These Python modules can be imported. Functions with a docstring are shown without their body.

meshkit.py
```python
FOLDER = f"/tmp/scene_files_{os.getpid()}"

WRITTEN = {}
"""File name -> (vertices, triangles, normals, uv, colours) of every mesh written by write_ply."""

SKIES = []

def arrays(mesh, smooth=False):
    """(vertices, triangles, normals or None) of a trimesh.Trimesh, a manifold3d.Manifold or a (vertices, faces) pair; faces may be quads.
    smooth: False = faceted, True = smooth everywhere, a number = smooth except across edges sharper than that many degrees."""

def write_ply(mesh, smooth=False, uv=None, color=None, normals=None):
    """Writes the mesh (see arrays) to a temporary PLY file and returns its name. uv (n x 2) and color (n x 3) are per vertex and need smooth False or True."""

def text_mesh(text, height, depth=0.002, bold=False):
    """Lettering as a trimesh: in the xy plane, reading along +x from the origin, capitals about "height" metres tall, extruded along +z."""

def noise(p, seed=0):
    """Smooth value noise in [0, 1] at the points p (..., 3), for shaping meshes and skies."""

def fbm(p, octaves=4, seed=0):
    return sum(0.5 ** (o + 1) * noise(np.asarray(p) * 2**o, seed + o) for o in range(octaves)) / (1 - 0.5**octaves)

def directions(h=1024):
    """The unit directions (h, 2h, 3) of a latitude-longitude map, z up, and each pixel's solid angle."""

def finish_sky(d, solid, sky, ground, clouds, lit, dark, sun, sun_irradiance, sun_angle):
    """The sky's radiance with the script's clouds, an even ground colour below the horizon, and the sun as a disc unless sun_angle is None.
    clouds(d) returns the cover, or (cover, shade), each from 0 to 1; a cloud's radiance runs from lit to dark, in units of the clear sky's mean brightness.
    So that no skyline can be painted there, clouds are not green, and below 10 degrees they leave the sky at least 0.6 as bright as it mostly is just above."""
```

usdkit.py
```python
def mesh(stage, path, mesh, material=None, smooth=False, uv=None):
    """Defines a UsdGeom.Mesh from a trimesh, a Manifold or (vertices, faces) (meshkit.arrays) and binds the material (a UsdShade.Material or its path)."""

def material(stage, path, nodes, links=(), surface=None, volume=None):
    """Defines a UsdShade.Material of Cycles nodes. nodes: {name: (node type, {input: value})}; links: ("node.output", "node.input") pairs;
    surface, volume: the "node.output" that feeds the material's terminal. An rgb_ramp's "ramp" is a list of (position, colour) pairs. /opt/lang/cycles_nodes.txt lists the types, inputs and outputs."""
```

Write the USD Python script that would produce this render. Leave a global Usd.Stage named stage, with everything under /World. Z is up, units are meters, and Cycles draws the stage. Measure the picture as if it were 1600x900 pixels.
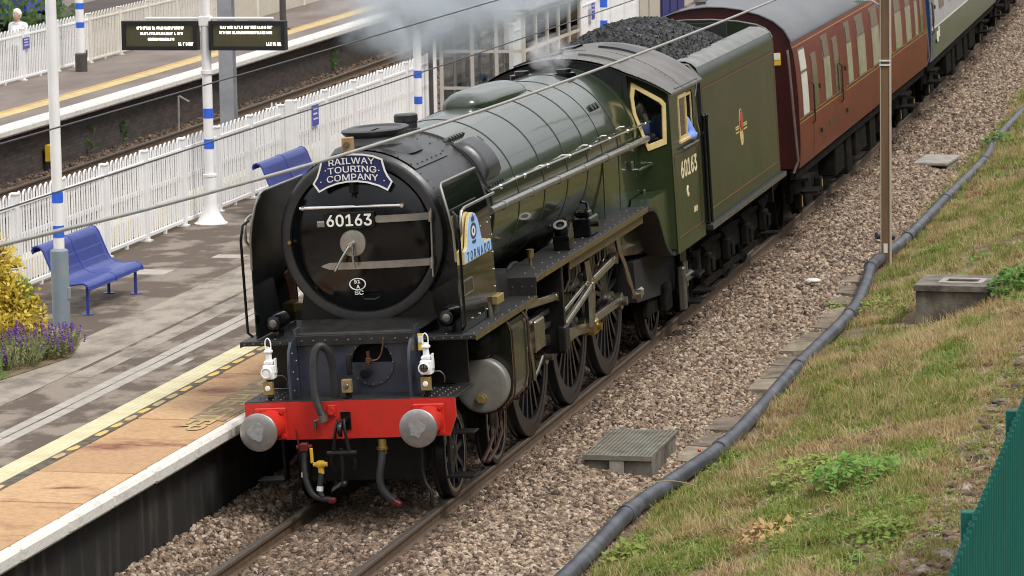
import math, random
import numpy as np, trimesh, shapely
from shapely.geometry import Polygon, Point, box as sbox
from shapely import affinity
import usdkit, meshkit
from pxr import Usd, UsdGeom, UsdLux, UsdShade, Gf, Sdf, Vt
rnd = random.Random(7); rng = np.random.default_rng(7)
PI = math.pi
stage = Usd.Stage.CreateInMemory()
UsdGeom.SetStageUpAxis(stage, 'Z'); UsdGeom.SetStageMetersPerUnit(stage, 1.0)
UsdGeom.Xform.Define(stage, '/World'); UsdGeom.Scope.Define(stage, '/World/Looks')

# ---------------------------------------------------------------- camera, sky, sun, exposure
CAM, YAW, PITCH, ROLL = (10.704155, -37.008067, 7.939216), 0.238051, 0.142187, -0.017305
def cam_axes():
    cy, sy = math.cos(YAW), math.sin(YAW)
    f = np.array([-sy*math.cos(PITCH), cy*math.cos(PITCH), -math.sin(PITCH)])
    r = np.array([cy, sy, 0.0]); u = np.cross(r, f)
    c, s = math.cos(ROLL), math.sin(ROLL)
    return c*r+s*u, -s*r+c*u, f
_r, _u, _f = cam_axes()
cam = UsdGeom.Camera.Define(stage, '/World/camera')
cam.CreateHorizontalApertureAttr(36.0); cam.CreateVerticalApertureAttr(20.25)
cam.CreateFocalLengthAttr(36.0*5801.6157/1600)
cam.CreateFStopAttr(7.1); cam.CreateFocusDistanceAttr(41.0)
cam.CreateExposureAttr(0.75)
m = Gf.Matrix4d(1.0)
for i, a in enumerate((_r, _u, -_f)): m.SetRow3(i, Gf.Vec3d(*map(float, a)))
m.SetTranslateOnly(Gf.Vec3d(*CAM))
cam.AddTransformOp().Set(m)

SUN_EL, SUN_AZ = math.radians(56), math.radians(118)      # azimuth = atan2(x, y) of the direction to the sun
sd = np.array([math.sin(SUN_AZ)*math.cos(SUN_EL), math.cos(SUN_AZ)*math.cos(SUN_EL), math.sin(SUN_EL)])
sun = UsdLux.DistantLight.Define(stage, '/World/sun')
sun.CreateIntensityAttr(0.40); sun.CreateAngleAttr(14.0); sun.CreateColorAttr(Gf.Vec3f(1.0, 0.96, 0.9)); sun.CreateNormalizeAttr(True)
zq = sd; xq = np.cross([0, 0, 1.0], zq); xq /= np.linalg.norm(xq); yq = np.cross(zq, xq)
ms = Gf.Matrix4d(1.0)
for i, a in enumerate((xq, yq, zq)): ms.SetRow3(i, Gf.Vec3d(*map(float, a)))
sun.AddTransformOp().Set(ms)
SKY = usdkit.material(stage, '/World/Looks/overcast_sky', {
    'sky': ('sky_texture', {'sky_type': 'single_scattering', 'sun_disc': False, 'sun_elevation': SUN_EL, 'sun_rotation': SUN_AZ, 'altitude': 100.0, 'air_density': 1.0, 'aerosol_density': 2.0}),
    'tc': ('texture_coordinate', {}),
    'map': ('mapping', {'scale': (1.6, 1.6, 4.0)}),
    'n': ('noise_texture', {'scale': 2.1, 'detail': 6.0, 'roughness': 0.55}),
    'r': ('rgb_ramp', {'ramp': [(0.25, (5.2, 5.35, 5.7)), (0.5, (7.6, 7.7, 7.9)), (0.75, (9.8, 9.75, 9.6))]}),
    'mix': ('mix', {'fac': 0.9}), 'sep': ('separate_xyz', {}), 'cie': ('map_range', {'from_min': 0.0, 'from_max': 1.0, 'to_min': 0.42, 'to_max': 1.35, 'clamp': True}), 'dim': ('vector_math', {'math_type': 'scale'}), 'bg': ('background_shader', {'strength': 0.1})},
    [('tc.generated', 'map.vector'), ('map.vector', 'n.vector'), ('n.fac', 'r.fac'), ('sky.color', 'mix.color1'), ('r.color', 'mix.color2'), ('tc.generated', 'sep.vector'), ('sep.z', 'cie.value'), ('mix.color', 'dim.vector1'), ('cie.result', 'dim.scale'), ('dim.vector', 'bg.color')], surface='bg.background')
dome = UsdLux.DomeLight.Define(stage, '/World/sky'); dome.CreateIntensityAttr(1.0)
UsdShade.MaterialBindingAPI.Apply(dome.GetPrim()).Bind(SKY)
dome.GetPrim().SetCustomDataByKey('kind', 'structure')

# ---------------------------------------------------------------- places: the track curves gently and is canted
KC, CANT = 0.00067759945, 0.05099113
CC, CS = math.cos(CANT), math.sin(CANT)
def bend(v):
    v = np.array(v, float); v[..., 0] -= KC*v[..., 1]**2/2; return v
def track(v):
    v = np.array(v, float); x, z = v[..., 0].copy(), v[..., 2].copy()
    v[..., 0] = x*CC - z*CS - KC*v[..., 1]**2/2; v[..., 2] = x*CS + z*CC; return v
def same(v): return np.array(v, float)

# ---------------------------------------------------------------- shapes
class B:
    def __init__(s): s.v, s.f, s.n = [], [], 0
    def add(s, v, f):
        v = np.asarray(v, float); f = np.asarray(f, int)
        if f.shape[1] == 4: f = np.vstack([f[:, [0, 1, 2]], f[:, [0, 2, 3]]])
        s.v.append(v); s.f.append(f + s.n); s.n += len(v); return s
    def tm(s, m, M=None):
        if M is not None: m = m.copy(); m.apply_transform(M)
        return s.add(m.vertices, m.faces)
    def bx(s, x0, x1, y0, y1, z0, z1, bev=0.0):
        x0, x1 = min(x0, x1), max(x0, x1); y0, y1 = min(y0, y1), max(y0, y1); z0, z1 = min(z0, z1), max(z0, z1)
        if bev > 0:
            b = min(bev, (x1-x0)/2.5, (y1-y0)/2.5, (z1-z0)/2.5); p = []
            for X, sx in ((x0, 1), (x1, -1)):
                for Y, sy in ((y0, 1), (y1, -1)):
                    for Z, sz in ((z0, 1), (z1, -1)):
                        p += [(X, Y+sy*b, Z+sz*b), (X+sx*b, Y, Z+sz*b), (X+sx*b, Y+sy*b, Z)]
            return s.tm(trimesh.Trimesh(p).convex_hull)
        v = [(x, y, z) for x in (x0, x1) for y in (y0, y1) for z in (z0, z1)]
        return s.add(v, [(0, 1, 3, 2), (4, 6, 7, 5), (0, 4, 5, 1), (2, 3, 7, 6), (0, 2, 6, 4), (1, 5, 7, 3)])
    def obx(s, c, size, rz=0.0, rx=0.0, ry=0.0, bev=0.0):
        t = B().bx(-size[0]/2, size[0]/2, -size[1]/2, size[1]/2, -size[2]/2, size[2]/2, bev)
        M = trimesh.transformations.euler_matrix(rx, ry, rz); v = np.vstack(t.v) @ M[:3, :3].T + np.array(c)
        return s.add(v, np.vstack(t.f))
    def cyl(s, p0, p1, r0, r1=None, n=16, cap=True):
        r1 = r0 if r1 is None else r1
        p0, p1 = np.array(p0, float), np.array(p1, float); d = p1-p0; d /= np.linalg.norm(d)
        a = np.cross(d, [0, 0, 1.0] if abs(d[2]) < .9 else [1.0, 0, 0]); a /= np.linalg.norm(a); b = np.cross(d, a)
        t = np.arange(n)*2*PI/n; c = np.cos(t)[:, None]*a + np.sin(t)[:, None]*b
        v = np.vstack([p0+c*r0, p1+c*r1]); i = np.arange(n); j = (i+1) % n
        s.add(v, np.stack([i, j, j+n, i+n], 1))
        if cap:
            s.add(np.vstack([p0+c*r0, [p0]]), np.stack([j, i, np.full(n, n)], 1)); s.add(np.vstack([p1+c*r1, [p1]]), np.stack([i, j, np.full(n, n)], 1))
        return s
    def tube(s, pts, r, n=8, smooth=0):
        p = np.array(pts, float)
        if smooth:
            q = []
            for i in range(len(p)-1):
                a, b, c, d = p[max(i-1, 0)], p[i], p[i+1], p[min(i+2, len(p)-1)]
                for t in np.arange(smooth)/smooth:
                    q.append(.5*(2*b+(c-a)*t+(2*a-5*b+4*c-d)*t*t+(3*b-a-3*c+d)*t**3))
            p = np.array(q+[p[-1]])
        rr = np.broadcast_to(r, (len(p),)) if np.ndim(r) == 0 or len(r) == len(p) else np.interp(np.linspace(0, 1, len(p)), np.linspace(0, 1, len(r)), r)
        t = np.gradient(p, axis=0); t /= np.linalg.norm(t, axis=1, keepdims=True)+1e-12
        a = np.cross(t[0], [0, 0, 1.0] if abs(t[0][2]) < .9 else [1.0, 0, 0]); V = []
        for i in range(len(p)):
            a = a - t[i]*(a@t[i]); a /= np.linalg.norm(a); b = np.cross(t[i], a); w = np.arange(n)*2*PI/n
            V.append(p[i]+rr[i]*(np.cos(w)[:, None]*a+np.sin(w)[:, None]*b))
        k = len(p); i, j = np.meshgrid(np.arange(k-1), np.arange(n), indexing='ij'); j2 = (j+1) % n
        s.add(np.vstack(V), np.stack([i*n+j, i*n+j2, (i+1)*n+j2, (i+1)*n+j], -1).reshape(-1, 4))
        q = np.arange(n); q2 = (q+1) % n
        s.add(np.vstack([V[0], [p[0]]]), np.stack([q2, q, np.full(n, n)], 1)); s.add(np.vstack([V[-1], [p[-1]]]), np.stack([q, q2, np.full(n, n)], 1))
        return s
    def lathe(s, prof, o, d, n=32):
        o = np.array(o, float); d = np.array(d, float)/np.linalg.norm(d)
        a = np.cross(d, [0, 0, 1.0] if abs(d[2]) < .9 else [1.0, 0, 0]); a /= np.linalg.norm(a); b = np.cross(d, a)
        w = np.arange(n)*2*PI/n; ring = np.cos(w)[:, None]*a+np.sin(w)[:, None]*b
        v = np.vstack([o+d*h+ring*max(r, 1e-5) for r, h in prof]); k = len(prof)
        i, j = np.meshgrid(np.arange(k-1), np.arange(n), indexing='ij'); j2 = (j+1) % n
        return s.add(v, np.stack([i*n+j, i*n+j2, (i+1)*n+j2, (i+1)*n+j], -1).reshape(-1, 4))
    def prism(s, poly, axis, a0, a1):
        """Extrudes a polygon: axis x -> (y, z), y -> (x, z), z -> (x, y)."""
        g = poly if hasattr(poly, 'geom_type') else Polygon(poly)
        for q in getattr(g, 'geoms', [g]):
            if q.is_empty: continue
            m = trimesh.creation.extrude_polygon(q, abs(a1-a0), engine='earcut'); v = np.array(m.vertices); lo = min(a0, a1)
            f = np.array(m.faces)
            if axis == 'x': v = np.stack([v[:, 2]+lo, v[:, 0], v[:, 1]], 1)
            elif axis == 'y': v = np.stack([v[:, 0], v[:, 2]+lo, v[:, 1]], 1); f = f[:, ::-1]
            else: v = v+[0, 0, lo]
            s.add(v, f)
        return s
    def ball(s, c, r, n=10, sc=(1, 1, 1)):
        m = trimesh.creation.uv_sphere(1.0, count=[n, 2*n]); return s.add(np.array(m.vertices)*np.array(sc)*r+np.array(c), m.faces)
    def ico(s, c, r, sub=1, sc=(1, 1, 1), jit=0.0):
        m = trimesh.creation.icosphere(sub, 1.0); v = np.array(m.vertices)
        if jit: v = v*(1+jit*(rng.random((len(v), 1))*2-1))
        return s.add(v*np.array(sc)*r+np.array(c), m.faces)
    def loft(s, rings, closed=True, cap=False):
        k, n = len(rings), len(rings[0]); v = np.vstack([np.asarray(r, float) for r in rings])
        i, j = np.meshgrid(np.arange(k-1), np.arange(n if closed else n-1), indexing='ij'); j2 = (j+1) % n
        s.add(v, np.stack([i*n+j, i*n+j2, (i+1)*n+j2, (i+1)*n+j], -1).reshape(-1, 4))
        if cap:
            for r, fl in ((rings[0], 1), (rings[-1], 0)):
                r = np.asarray(r, float); c = r.mean(0); q = np.arange(n); q2 = (q+1) % n
                s.add(np.vstack([r, [c]]), np.stack([q2, q, np.full(n, n)], 1) if fl else np.stack([q, q2, np.full(n, n)], 1))
        return s
    def rivet(s, p, d, r=0.012):
        d = np.array(d, float); p = np.array(p, float); return s.lathe([(r, 0), (r*.8, r*.55), (1e-4, r*.8)], p, d, 6)
    def text(s, t, h, o, face='front', depth=0.004, bold=False, sx=1.0, center=False):
        m = meshkit.text_mesh(t, h, depth, bold); v = np.array(m.vertices); v[:, 0] *= sx
        if center: v[:, 0] -= (v[:, 0].min()+v[:, 0].max())/2
        f = np.array(m.faces); o = np.array(o, float)
        if face == 'front': v = np.stack([v[:, 0], -v[:, 2], v[:, 1]], 1)
        elif face == 'right': v = np.stack([v[:, 2], v[:, 0], v[:, 1]], 1)
        elif face == 'platform': v = np.stack([v[:, 1], -v[:, 0], v[:, 2]], 1)
        return s.add(v+o, f)
    def get(s): return np.vstack(s.v), np.vstack(s.f)
    def trans(s, fn): s.v = [fn(v) for v in s.v]; return s

taken = {}
def numbered(parent, name):
    k = taken.setdefault((str(parent), name), 0); taken[(str(parent), name)] += 1
    return f'{parent}/{name}' + (f'_{k:03d}' if k else '')
def props(p, label=None, cat=None, group=None, kind=None):
    for a, b in (('label', label), ('category', cat), ('group', group), ('kind', kind)):
        if b: p.SetCustomDataByKey(a, b)
class Thing:
    def __init__(s, name, label, cat, o=(0, 0, 0), group=None, kind=None, matrix=None, sub=None):
        s.path = numbered('/World', name); s.o = np.array(o, float); x = UsdGeom.Xform.Define(stage, s.path); s.prim = x.GetPrim()
        if matrix is not None: x.AddTransformOp().Set(matrix)
        elif np.any(s.o): x.AddTranslateOp().Set(Gf.Vec3d(*map(float, s.o)))
        s.sub = s.o if sub is None else np.array(sub, float); props(s.prim, label, cat, group, kind)
    def part(s, name, b, mat, smooth=35, under=None, label=None, fn=None, kind=None):
        return part(under or s.path, name, b, mat, smooth, s.sub, label, fn, kind)
SMALL = ('bolts', 'rivets', 'plate_rivets', 'cover_bolts', 'apron_rivets', 'frame_bolts', 'beam_plate_rivets', 'buffer_bolts', 'screws', 'washout_plugs', 'lens_grid', 'eyes', 'pupils', 'flowers', 'stems', 'leaves', 'crown', 'foliage', 'green_shoots', 'text_row', 'emblem_bars', 'dry_stems', 'hose_band', 'small_mark')
def part(parent, name, b, mat, smooth=35, sub=(0, 0, 0), label=None, fn=None, kind=None):
    kind = kind or ('stuff' if name in SMALL else None)
    path = numbered(parent, name); v, f = b.get() if isinstance(b, B) else b
    if fn is not None: v = fn(v)
    usdkit.mesh(stage, path, (np.asarray(v)-np.array(sub), f), MATS[mat], smooth=smooth); p = stage.GetPrimAtPath(path); props(p, label, kind=kind); return path
def single(name, label, cat, b, mat, smooth=35, fn=None, group=None, kind=None, base=None):
    path = numbered('/World', name); v, f = b.get() if isinstance(b, B) else b
    if fn is not None: v = fn(v)
    o = np.array([v[:, 0].mean(), v[:, 1].mean(), v[:, 2].min()]) if base is None else np.array(base, float)
    m_ = usdkit.mesh(stage, path, (v-o, f), MATS[mat], smooth=smooth); m_.AddTranslateOp().Set(Gf.Vec3d(*map(float, o))); props(m_.GetPrim(), label, cat, group, kind); return path
def structure(name, b, mat, smooth=35, fn=None, kind='structure'): 
    path = numbered('/World', name); v, f = b.get() if isinstance(b, B) else b
    if fn is not None: v = fn(v)
    m_ = usdkit.mesh(stage, path, (v, f), MATS[mat], smooth=smooth); props(m_.GetPrim(), kind=kind); return path
def scatter(name, protos, pts, quats, scales, idx, label=None, cat=None, kind='stuff', parent='/World'):
    """A PointInstancer; protos: [(mesh, material)]."""
    path = numbered(parent, name); pi = UsdGeom.PointInstancer.Define(stage, path); rel = pi.CreatePrototypesRel()
    for i, (b, mt) in enumerate(protos):
        q = f'{path}/piece_{i:03d}'; v, f = b.get() if isinstance(b, B) else b; usdkit.mesh(stage, q, (v, f), MATS[mt]); rel.AddTarget(q)
    pi.CreatePositionsAttr(Vt.Vec3fArray.FromNumpy(np.asarray(pts, np.float32)))
    pi.CreateScalesAttr(Vt.Vec3fArray.FromNumpy(np.asarray(scales, np.float32)))
    q = np.asarray(quats, float); pi.CreateOrientationsAttr(Vt.QuathArray([Gf.Quath(float(a[0]), float(a[1]), float(a[2]), float(a[3])) for a in q]))
    pi.CreateProtoIndicesAttr(Vt.IntArray.FromNumpy(np.asarray(idx, np.int32))); props(pi.GetPrim(), label, cat, kind=kind); return path
def rand_quats(n):
    q = rng.normal(size=(n, 4)); return q/np.linalg.norm(q, axis=1, keepdims=True)
def z_quats(n):
    a = rng.random(n)*PI; return np.stack([np.cos(a), 0*a, 0*a, np.sin(a)], 1)
def grid(xs, ys, zf):
    X, Y = np.meshgrid(xs, ys, indexing='ij'); v = np.stack([X, Y, zf(X, Y)], -1).reshape(-1, 3); n = len(ys)
    i, j = np.meshgrid(np.arange(len(xs)-1), np.arange(n-1), indexing='ij')
    return v, np.stack([i*n+j, (i+1)*n+j, (i+1)*n+j+1, i*n+j+1], -1).reshape(-1, 4)
def strip(x0, x1, z, y0, y1, dy=1.0):
    b = B(); b.add(*grid(np.array([x0, x1]), np.linspace(y0, y1, max(2, int((y1-y0)/dy)+1)), lambda X, Y: X*0+z)); return b
# ---------------------------------------------------------------- materials
MATS = {}
def mat(name, c, rough=0.5, metal=0.0, var=0.12, scale=6.0, bump=0.0, bscale=40.0, coat=0.0, c2=None, detail=4.0, spec=0.5, squash=(1, 1, 1), rvar=0.0, sharp=(0.35, 0.65), emit=0.0, stain=False):
    c = np.array(c, float); lo = c*(1-var); hi = np.array(c2, float) if c2 is not None else np.minimum(c*(1+var), .95)
    if c2 is not None: lo = c
    N = {'g': ('geometry', {}), 'm': ('mapping', {'scale': squash}), 'n': ('noise_texture', {'scale': scale, 'detail': detail, 'roughness': 0.6}),
         'r': ('rgb_ramp', {'ramp': [(sharp[0], tuple(lo)), (sharp[1], tuple(hi))]}),
         'p': ('principled_bsdf', {'roughness': rough, 'metallic': metal, 'coat_weight': coat, 'coat_roughness': 0.06, 'specular_ior_level': spec})}
    L = [('g.position', 'm.vector'), ('m.vector', 'n.vector'), ('n.fac', 'r.fac')]
    if stain:                      # rust smears of their own shape, drawn out across the slabs
        N.update(sm=('mapping', {'scale': (.85, 2.1, 1)}), sn=('noise_texture', {'scale': 0.8, 'detail': 4.0, 'roughness': .55}), sr=('map_range', {'from_min': .57, 'from_max': .72, 'to_min': 0., 'to_max': .85, 'clamp': True}),
                 s2=('noise_texture', {'scale': 9.0, 'detail': 5.0}), s3=('math', {'math_type': 'multiply'}), sx=('mix', {'color2': (0.17, 0.06, 0.035)}))
        L += [('g.position', 'sm.vector'), ('sm.vector', 'sn.vector'), ('sn.fac', 'sr.value'), ('sr.result', 's3.value1'), ('g.position', 's2.vector'), ('s2.fac', 's4.value'), ('s4.result', 's3.value2'), ('s3.value', 'mx0.value1'), ('r.color', 'sx.color1'), ('sx.color', 'p.base_color')]
        last = 'mx0'; N['mx0'] = ('math', {'math_type': 'maximum', 'value2': 0.0})
        for q, (cx_, cy_, ax_, ay_) in enumerate(((-2.32, -1.15, .42, .26), (-2.28, 2.35, .40, .28), (-1.95, .1, .16, .1), (-2.0, -3.3, .3, .1))):
            N.update({f'c{q}': ('vector_math', {'math_type': 'subtract', 'vector2': (cx_, cy_, .915)}), f'd{q}': ('vector_rotate', {'axis': (0, 0, 1), 'angle': -.25}), f'e{q}': ('vector_math', {'math_type': 'divide', 'vector2': (ax_, ay_, 1.0)}), f'f{q}': ('vector_math', {'math_type': 'length'}),
                      f'h{q}': ('map_range', {'from_min': .25, 'from_max': 1.0, 'to_min': .95, 'to_max': 0., 'clamp': True}), f'i{q}': ('math', {'math_type': 'multiply'}), f'j{q}': ('math', {'math_type': 'maximum'})})
            L += [('g.position', f'c{q}.vector1'), (f'c{q}.vector', f'd{q}.vector'), (f'd{q}.vector', f'e{q}.vector1'), (f'e{q}.vector', f'f{q}.vector1'), (f'f{q}.value', f'h{q}.value'), (f'h{q}.result', f'i{q}.value1'), ('s4.result', f'i{q}.value2'), (f'{last}.value', f'j{q}.value1'), (f'i{q}.value', f'j{q}.value2')]; last = f'j{q}'
        L.append((f'{last}.value', 'sx.fac'))
        N['s4'] = ('map_range', {'from_min': .3, 'from_max': .6, 'to_min': .5, 'to_max': 1.1})
    else: L.append(('r.color', 'p.base_color'))
    if rvar:
        N['rr'] = ('map_range', {'from_min': 0.3, 'from_max': 0.7, 'to_min': rough-rvar, 'to_max': rough+rvar}); L += [('n.fac', 'rr.value'), ('rr.result', 'p.roughness')]
    if bump:
        N['bn'] = ('noise_texture', {'scale': bscale, 'detail': 3.0}); N['b'] = ('bump', {'strength': 0.6, 'distance': bump})
        L += [('g.position', 'bn.vector'), ('bn.fac', 'b.height'), ('b.normal', 'p.normal')]
        if coat: L.append(('b.normal', 'p.coat_normal'))
    if emit: N['p'][1].update(emission_strength=emit); L.append(('r.color', 'p.emission_color'))
    MATS[name] = usdkit.material(stage, f'/World/Looks/{name}', N, L, surface='p.BSDF')
# loco
mat('gloss_black', (0.0022, 0.0022, 0.0026), 0.14, var=0.3, scale=3, rvar=0.05, spec=.5)
mat('smokebox_black', (0.014, 0.014, 0.0145), 0.36, var=0.3, scale=4, rvar=0.07, bump=0.002, bscale=9, spec=.75)
mat('frame_black', (0.003, 0.003, 0.0033), 0.42, var=0.4, scale=5, rvar=0.12, c2=(0.008, 0.007, 0.006), spec=.35)
mat('apron_black', (0.024, 0.028, 0.042), 0.34, var=0.2, scale=5, rvar=0.06, spec=.7)
mat('mirror_black', (0.002, 0.0025, 0.0025), 0.05, var=0.2, scale=3, spec=.8)
mat('plate_black', (0.008, 0.0078, 0.0076), 0.5, c2=(0.022, 0.02, 0.018), scale=9, bump=0.004, bscale=90, sharp=(.4, .75))
mat('loco_green', (0.0055, 0.0115, 0.0025), 0.27, coat=0.75, c2=(0.009, 0.016, 0.004), scale=1.2, bump=0.004, bscale=1.6, spec=.5)
mat('cover_grey', (0.27, 0.26, 0.235), 0.4, metal=.3, c2=(0.19, 0.18, 0.16), scale=5, rvar=.06)
mat('pipe_copper', (0.12, 0.06, 0.04), 0.45, metal=.8, c2=(0.06, 0.035, 0.026), scale=14)
mat('cab_green', (0.0075, 0.016, 0.0038), 0.32, coat=0.2, c2=(0.0115, 0.02, 0.0055), scale=1.0, bump=0.004, bscale=1.8, rvar=.05, spec=.45)
mat('cylinder_black', (0.006, 0.0075, 0.004), 0.22, coat=0.3, c2=(0.012, 0.0125, 0.007), scale=3, bump=.003, bscale=5)
mat('trough_pale', (0.17, 0.137, 0.095), 0.95, c2=(0.28, 0.235, 0.17), scale=4, bump=0.012, bscale=30)
mat('tender_green', (0.0095, 0.0155, 0.0045), 0.33, coat=0.12, c2=(0.013, 0.019, 0.006), scale=.9, bump=0.004, bscale=1.6, squash=(1, 1, .6), rvar=.05, spec=.42, detail=6)
mat('band_dark', (0.02, 0.022, 0.014), 0.4)
mat('lining_orange', (0.17, 0.065, 0.02), 0.45)
mat('valance_brown', (0.05, 0.036, 0.013), 0.4, c2=(0.10, 0.065, 0.022), scale=7)
mat('red_paint', (0.50, 0.022, 0.013), 0.36, coat=0.2, c2=(0.33, 0.018, 0.012), scale=5, bump=0.003, bscale=9, detail=10, sharp=(.48, .8), rvar=.08)
mat('steel', (0.44, 0.42, 0.385), 0.34, metal=1.0, var=0.07, scale=6, rvar=0.05)
mat('buffer_steel', (0.42, 0.39, 0.37), 0.42, metal=0.9, c2=(0.30, 0.275, 0.26), scale=7, rvar=0.08)
mat('buffer_grease', (0.36, 0.35, 0.345), 0.5, metal=.8, c2=(0.5, 0.49, 0.48), scale=25, detail=6)
mat('dull_steel', (0.24, 0.225, 0.2), 0.42, metal=0.9, c2=(0.15, 0.13, 0.11), scale=9, rvar=0.1)
mat('polished', (0.72, 0.71, 0.68), 0.2, metal=1.0, var=0.1, scale=10)
mat('rod_steel', (0.5, 0.47, 0.41), 0.28, metal=1.0, c2=(0.36, 0.32, 0.25), scale=8)
mat('wheel_grey', (0.004, 0.004, 0.005), 0.34, var=0.4, scale=5, spec=.45)
mat('brass', (0.55, 0.38, 0.13), 0.36, metal=1.0, c2=(0.4, 0.27, 0.1), scale=14)
mat('brass_box', (0.36, 0.27, 0.1), 0.5, metal=0.5, c2=(0.28, 0.2, 0.08), scale=30)
mat('copper', (0.26, 0.12, 0.075), 0.4, metal=1.0, c2=(0.12, 0.065, 0.045), scale=14)
mat('rubber', (0.018, 0.018, 0.019), 0.55, var=0.3, scale=20)
mat('white_paint', (0.8, 0.8, 0.78), 0.35, var=0.05, scale=8)
mat('enamel_white', (0.82, 0.82, 0.8), 0.25, coat=0.4, var=0.03)
mat('letter_white', (0.8, 0.79, 0.74), 0.4, var=0.04)
mat('letter_cream', (0.72, 0.62, 0.38), 0.45, var=0.06)
mat('navy', (0.012, 0.018, 0.085), 0.3, coat=0.5, var=0.1)
mat('sky_blue', (0.34, 0.55, 0.86), 0.4, var=0.05)
mat('crest_dark', (0.03, 0.05, 0.12), 0.5)
mat('emblem_red', (0.55, 0.03, 0.03), 0.45)
mat('emblem_gold', (0.62, 0.5, 0.2), 0.45)
mat('window_brass', (0.70, 0.56, 0.26), 0.42, metal=0.15, c2=(0.6, 0.46, 0.2), scale=12)
mat('wood', (0.28, 0.16, 0.07), 0.5, c2=(0.36, 0.22, 0.1), scale=12)
mat('cab_dark', (0.012, 0.012, 0.012), 0.8)
mat('roof_grey', (0.09, 0.083, 0.077), 0.5, c2=(0.15, 0.14, 0.13), scale=2.2, bump=0.003, bscale=5, rvar=0.05)
mat('tender_top', (0.10, 0.105, 0.095), 0.42, c2=(0.2, 0.2, 0.19), scale=2.5, rvar=0.08)
mat('coal', (0.006, 0.006, 0.007), 0.55, c2=(0.018, 0.018, 0.019), scale=5, rvar=0.15, spec=.4)
mat('yellow_tag', (0.85, 0.55, 0.05), 0.45)
mat('yellow_valve', (0.7, 0.42, 0.04), 0.4)
mat('red_valve', (0.11, 0.008, 0.007), 0.5)
# coaches
mat('maroon', (0.082, 0.0088, 0.0048), 0.4, coat=0.05, c2=(0.12, 0.015, 0.0065), scale=1.0, squash=(1, .6, 1.5), spec=.3)
mat('maroon_end', (0.045, 0.005, 0.005), 0.45, var=0.25, scale=3)
mat('coach_lining', (0.38, 0.2, 0.03), 0.5)
mat('coach_roof', (0.085, 0.089, 0.096), 0.42, c2=(0.14, 0.144, 0.15), scale=1.6, squash=(1, .4, 1), rvar=0.08)
mat('coach_blue', (0.01, 0.05, 0.16), 0.35, coat=0.3)
mat('coach_grey', (0.36, 0.365, 0.38), 0.4, var=0.08, scale=2)
mat('coach_green', (0.036, 0.058, 0.045), 0.34, coat=0.2, c2=(0.05, 0.072, 0.058), scale=1.2)
mat('window_frame', (0.25, 0.2, 0.16), 0.4, metal=0.6)
mat('window_dark', (0.03, 0.022, 0.02), 0.08, spec=0.6, var=0.3)
mat('blind', (0.28, 0.28, 0.2), 0.25, c2=(0.16, 0.16, 0.11), scale=2.5, spec=.8)
mat('window_white', (0.62, 0.64, 0.6), 0.2, var=0.05)
mat('underframe', (0.006, 0.006, 0.0055), 0.9, c2=(0.017, 0.0145, 0.012), scale=6, spec=.06)
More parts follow.
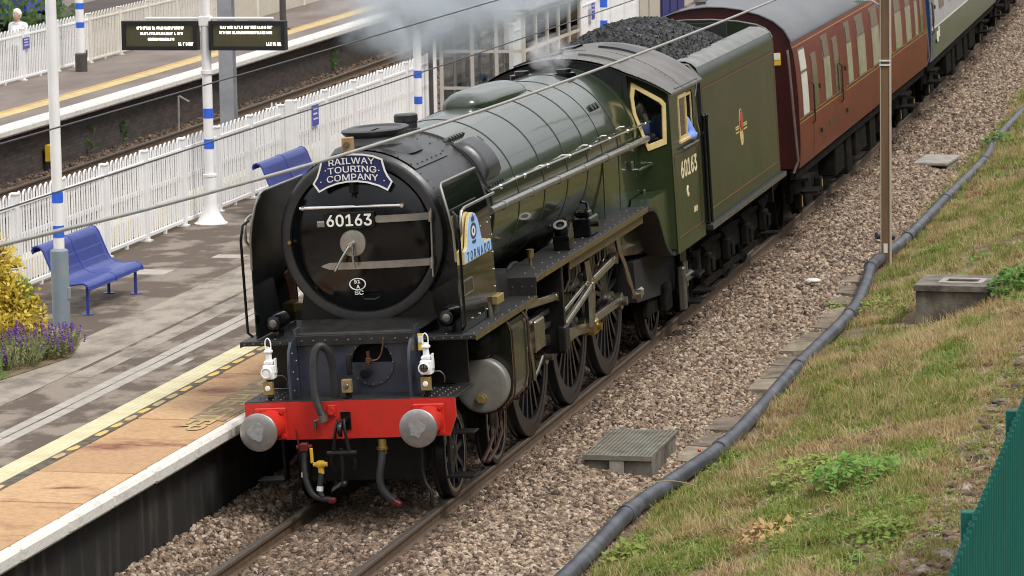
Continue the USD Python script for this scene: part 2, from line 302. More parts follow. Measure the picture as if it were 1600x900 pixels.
# track and ground
mat('rail_rust', (0.075, 0.048, 0.03), 0.65, c2=(0.12, 0.08, 0.052), scale=14)
mat('rail_top', (0.36, 0.33, 0.3), 0.3, metal=0.9, var=0.15, scale=10)
mat('ballast_base', (0.05, 0.035, 0.026), 0.95, c2=(0.11, 0.08, 0.06), scale=14, bump=0.05, bscale=22)
for i, c in enumerate([(0.245, 0.175, 0.12), (0.19, 0.132, 0.09), (0.14, 0.095, 0.065), (0.31, 0.23, 0.165), (0.10, 0.067, 0.046), (0.215, 0.157, 0.112), (0.058, 0.04, 0.028), (0.41, 0.325, 0.245)]):
    mat(f'stone_{i}', c, 0.9, var=0.3, scale=25)
mat('far_ballast', (0.06, 0.036, 0.025), 0.95, c2=(0.13, 0.082, 0.058), scale=9, bump=0.05, bscale=18)
mat('soil', (0.12, 0.085, 0.05), 1.0, c2=(0.2, 0.15, 0.085), scale=5, bump=0.04, bscale=30)
mat('concrete', (0.24, 0.22, 0.19), 0.9, c2=(0.36, 0.33, 0.29), scale=5, bump=0.01, bscale=40)
mat('concrete_dark', (0.055, 0.045, 0.034), 0.9, c2=(0.19, 0.168, 0.135), scale=4, detail=8, squash=(1, 1, .6), bump=0.012, bscale=30)
mat('trough', (0.10, 0.078, 0.055), 0.95, c2=(0.21, 0.17, 0.125), scale=4, bump=0.012, bscale=30)
mat('grating', (0.22, 0.215, 0.175), 0.65, c2=(0.13, 0.115, 0.085), scale=5, detail=8)
mat('pipe_black', (0.036, 0.039, 0.05), 0.42, c2=(0.10, 0.105, 0.122), scale=3.5, detail=8, sharp=(.42, .7))
mat('asphalt', (0.092, 0.067, 0.049), 0.9, c2=(0.215, 0.175, 0.14), scale=1.5, detail=14, squash=(1.2, .9, 1), sharp=(.485, .585), bump=0.008, bscale=60)
mat('path_grey', (0.15, 0.124, 0.098), 0.92, c2=(0.295, 0.255, 0.21), scale=1.9, detail=12, squash=(1.3, .8, 1), sharp=(.36, .56), bump=0.008, bscale=60)
for i, c in enumerate([(0.47, 0.285, 0.145), (0.51, 0.32, 0.17), (0.43, 0.26, 0.135)]):
    mat(f'edge_slab_{i}', c, 0.9, c2=tuple(np.array(c)*.74), scale=16.0, detail=12, sharp=(.4, .7), bump=0.01, bscale=70, stain=True)
mat('rust_stain', (0.3, 0.12, 0.06), 0.95, c2=(0.2, 0.09, 0.06), scale=8)
for i, c in enumerate([(0.54, 0.485, 0.31), (0.565, 0.51, 0.33), (0.515, 0.46, 0.29)]):
    mat(f'tactile_{i}', c, 0.85, var=0.08, scale=5)
mat('coping_white', (0.62, 0.595, 0.55), 0.8, c2=(0.43, 0.40, 0.355), scale=8, detail=10, sharp=(.48, .78), bump=0.012, bscale=25)
mat('mark_black', (0.045, 0.04, 0.032), 0.85, c2=(0.13, 0.105, 0.07), scale=6)
mat('mark_yellow', (0.62, 0.40, 0.08), 0.8, c2=(0.5, 0.36, 0.14), scale=8)
mat('mark_faded', (0.46, 0.35, 0.15), 0.85, c2=(0.36, 0.27, 0.13), scale=12)
mat('mark_patch', (0.2, 0.145, 0.09), 0.9, c2=(0.34, 0.235, 0.14), scale=5)
mat('channel', (0.3, 0.27, 0.23), 0.9, c2=(0.38, 0.35, 0.31), scale=6, bump=0.006, bscale=50)
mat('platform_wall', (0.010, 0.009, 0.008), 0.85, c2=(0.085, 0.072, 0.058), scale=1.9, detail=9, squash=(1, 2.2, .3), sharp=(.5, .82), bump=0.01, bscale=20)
MATS['brick_wall'] = usdkit.material(stage, '/World/Looks/brick_wall', {
    'g': ('geometry', {}), 'm': ('mapping', {'rotation': (PI/2, 0, PI/2)}), 's': ('separate_xyz', {}), 'c': ('combine_xyz', {}),
    'b': ('brick_texture', {'color1': (0.035, 0.028, 0.025), 'color2': (0.075, 0.055, 0.045), 'mortar': (0.03, 0.027, 0.025), 'scale': 1.0, 'mortar_size': 0.006, 'brick_width': 0.225, 'row_height': 0.075}),
    'p': ('principled_bsdf', {'roughness': 0.9})}, [('g.position', 's.vector'), ('s.y', 'c.x'), ('s.z', 'c.y'), ('c.vector', 'b.vector'), ('b.color', 'p.base_color')], surface='p.BSDF')
mat('far_asphalt', (0.13, 0.10, 0.085), 0.9, c2=(0.2, 0.165, 0.14), scale=.8, detail=8, squash=(1.4, .5, 1))
mat('far_yellow', (0.54, 0.41, 0.17), 0.85, c2=(0.4, 0.31, 0.16), scale=3, detail=8)
mat('far_orange', (0.5, 0.3, 0.1), 0.85)
# station
mat('fence_white', (0.78, 0.77, 0.76), 0.4, var=0.04, scale=3)
mat('fence_cream', (0.66, 0.62, 0.54), 0.5, var=0.06, scale=3)
mat('band_blue', (0.03, 0.12, 0.62), 0.4)
mat('post_grey', (0.16, 0.17, 0.18), 0.5, c2=(0.22, 0.23, 0.245), scale=5)
mat('sleeve_blue', (0.17, 0.22, 0.27), 0.55, c2=(0.22, 0.255, 0.28), scale=5)
mat('galvanised', (0.34, 0.35, 0.37), 0.5, metal=0.3, var=0.12, scale=3)
mat('bench_blue', (0.022, 0.042, 0.225), 0.38, coat=0.15, var=0.1)
mat('sign_blue', (0.06, 0.07, 0.36), 0.4)
mat('sign_white', (0.72, 0.72, 0.74), 0.4)
mat('display_black', (0.008, 0.008, 0.01), 0.4)
mat('display_screen', (0.075, 0.068, 0.035), 0.35, var=0.05)
mat('display_text', (1.0, 0.98, 0.85), 0.4, emit=2.2, var=0.02)
mat('shelter_frame', (0.46, 0.43, 0.38), 0.5, var=0.05)
mat('dark_post', (0.06, 0.05, 0.045), 0.6)
mat('mast_brown', (0.13, 0.075, 0.035), 0.5, c2=(0.2, 0.12, 0.06), scale=2.5, detail=6, squash=(1, 1, .35), rvar=0.1)
mat('mast_edge', (0.42, 0.36, 0.3), 0.5, var=0.1)
mat('mast_mark', (0.7, 0.68, 0.62), 0.6)
mat('insulator', (0.3, 0.42, 0.36), 0.2, coat=0.5)
mat('wire_grey', (0.42, 0.41, 0.39), 0.4, metal=0.6, var=0.1)
mat('wire_dark', (0.05, 0.05, 0.055), 0.5)
mat('green_fence', (0.004, 0.088, 0.068), 0.55, c2=(0.006, 0.108, 0.084), scale=2.0, spec=.3)
mat('scratch', (0.2, 0.42, 0.4), 0.6)
mat('beige_wall', (0.5, 0.46, 0.38), 0.7, var=0.06)
mat('dark_blue', (0.01, 0.015, 0.14), 0.4)
mat('rubble', (0.16, 0.12, 0.1), 1.0, c2=(0.33, 0.28, 0.23), scale=9, bump=0.03, bscale=25)
mat('yellow_box', (0.75, 0.5, 0.03), 0.5)
# people
mat('skin', (0.55, 0.32, 0.23), 0.55, var=0.06)
mat('shirt_blue', (0.16, 0.26, 0.66), 0.8, c2=(0.2, 0.31, 0.72), scale=8)
mat('shirt_white', (0.75, 0.74, 0.73), 0.8)
mat('hair_white', (0.75, 0.73, 0.70), 0.7)
mat('hair_dark', (0.03, 0.025, 0.02), 0.7)
mat('trousers', (0.03, 0.035, 0.06), 0.85)
def leaf(name, c, c2, t=0.35):
    MATS[name] = usdkit.material(stage, f'/World/Looks/{name}', {'o': ('object_info', {}), 'g': ('geometry', {}), 'n': ('noise_texture', {'scale': 2.5, 'detail': 3.0}), 'ad': ('math', {'math_type': 'add'}), 'ml': ('math', {'math_type': 'multiply', 'value2': 0.5}),
        'r': ('rgb_ramp', {'ramp': [(0.25, c), (0.75, c2)]}), 'd': ('principled_bsdf', {'roughness': 0.6, 'specular_ior_level': 0.25}), 't': ('translucent_bsdf', {}), 'x': ('mix_closure', {'fac': t})},
        [('g.position', 'n.vector'), ('n.fac', 'ad.value1'), ('o.random', 'ad.value2'), ('ad.value', 'ml.value1'), ('ml.value', 'r.fac'), ('r.color', 'd.base_color'), ('r.color', 't.color'), ('d.BSDF', 'x.closure1'), ('t.BSDF', 'x.closure2')], surface='x.closure')
leaf('grass_green', (0.13, 0.16, 0.03), (0.24, 0.27, 0.06))
leaf('grass_olive', (0.2, 0.175, 0.055), (0.34, 0.3, 0.1))
leaf('grass_straw', (0.38, 0.285, 0.13), (0.56, 0.45, 0.24))
leaf('grass_brown', (0.2, 0.105, 0.05), (0.33, 0.2, 0.1))
leaf('weed_green', (0.07, 0.17, 0.025), (0.17, 0.33, 0.06))
leaf('weed_lime', (0.17, 0.245, 0.04), (0.31, 0.38, 0.09))
leaf('dry_leaf', (0.5, 0.3, 0.12), (0.62, 0.44, 0.22))
leaf('golden_leaf', (0.56, 0.42, 0.04), (0.8, 0.66, 0.16), 0.25)
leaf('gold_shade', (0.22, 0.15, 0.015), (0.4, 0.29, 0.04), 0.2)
leaf('sage_leaf', (0.13, 0.15, 0.06), (0.25, 0.26, 0.12))
leaf('lavender', (0.12, 0.05, 0.25), (0.24, 0.11, 0.42))
leaf('tree_leaf', (0.025, 0.05, 0.014), (0.055, 0.085, 0.024), 0.2)
leaf('shrub_leaf', (0.05, 0.11, 0.025), (0.1, 0.18, 0.05))
# glass of windows: reflects by Fresnel, lets light through
MATS['pane'] = usdkit.material(stage, '/World/Looks/pane', {'f': ('fresnel', {'IOR': 1.5}), 't': ('transparent_bsdf', {'color': (0.86, 0.88, 0.87)}), 'g': ('glossy_bsdf', {'roughness': 0.02, 'color': (1, 1, 1)}), 'x': ('mix_closure', {})},
    [('f.fac', 'x.fac'), ('t.BSDF', 'x.closure1'), ('g.BSDF', 'x.closure2')], surface='x.closure')
def smoke(name, dens, scale, col, thr=(0.42, 0.72), falloff=1.0, center=(0, 0, 0), size=(1, 1, 1)):
    MATS[name] = usdkit.material(stage, f'/World/Looks/{name}', {'g': ('geometry', {}), 's': ('vector_math', {'math_type': 'subtract', 'vector2': center}), 'd': ('vector_math', {'math_type': 'divide', 'vector2': size}), 'l': ('vector_math', {'math_type': 'length'}),
        'e': ('map_range', {'from_min': 0.25, 'from_max': 1.0, 'to_min': 1.0, 'to_max': 0.0, 'clamp': True}),
        'n': ('noise_texture', {'scale': scale, 'detail': 5.0, 'roughness': 0.6, 'distortion': 0.6}), 'a': ('map_range', {'from_min': thr[0], 'from_max': thr[1], 'to_min': 0.0, 'to_max': dens, 'clamp': True}),
        'x': ('math', {'math_type': 'multiply'}), 'v': ('principled_volume', {'color': col, 'anisotropy': 0.2})},
        [('g.position', 's.vector1'), ('s.vector', 'd.vector1'), ('d.vector', 'l.vector1'), ('l.value', 'e.value'), ('g.position', 'n.vector'), ('n.fac', 'a.value'), ('a.result', 'x.value1'), ('e.result', 'x.value2'), ('x.value', 'v.density')], volume='v.volume')
# ---------------------------------------------------------------- ground, track, ballast
b = B(); b.bx(-300, 300, -200, 500, -0.95, -0.7); structure('ground', b, 'soil', smooth=False)
def zb(X, Y):
    c = np.clip(X, -1.6, 1.55); z = -0.165 + c*CS
    z = z + np.clip((-.88-X)/.55, 0, 1)**1.2*.215
    z = np.where(X > 1.5, z - np.clip((X-1.5)/1.1, 0, 1.3)*0.17, z)
    return z + 0.03*(meshkit.fbm(np.stack([X*2.2, Y*2.2, X*0], -1), 3, 5)-.5)
v, f = grid(np.linspace(-1.6, 3.0, 36), np.linspace(-14, 120, 420), zb); structure('ballast_bed', (v, f), 'ballast_base', smooth=True, fn=bend)
def stones(spec, protos, name, label):
    P, S = [], []
    for (x0, x1, y0, y1, dens, s0, s1, zf) in spec:
        n = int((x1-x0)*(y1-y0)*dens); X, Y = rng.uniform(x0, x1, n), rng.uniform(y0, y1, n)
        k = (np.abs(np.abs(X)-0.75) > 0.075) | (zf is not zb); X, Y = X[k], Y[k]
        sc = rng.uniform(s0, s1, len(X)); P.append(bend(np.stack([X, Y, zf(X, Y)+sc*0.35], -1))); S.append(sc)
    P, S = np.vstack(P), np.concatenate(S); S3 = S[:, None]*rng.uniform(.75, 1.25, (len(S), 3))
    return scatter(name, protos, P, rand_quats(len(S)), S3, np.where((np.abs(P[:, 0]+KC*P[:, 1]**2/2) < 1.15) & (rng.random(len(S)) < .75) & (len(protos) > 8), rng.choice([1, 2, 4, 6, 9, 10, 12, 14], len(S)) % len(protos), rng.integers(0, len(protos), len(S))), label, None)
protos = []
for i in range(16):
    protos.append((B().ico((0, 0, 0), 1.0, 1 if i % 2 else 0, (1.15, .95, .8), .24), f'stone_{i % 8}'))
stones([(.75, 2.75, -8, 14, 760, .019, .036, zb), (.75, 2.75, 14, 36, 430, .021, .038, zb), (.75, 2.7, 36, 82, 190, .026, .046, zb), (-1.6, .75, -9, 4.5, 760, .019, .036, zb), (-1.4, .75, 3, 26, 120, .024, .04, zb)], protos, 'ballast_stones', None)
sec = np.array([(-.036, 0), (-.03, .006), (.03, .006), (.036, 0), (.036, -.03), (.01, -.045), (.01, -.13), (.07, -.148), (.07, -.159), (-.07, -.159), (-.07, -.148), (-.01, -.13), (-.01, -.045), (-.036, -.03)])
sec[:, 1] -= 0.006
def rail(x, label, fn, ys, group, z=0.0):
    th = Thing('rail', label, 'rail', group=group)
    th.part('rail_body', B().loft([np.stack([sec[:, 0]+x, np.full(len(sec), y), sec[:, 1]+z], 1) for y in ys], cap=True), 'rail_rust', smooth=20, fn=fn)
    t = np.array([(-.03, .0015), (.03, .0015), (.03, -.003), (-.03, -.003)])
    th.part('rail_head', B().loft([np.stack([t[:, 0]+x, np.full(4, y), t[:, 1]+z], 1) for y in ys], cap=True), 'rail_top', smooth=False, fn=fn)
ys = np.linspace(-14, 118, 67)
rail(0.7525, 'near rail under the visible wheels of the steam locomotive', track, ys, 'rails of the near track')
rail(-0.7525, 'inner rail beside the platform wall, partly hidden by the locomotive', track, ys, 'rails of the near track')
# ---------------------------------------------------------------- near platform
PZ = 0.915
ypl = np.linspace(-16, 110, 127)
platform = '/World/platform'; UsdGeom.Xform.Define(stage, platform); props(stage.GetPrimAtPath(platform), kind='structure')
b = B().add(*grid(np.array([-7.75, -3.04]), ypl, lambda X, Y: X*0+PZ)); b.add(*grid(np.array([-7.75, -7.75]), ypl, lambda X, Y: X*0+PZ)); part(platform, 'asphalt_surface', b, 'asphalt', fn=bend)
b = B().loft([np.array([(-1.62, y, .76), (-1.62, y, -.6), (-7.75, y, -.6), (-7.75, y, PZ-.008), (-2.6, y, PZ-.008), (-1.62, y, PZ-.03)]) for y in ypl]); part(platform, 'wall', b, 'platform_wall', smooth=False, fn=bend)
part(platform, 'path', strip(-5.12, -4.36, PZ+.004, -16, 60), 'path_grey', fn=bend)
part(platform, 'path', strip(-4.30, -4.02, PZ+.003, 3, 60), 'path_grey', fn=bend)
y = -10.0; k = 0
while y < 62:
    L = 1.5 if y < 14 else 8; part(platform, 'edge_slab', B().bx(-2.60, -1.575, y+.02, y+L-.02, PZ-.05, PZ+.004+rnd.uniform(-.003, .003), .006), f'edge_slab_{k % 3}', fn=bend); y += L; k += 1
y = -10.0; k = 0
while y < 62:
    L = 0.4 if y < 12 else 5
    part(platform, 'tactile_tile', B().bx(-3.03, -2.745, y+.004, y+L-.004, PZ-.03, PZ+.006, .004), f'tactile_{(k*7) % 3}', fn=bend); y += L; k += 1
bl = B()
for iy in range(int(16/.0667)):
    for ix in range(4):
        bl.lathe([(.0125, 0), (.009, .005), (1e-4, .0055)], (-2.995+ix*.0667, -6+iy*.0667, PZ+.006), (0, 0, 1), 6)
part(platform, 'tactile_blisters', bl, 'tactile_0', fn=bend, kind='stuff')
part(platform, 'line_base', strip(-2.735, -2.60, PZ+.003, -14, 62), 'mark_black', fn=bend)
y = -10.0
while y < 14:
    L = rnd.uniform(.26, .36); near = y < -3.4
    if near: L = .5
    p = [(-2.70+rnd.uniform(-.012, .012), y), (-2.635+rnd.uniform(-.012, .012), y+rnd.uniform(-.03, .03)), (-2.625+rnd.uniform(-.01, .01), y+L*.5), (-2.64, y+L*.93), (-2.69, y+L), (-2.71, y+L*.4)]
    if rnd.random() > .12: part(platform, 'paint_dash', B().prism(p, 'z', PZ+.005, PZ+.0075), 'mark_yellow' if rnd.random() > .25 or near else 'mark_faded', smooth=False, fn=bend)
    y += L+(.02 if near else rnd.uniform(.1, .2))
y = -16.0; k = 0
while y < 60:
    L = 1.25 if y < 12 else 6; o = rnd.uniform(-.006, .006)
    part(platform, 'coping_stone', B().bx(-1.575, -1.425+o, y+.007, y+L-.007, .76, PZ+.008+o*.4, .035), 'coping_white', fn=bend); y += L; k += 1
for x0, x1 in ((-3.60, -3.47), (-3.76, -3.63)):
    y = -8.0
    while y < 50:
        L = 0.9 if y < 13 else 9; part(platform, 'channel_slab', B().bx(x0, x1, y+.006, y+L-.006, PZ-.03, PZ+.006+rnd.uniform(-.002, .002), .004), 'channel', fn=bend); y += L
part(platform, 'worn_patch', B().prism([(-2.02, .55), (-1.6, .45), (-1.6, 4.3), (-2.05, 4.4)], 'z', PZ+.0085, PZ+.0095), 'mark_patch', smooth=False, fn=bend)
part(platform, 'painted_words', B().text('MIND THE STEP', .26, (-1.95, 4.2, PZ+.010), 'platform', .0025, True, sx=1.55), 'mark_faded', smooth=False, fn=bend, label='worn yellow words MIND THE STEP painted on the platform edge')
for (x, y, a, c) in ((-5.6, 13.3, .45, .35), (-6.2, 11.6, .5, .5), (-3.3, 4.2, .1, .5)):
    part(platform, 'cover', B().bx(x-a/2, x+a/2, y-c/2, y+c/2, PZ-.03, PZ+.006, .004), 'channel', fn=bend)
# ---------------------------------------------------------------- far track and far platform
def zfar(X, Y): return -0.22 + 0.08*np.clip((X+10.5)/3, 0, 1)+0.06*(meshkit.fbm(np.stack([X*1.8, Y*1.8, X*0], -1), 3, 9)-.5)
v, f = grid(np.linspace(-16.6, -7.7, 40), np.linspace(6, 120, 300), zfar); structure('far_ballast_bed', (v, f), 'far_ballast', smooth=True, fn=bend)
fp = [(B().ico((0, 0, 0), 1.0, 0, (1.15, .95, .8), .24), s) for s in ('stone_4', 'stone_6', 'stone_2', 'stone_6', 'stone_1')]
stones([(-15.7, -8.2, 22, 85, 70, .03, .055, zfar)], fp, 'far_ballast_stones', None)
ysf = np.linspace(4, 118, 58)
rail(-14.78, 'far track rail nearest the far platform wall', bend, ysf, 'rails of the far track', -.02)
rail(-13.34, 'far track rail further from the far platform wall', bend, ysf, 'rails of the far track', -.02)
fpl = '/World/far_platform'; UsdGeom.Xform.Define(stage, fpl); props(stage.GetPrimAtPath(fpl), kind='structure')
ypf = np.linspace(14, 125, 112)
part(fpl, 'wall', B().loft([np.array([(-15.75, y, .78), (-15.75, y, -.6), (-26, y, -.6), (-26, y, PZ), (-19.5, y, PZ), (-15.8, y, PZ-.004)]) for y in ypf]), 'brick_wall', smooth=False, fn=bend)
part(fpl, 'surface', strip(-22, -15.8, PZ+.003, 14, 125), 'far_asphalt', fn=bend)
part(fpl, 'yellow_line', strip(-16.75, -16.38, PZ+.008, 14, 125), 'far_yellow', fn=bend)
part(fpl, 'orange_line', strip(-16.86, -16.77, PZ+.008, 14, 125), 'far_orange', fn=bend)
y = 16.0
while y < 90: part(fpl, 'coping_stone', B().bx(-15.85, -15.42, y+.01, y+1.49, .76, PZ+.015, .04), 'coping_white', fn=bend); y += 1.5
b = B().add(*grid(np.linspace(-300, -25.9, 6), np.linspace(-50, 300, 12), lambda X, Y: X*0+.9)); structure('road', b, 'far_asphalt', fn=bend)
# ---------------------------------------------------------------- grass bank on the right
def zg(X, Y):
    t = np.clip((X-2.5)/(6.2-2.5), 0, 1); z = -.27 + .87*t*t*(3-2*t)*.55 + .87*t*.45
    z = z - .24*np.exp(-((X-4.55)**2/.9+(Y-14.0)**2/4.0))
    return z + .10*(meshkit.fbm(np.stack([X*1.1, Y*1.1, X*0], -1), 4, 3)-.5)*np.clip((X-2.6)/.6, 0, 1)
v, f = grid(np.linspace(2.45, 6.25, 46), np.linspace(-12, 120, 420), zg); structure('grass_bank', (v, f), 'soil', smooth=True, fn=bend)
v, f = grid(np.linspace(6.2, 120, 30), np.linspace(-30, 200, 60), lambda X, Y: .62+np.clip(X-9, 0, 60)*.12); structure('land', (v, f), 'soil', smooth=True, fn=bend)
b = B()
xs, yw = np.linspace(6.12, 6.8, 15), np.linspace(-14, 40, 420)
def zw(X, Y): return .60+.10*np.sin((X-6.12)/.68*PI)**.6+.13*(meshkit.fbm(np.stack([X*6, Y*6, X*0], -1), 4, 12)-.5)
b.add(*grid(xs, yw, zw)); skew = lambda v: bend(v)+np.stack([-.012*v[:, 1]+.05, v[:, 1]*0, v[:, 1]*0], 1)
structure('wall_top', b, 'rubble', smooth=True, fn=skew)
n = 1100; X, Yv = rng.uniform(6.25, 6.78, n), rng.uniform(-9, 30, n); sc = rng.uniform(.02, .06, n)
scatter('wall_rubble', [(B().ico((0, 0, 0), 1.0, 1, (1.3, 1.0, .6), .22), q) for q in ('stone_4', 'stone_2', 'stone_6', 'concrete_dark', 'stone_1', 'soil')], skew(np.stack([X, Yv, zw(X, Yv)+.005], -1)), z_quats(n), sc[:, None]*rng.uniform(.8, 1.3, (n, 3)), rng.integers(0, 6, n), None, None)
def tuft(n, h, w, spread, droop):
    b = B()
    for i in range(n):
        a, r = rng.random()*2*PI, spread*math.sqrt(rng.random()); o = np.array([r*math.cos(a), r*math.sin(a), -.02]); d = rng.random()*2*PI
        hh = h*rng.uniform(.5, 1.15); lean = np.array([math.cos(d), math.sin(d), 0])*hh*droop*rng.uniform(.3, 1.3); s = np.array([-math.sin(d), math.cos(d), 0])*w/2
        p1 = o+[0, 0, hh*.55]+lean*.35; p2 = o+[0, 0, hh*rng.uniform(.75, 1.0)]+lean
        b.add([o-s, o+s, p1+s*.8, p1-s*.8, p2], [(0, 1, 2), (0, 2, 3), (3, 2, 4)])
    return b
def leaves(n, R, H, size, flat=.5):
    b = B()
    for i in range(n):
        a, r = rng.random()*2*PI, R*math.sqrt(rng.random()); z = H*(1-(r/R)**2*.7)*rng.uniform(.35, 1.0)
        c = np.array([r*math.cos(a), r*math.sin(a), z]); q = rng.normal(size=3); q[2] *= flat; q /= np.linalg.norm(q); w = np.cross(q, [0, 0, 1.0]); w = w/(np.linalg.norm(w)+1e-9); s = size*rng.uniform(.6, 1.3)
        b.add([c, c+q*s*.5+w*s*.32, c+q*s, c+q*s*.5-w*s*.32], [(0, 1, 2), (0, 2, 3)])
    return b
GM = ['grass_green', 'grass_olive', 'grass_straw', 'grass_brown']
gp = [(tuft(18, .10, .013, .11, .9), 'grass_green'), (tuft(16, .15, .012, .12, .8), 'grass_green'), (tuft(18, .11, .013, .11, 1.0), 'grass_olive'), (tuft(18, .08, .012, .13, 1.3), 'grass_olive'), (tuft(9, .24, .006, .12, .7), 'grass_straw'), (tuft(18, .09, .010, .13, 1.5), 'grass_straw'),
      (tuft(18, .07, .011, .13, 1.5), 'grass_brown'), (tuft(14, .12, .009, .11, 1.2), 'grass_brown'), (leaves(22, .11, .06, .042), 'weed_green'), (leaves(26, .12, .06, .036), 'weed_lime'), (leaves(12, .10, .04, .05, .2), 'dry_leaf'), (leaves(14, .12, .03, .05, .15), 'grass_brown')]
P, I, S = [], [], []
for (x0, x1, y0, y1, dens) in ((2.95, 6.2, -7, 12, 330), (2.95, 6.2, 12, 30, 200), (2.85, 6.2, 30, 75, 90), (2.5, 2.95, 24, 60, 40)):
    n = int((x1-x0)*(y1-y0)*dens); X, Y = rng.uniform(x0, x1, n), rng.uniform(y0, y1, n); q = np.stack([X*.9, Y*.45, X*0], -1)
    g, d, w = meshkit.fbm(q, 3, 21), meshkit.fbm(q*1.3, 3, 33), meshkit.fbm(q*1.5, 3, 44); r = rng.random(n)
    bare = (meshkit.fbm(q*2.2, 3, 55) > .55) & (rng.random(n) < .8)
    side = np.clip((X-5.2)/1.0, 0, 1)*.25
    r2 = rng.random(n); near = np.clip((4.4-X)/1.4, 0, 1)*np.clip((6-Y)/5, 0, 1)*.16; zone = np.where(w+near > .60, 0, np.where(d+side > .585, 1, np.where(g > .49, 2, 3))); zone = np.where(r2 < .20, rng.integers(1, 4, n), zone)
    pick = lambda a: np.array(a)[np.minimum((r*len(a)).astype(int), len(a)-1)]
    idx = np.select([zone == 0, zone == 1, zone == 2], [pick([9, 9, 0, 9, 9, 8, 1]), pick([6, 11, 5, 7, 4, 5, 4, 6, 5, 11]), pick([0, 1, 2, 4, 9, 3, 5, 1])], pick([2, 3, 4, 5, 5, 3, 0, 11, 2, 7, 4, 9]))
    idx = np.where(rng.random(n) < .012, 10, idx)
    k = ~bare & ~((X > 3.85) & (X < 5.2) & (Y > 14.3) & (Y < 15.8)); X, Y, idx = X[k], Y[k], idx[k]
    P.append(bend(np.stack([X, Y, zg(X, Y)], -1))); I.append(idx); S.append(rng.uniform(.7, 1.3, len(X))*(1.0 if y0 < 30 else 1.35))
P, I, S = np.vstack(P), np.concatenate(I), np.concatenate(S)
n = 5200; X, Yv = rng.uniform(6.05, 6.8, n), rng.uniform(-8, 34, n); P = np.vstack([P, skew(np.stack([X, Yv, zw(X, Yv)], -1))]); I = np.concatenate([I, rng.choice([3, 2, 5, 6, 7, 11, 6, 9, 9, 0, 3, 11], n)]); S = np.concatenate([S, rng.uniform(.5, 1.1, n)])
scatter('grass', gp, P, z_quats(len(I)), np.repeat(S[:, None], 3, 1), I, 'rough mixed grass, dry stems and low weeds covering the bank', 'grass')
# ---------------------------------------------------------------- train: every vehicle in its own canted frame
def vehicle_matrix(y0, y1):
    a = math.atan(KC*(y0+y1)/2); ca, sa = math.cos(a), math.sin(a)
    Rz = np.array([[ca, -sa, 0], [sa, ca, 0], [0, 0, 1]]); Ry = np.array([[CC, 0, -CS], [0, 1, 0], [CS, 0, CC]])
    M = np.eye(4); M[:3, :3] = Rz@Ry; M[:3, 3] = (-KC*y0*y0/2, y0, 0); return Gf.Matrix4d(*M.T.ravel().tolist())
def vehicle(name, label, cat, y0, y1, group=None): return Thing(name, label, cat, (0, 0, 0), group, None, vehicle_matrix(y0, y1), (0, y0, 0))
LO = vehicle('steam_locomotive', 'green and black steam locomotive numbered 60163 with red buffer beam', 'locomotive', 0.0, 13.5)
ZC = 2.858
Y = (0, 1, 0)
def both(fn, b=None):
    b = b or B()
    for s in (1, -1): fn(b, s)
    return b
# --- boiler, smokebox, firebox
sm = B().lathe([(.78, 1.02), (.79, .965), (.80, .935), (.875, .93), (.90, .945), (.905, .97), (.897, 1.0), (.93, 1.03), (.93, 3.02), (.90, 3.05)], (0, 0, ZC), Y, 72); smk = LO.part('smokebox', sm, 'smokebox_black')
rv = B()
for i in range(56):
    a = i/56*2*PI; rv.rivet((.94*math.cos(a)*.995, 2.9, ZC+.94*math.sin(a)*.995), (math.cos(a), 0, math.sin(a)), .011); rv.rivet((.935*math.cos(a)*.997, 1.12, ZC+.935*math.sin(a)*.997), (math.cos(a), 0, math.sin(a)), .009)
LO.part('rivets', rv, 'smokebox_black', under=smk, kind='stuff')
DP = [(0, .835), (.2, .842), (.4, .862), (.58, .892), (.70, .925), (.765, .95), (.785, .97)]
def dy(x, z): return float(np.interp(math.hypot(x, z-ZC), [a for a, _ in DP], [c for _, c in DP]))
door = LO.part('smokebox_door', B().lathe([(1e-4, .835)]+DP[1:], (0, 0, ZC), Y, 72), 'gloss_black', smooth=50)
def strap(z, xa, xb, h, name):
    xs = np.linspace(xa, xb, 14); R = []
    for i, x in enumerate(xs):
        y = dy(x, z); hh = h/2*(math.sqrt(max(.02, min(1, (x-xa)/(h*.6)+.02))) if x < xa+h else 1); R.append(np.array([(x, y-.028, z-hh), (x, y-.028, z+hh), (x, y+.01, z+hh), (x, y+.01, z-hh)]))
    LO.part(name, B().loft(R, cap=True), 'steel', under=door)
strap(3.075, .17, .80, .075, 'hinge_strap'); strap(2.585, -.445, .81, .075, 'hinge_strap')
LO.part('hinge_stub', B().bx(-.47, -.36, dy(-.4, 3.04)-.026, dy(-.4, 3.04)+.01, 3.0, 3.075, .02), 'steel', under=door)
LO.part('hinge_pin', B().cyl((.775, .89, 2.43), (.80, .89, 3.16), .014, n=10).cyl((.776, .888, 2.52), (.781, .888, 2.64), .03, n=12).cyl((.792, .888, 3.02), (.797, .888, 3.13), .03, n=12), 'steel', under=door)
LO.part('door_handrail', B().cyl((-.635, .835, 3.222), (.515, .835, 3.212), .017, n=10).cyl((-.60, .93, 3.222), (-.60, .82, 3.222), .022, n=10).cyl((.5, .93, 3.212), (.5, .82, 3.212), .024, n=10), 'polished', under=door)
LO.part('locking_wheel', B().lathe([(1e-4, -.04), (.03, -.04), (.035, -.02), (.14, -.012), (.148, 0), (.148, .02), (1e-4, .02)], (-.065, .815, 2.828), Y, 32), 'steel', under=door)
LO.part('door_handle', B().cyl((-.065, .80, 2.83), (-.065, .69, 2.83), .022, n=12).tube([(-.07, .73, 2.83), (-.16, .70, 2.70), (-.25, .69, 2.55)], [.02, .014, .017], 8), 'polished', under=door)
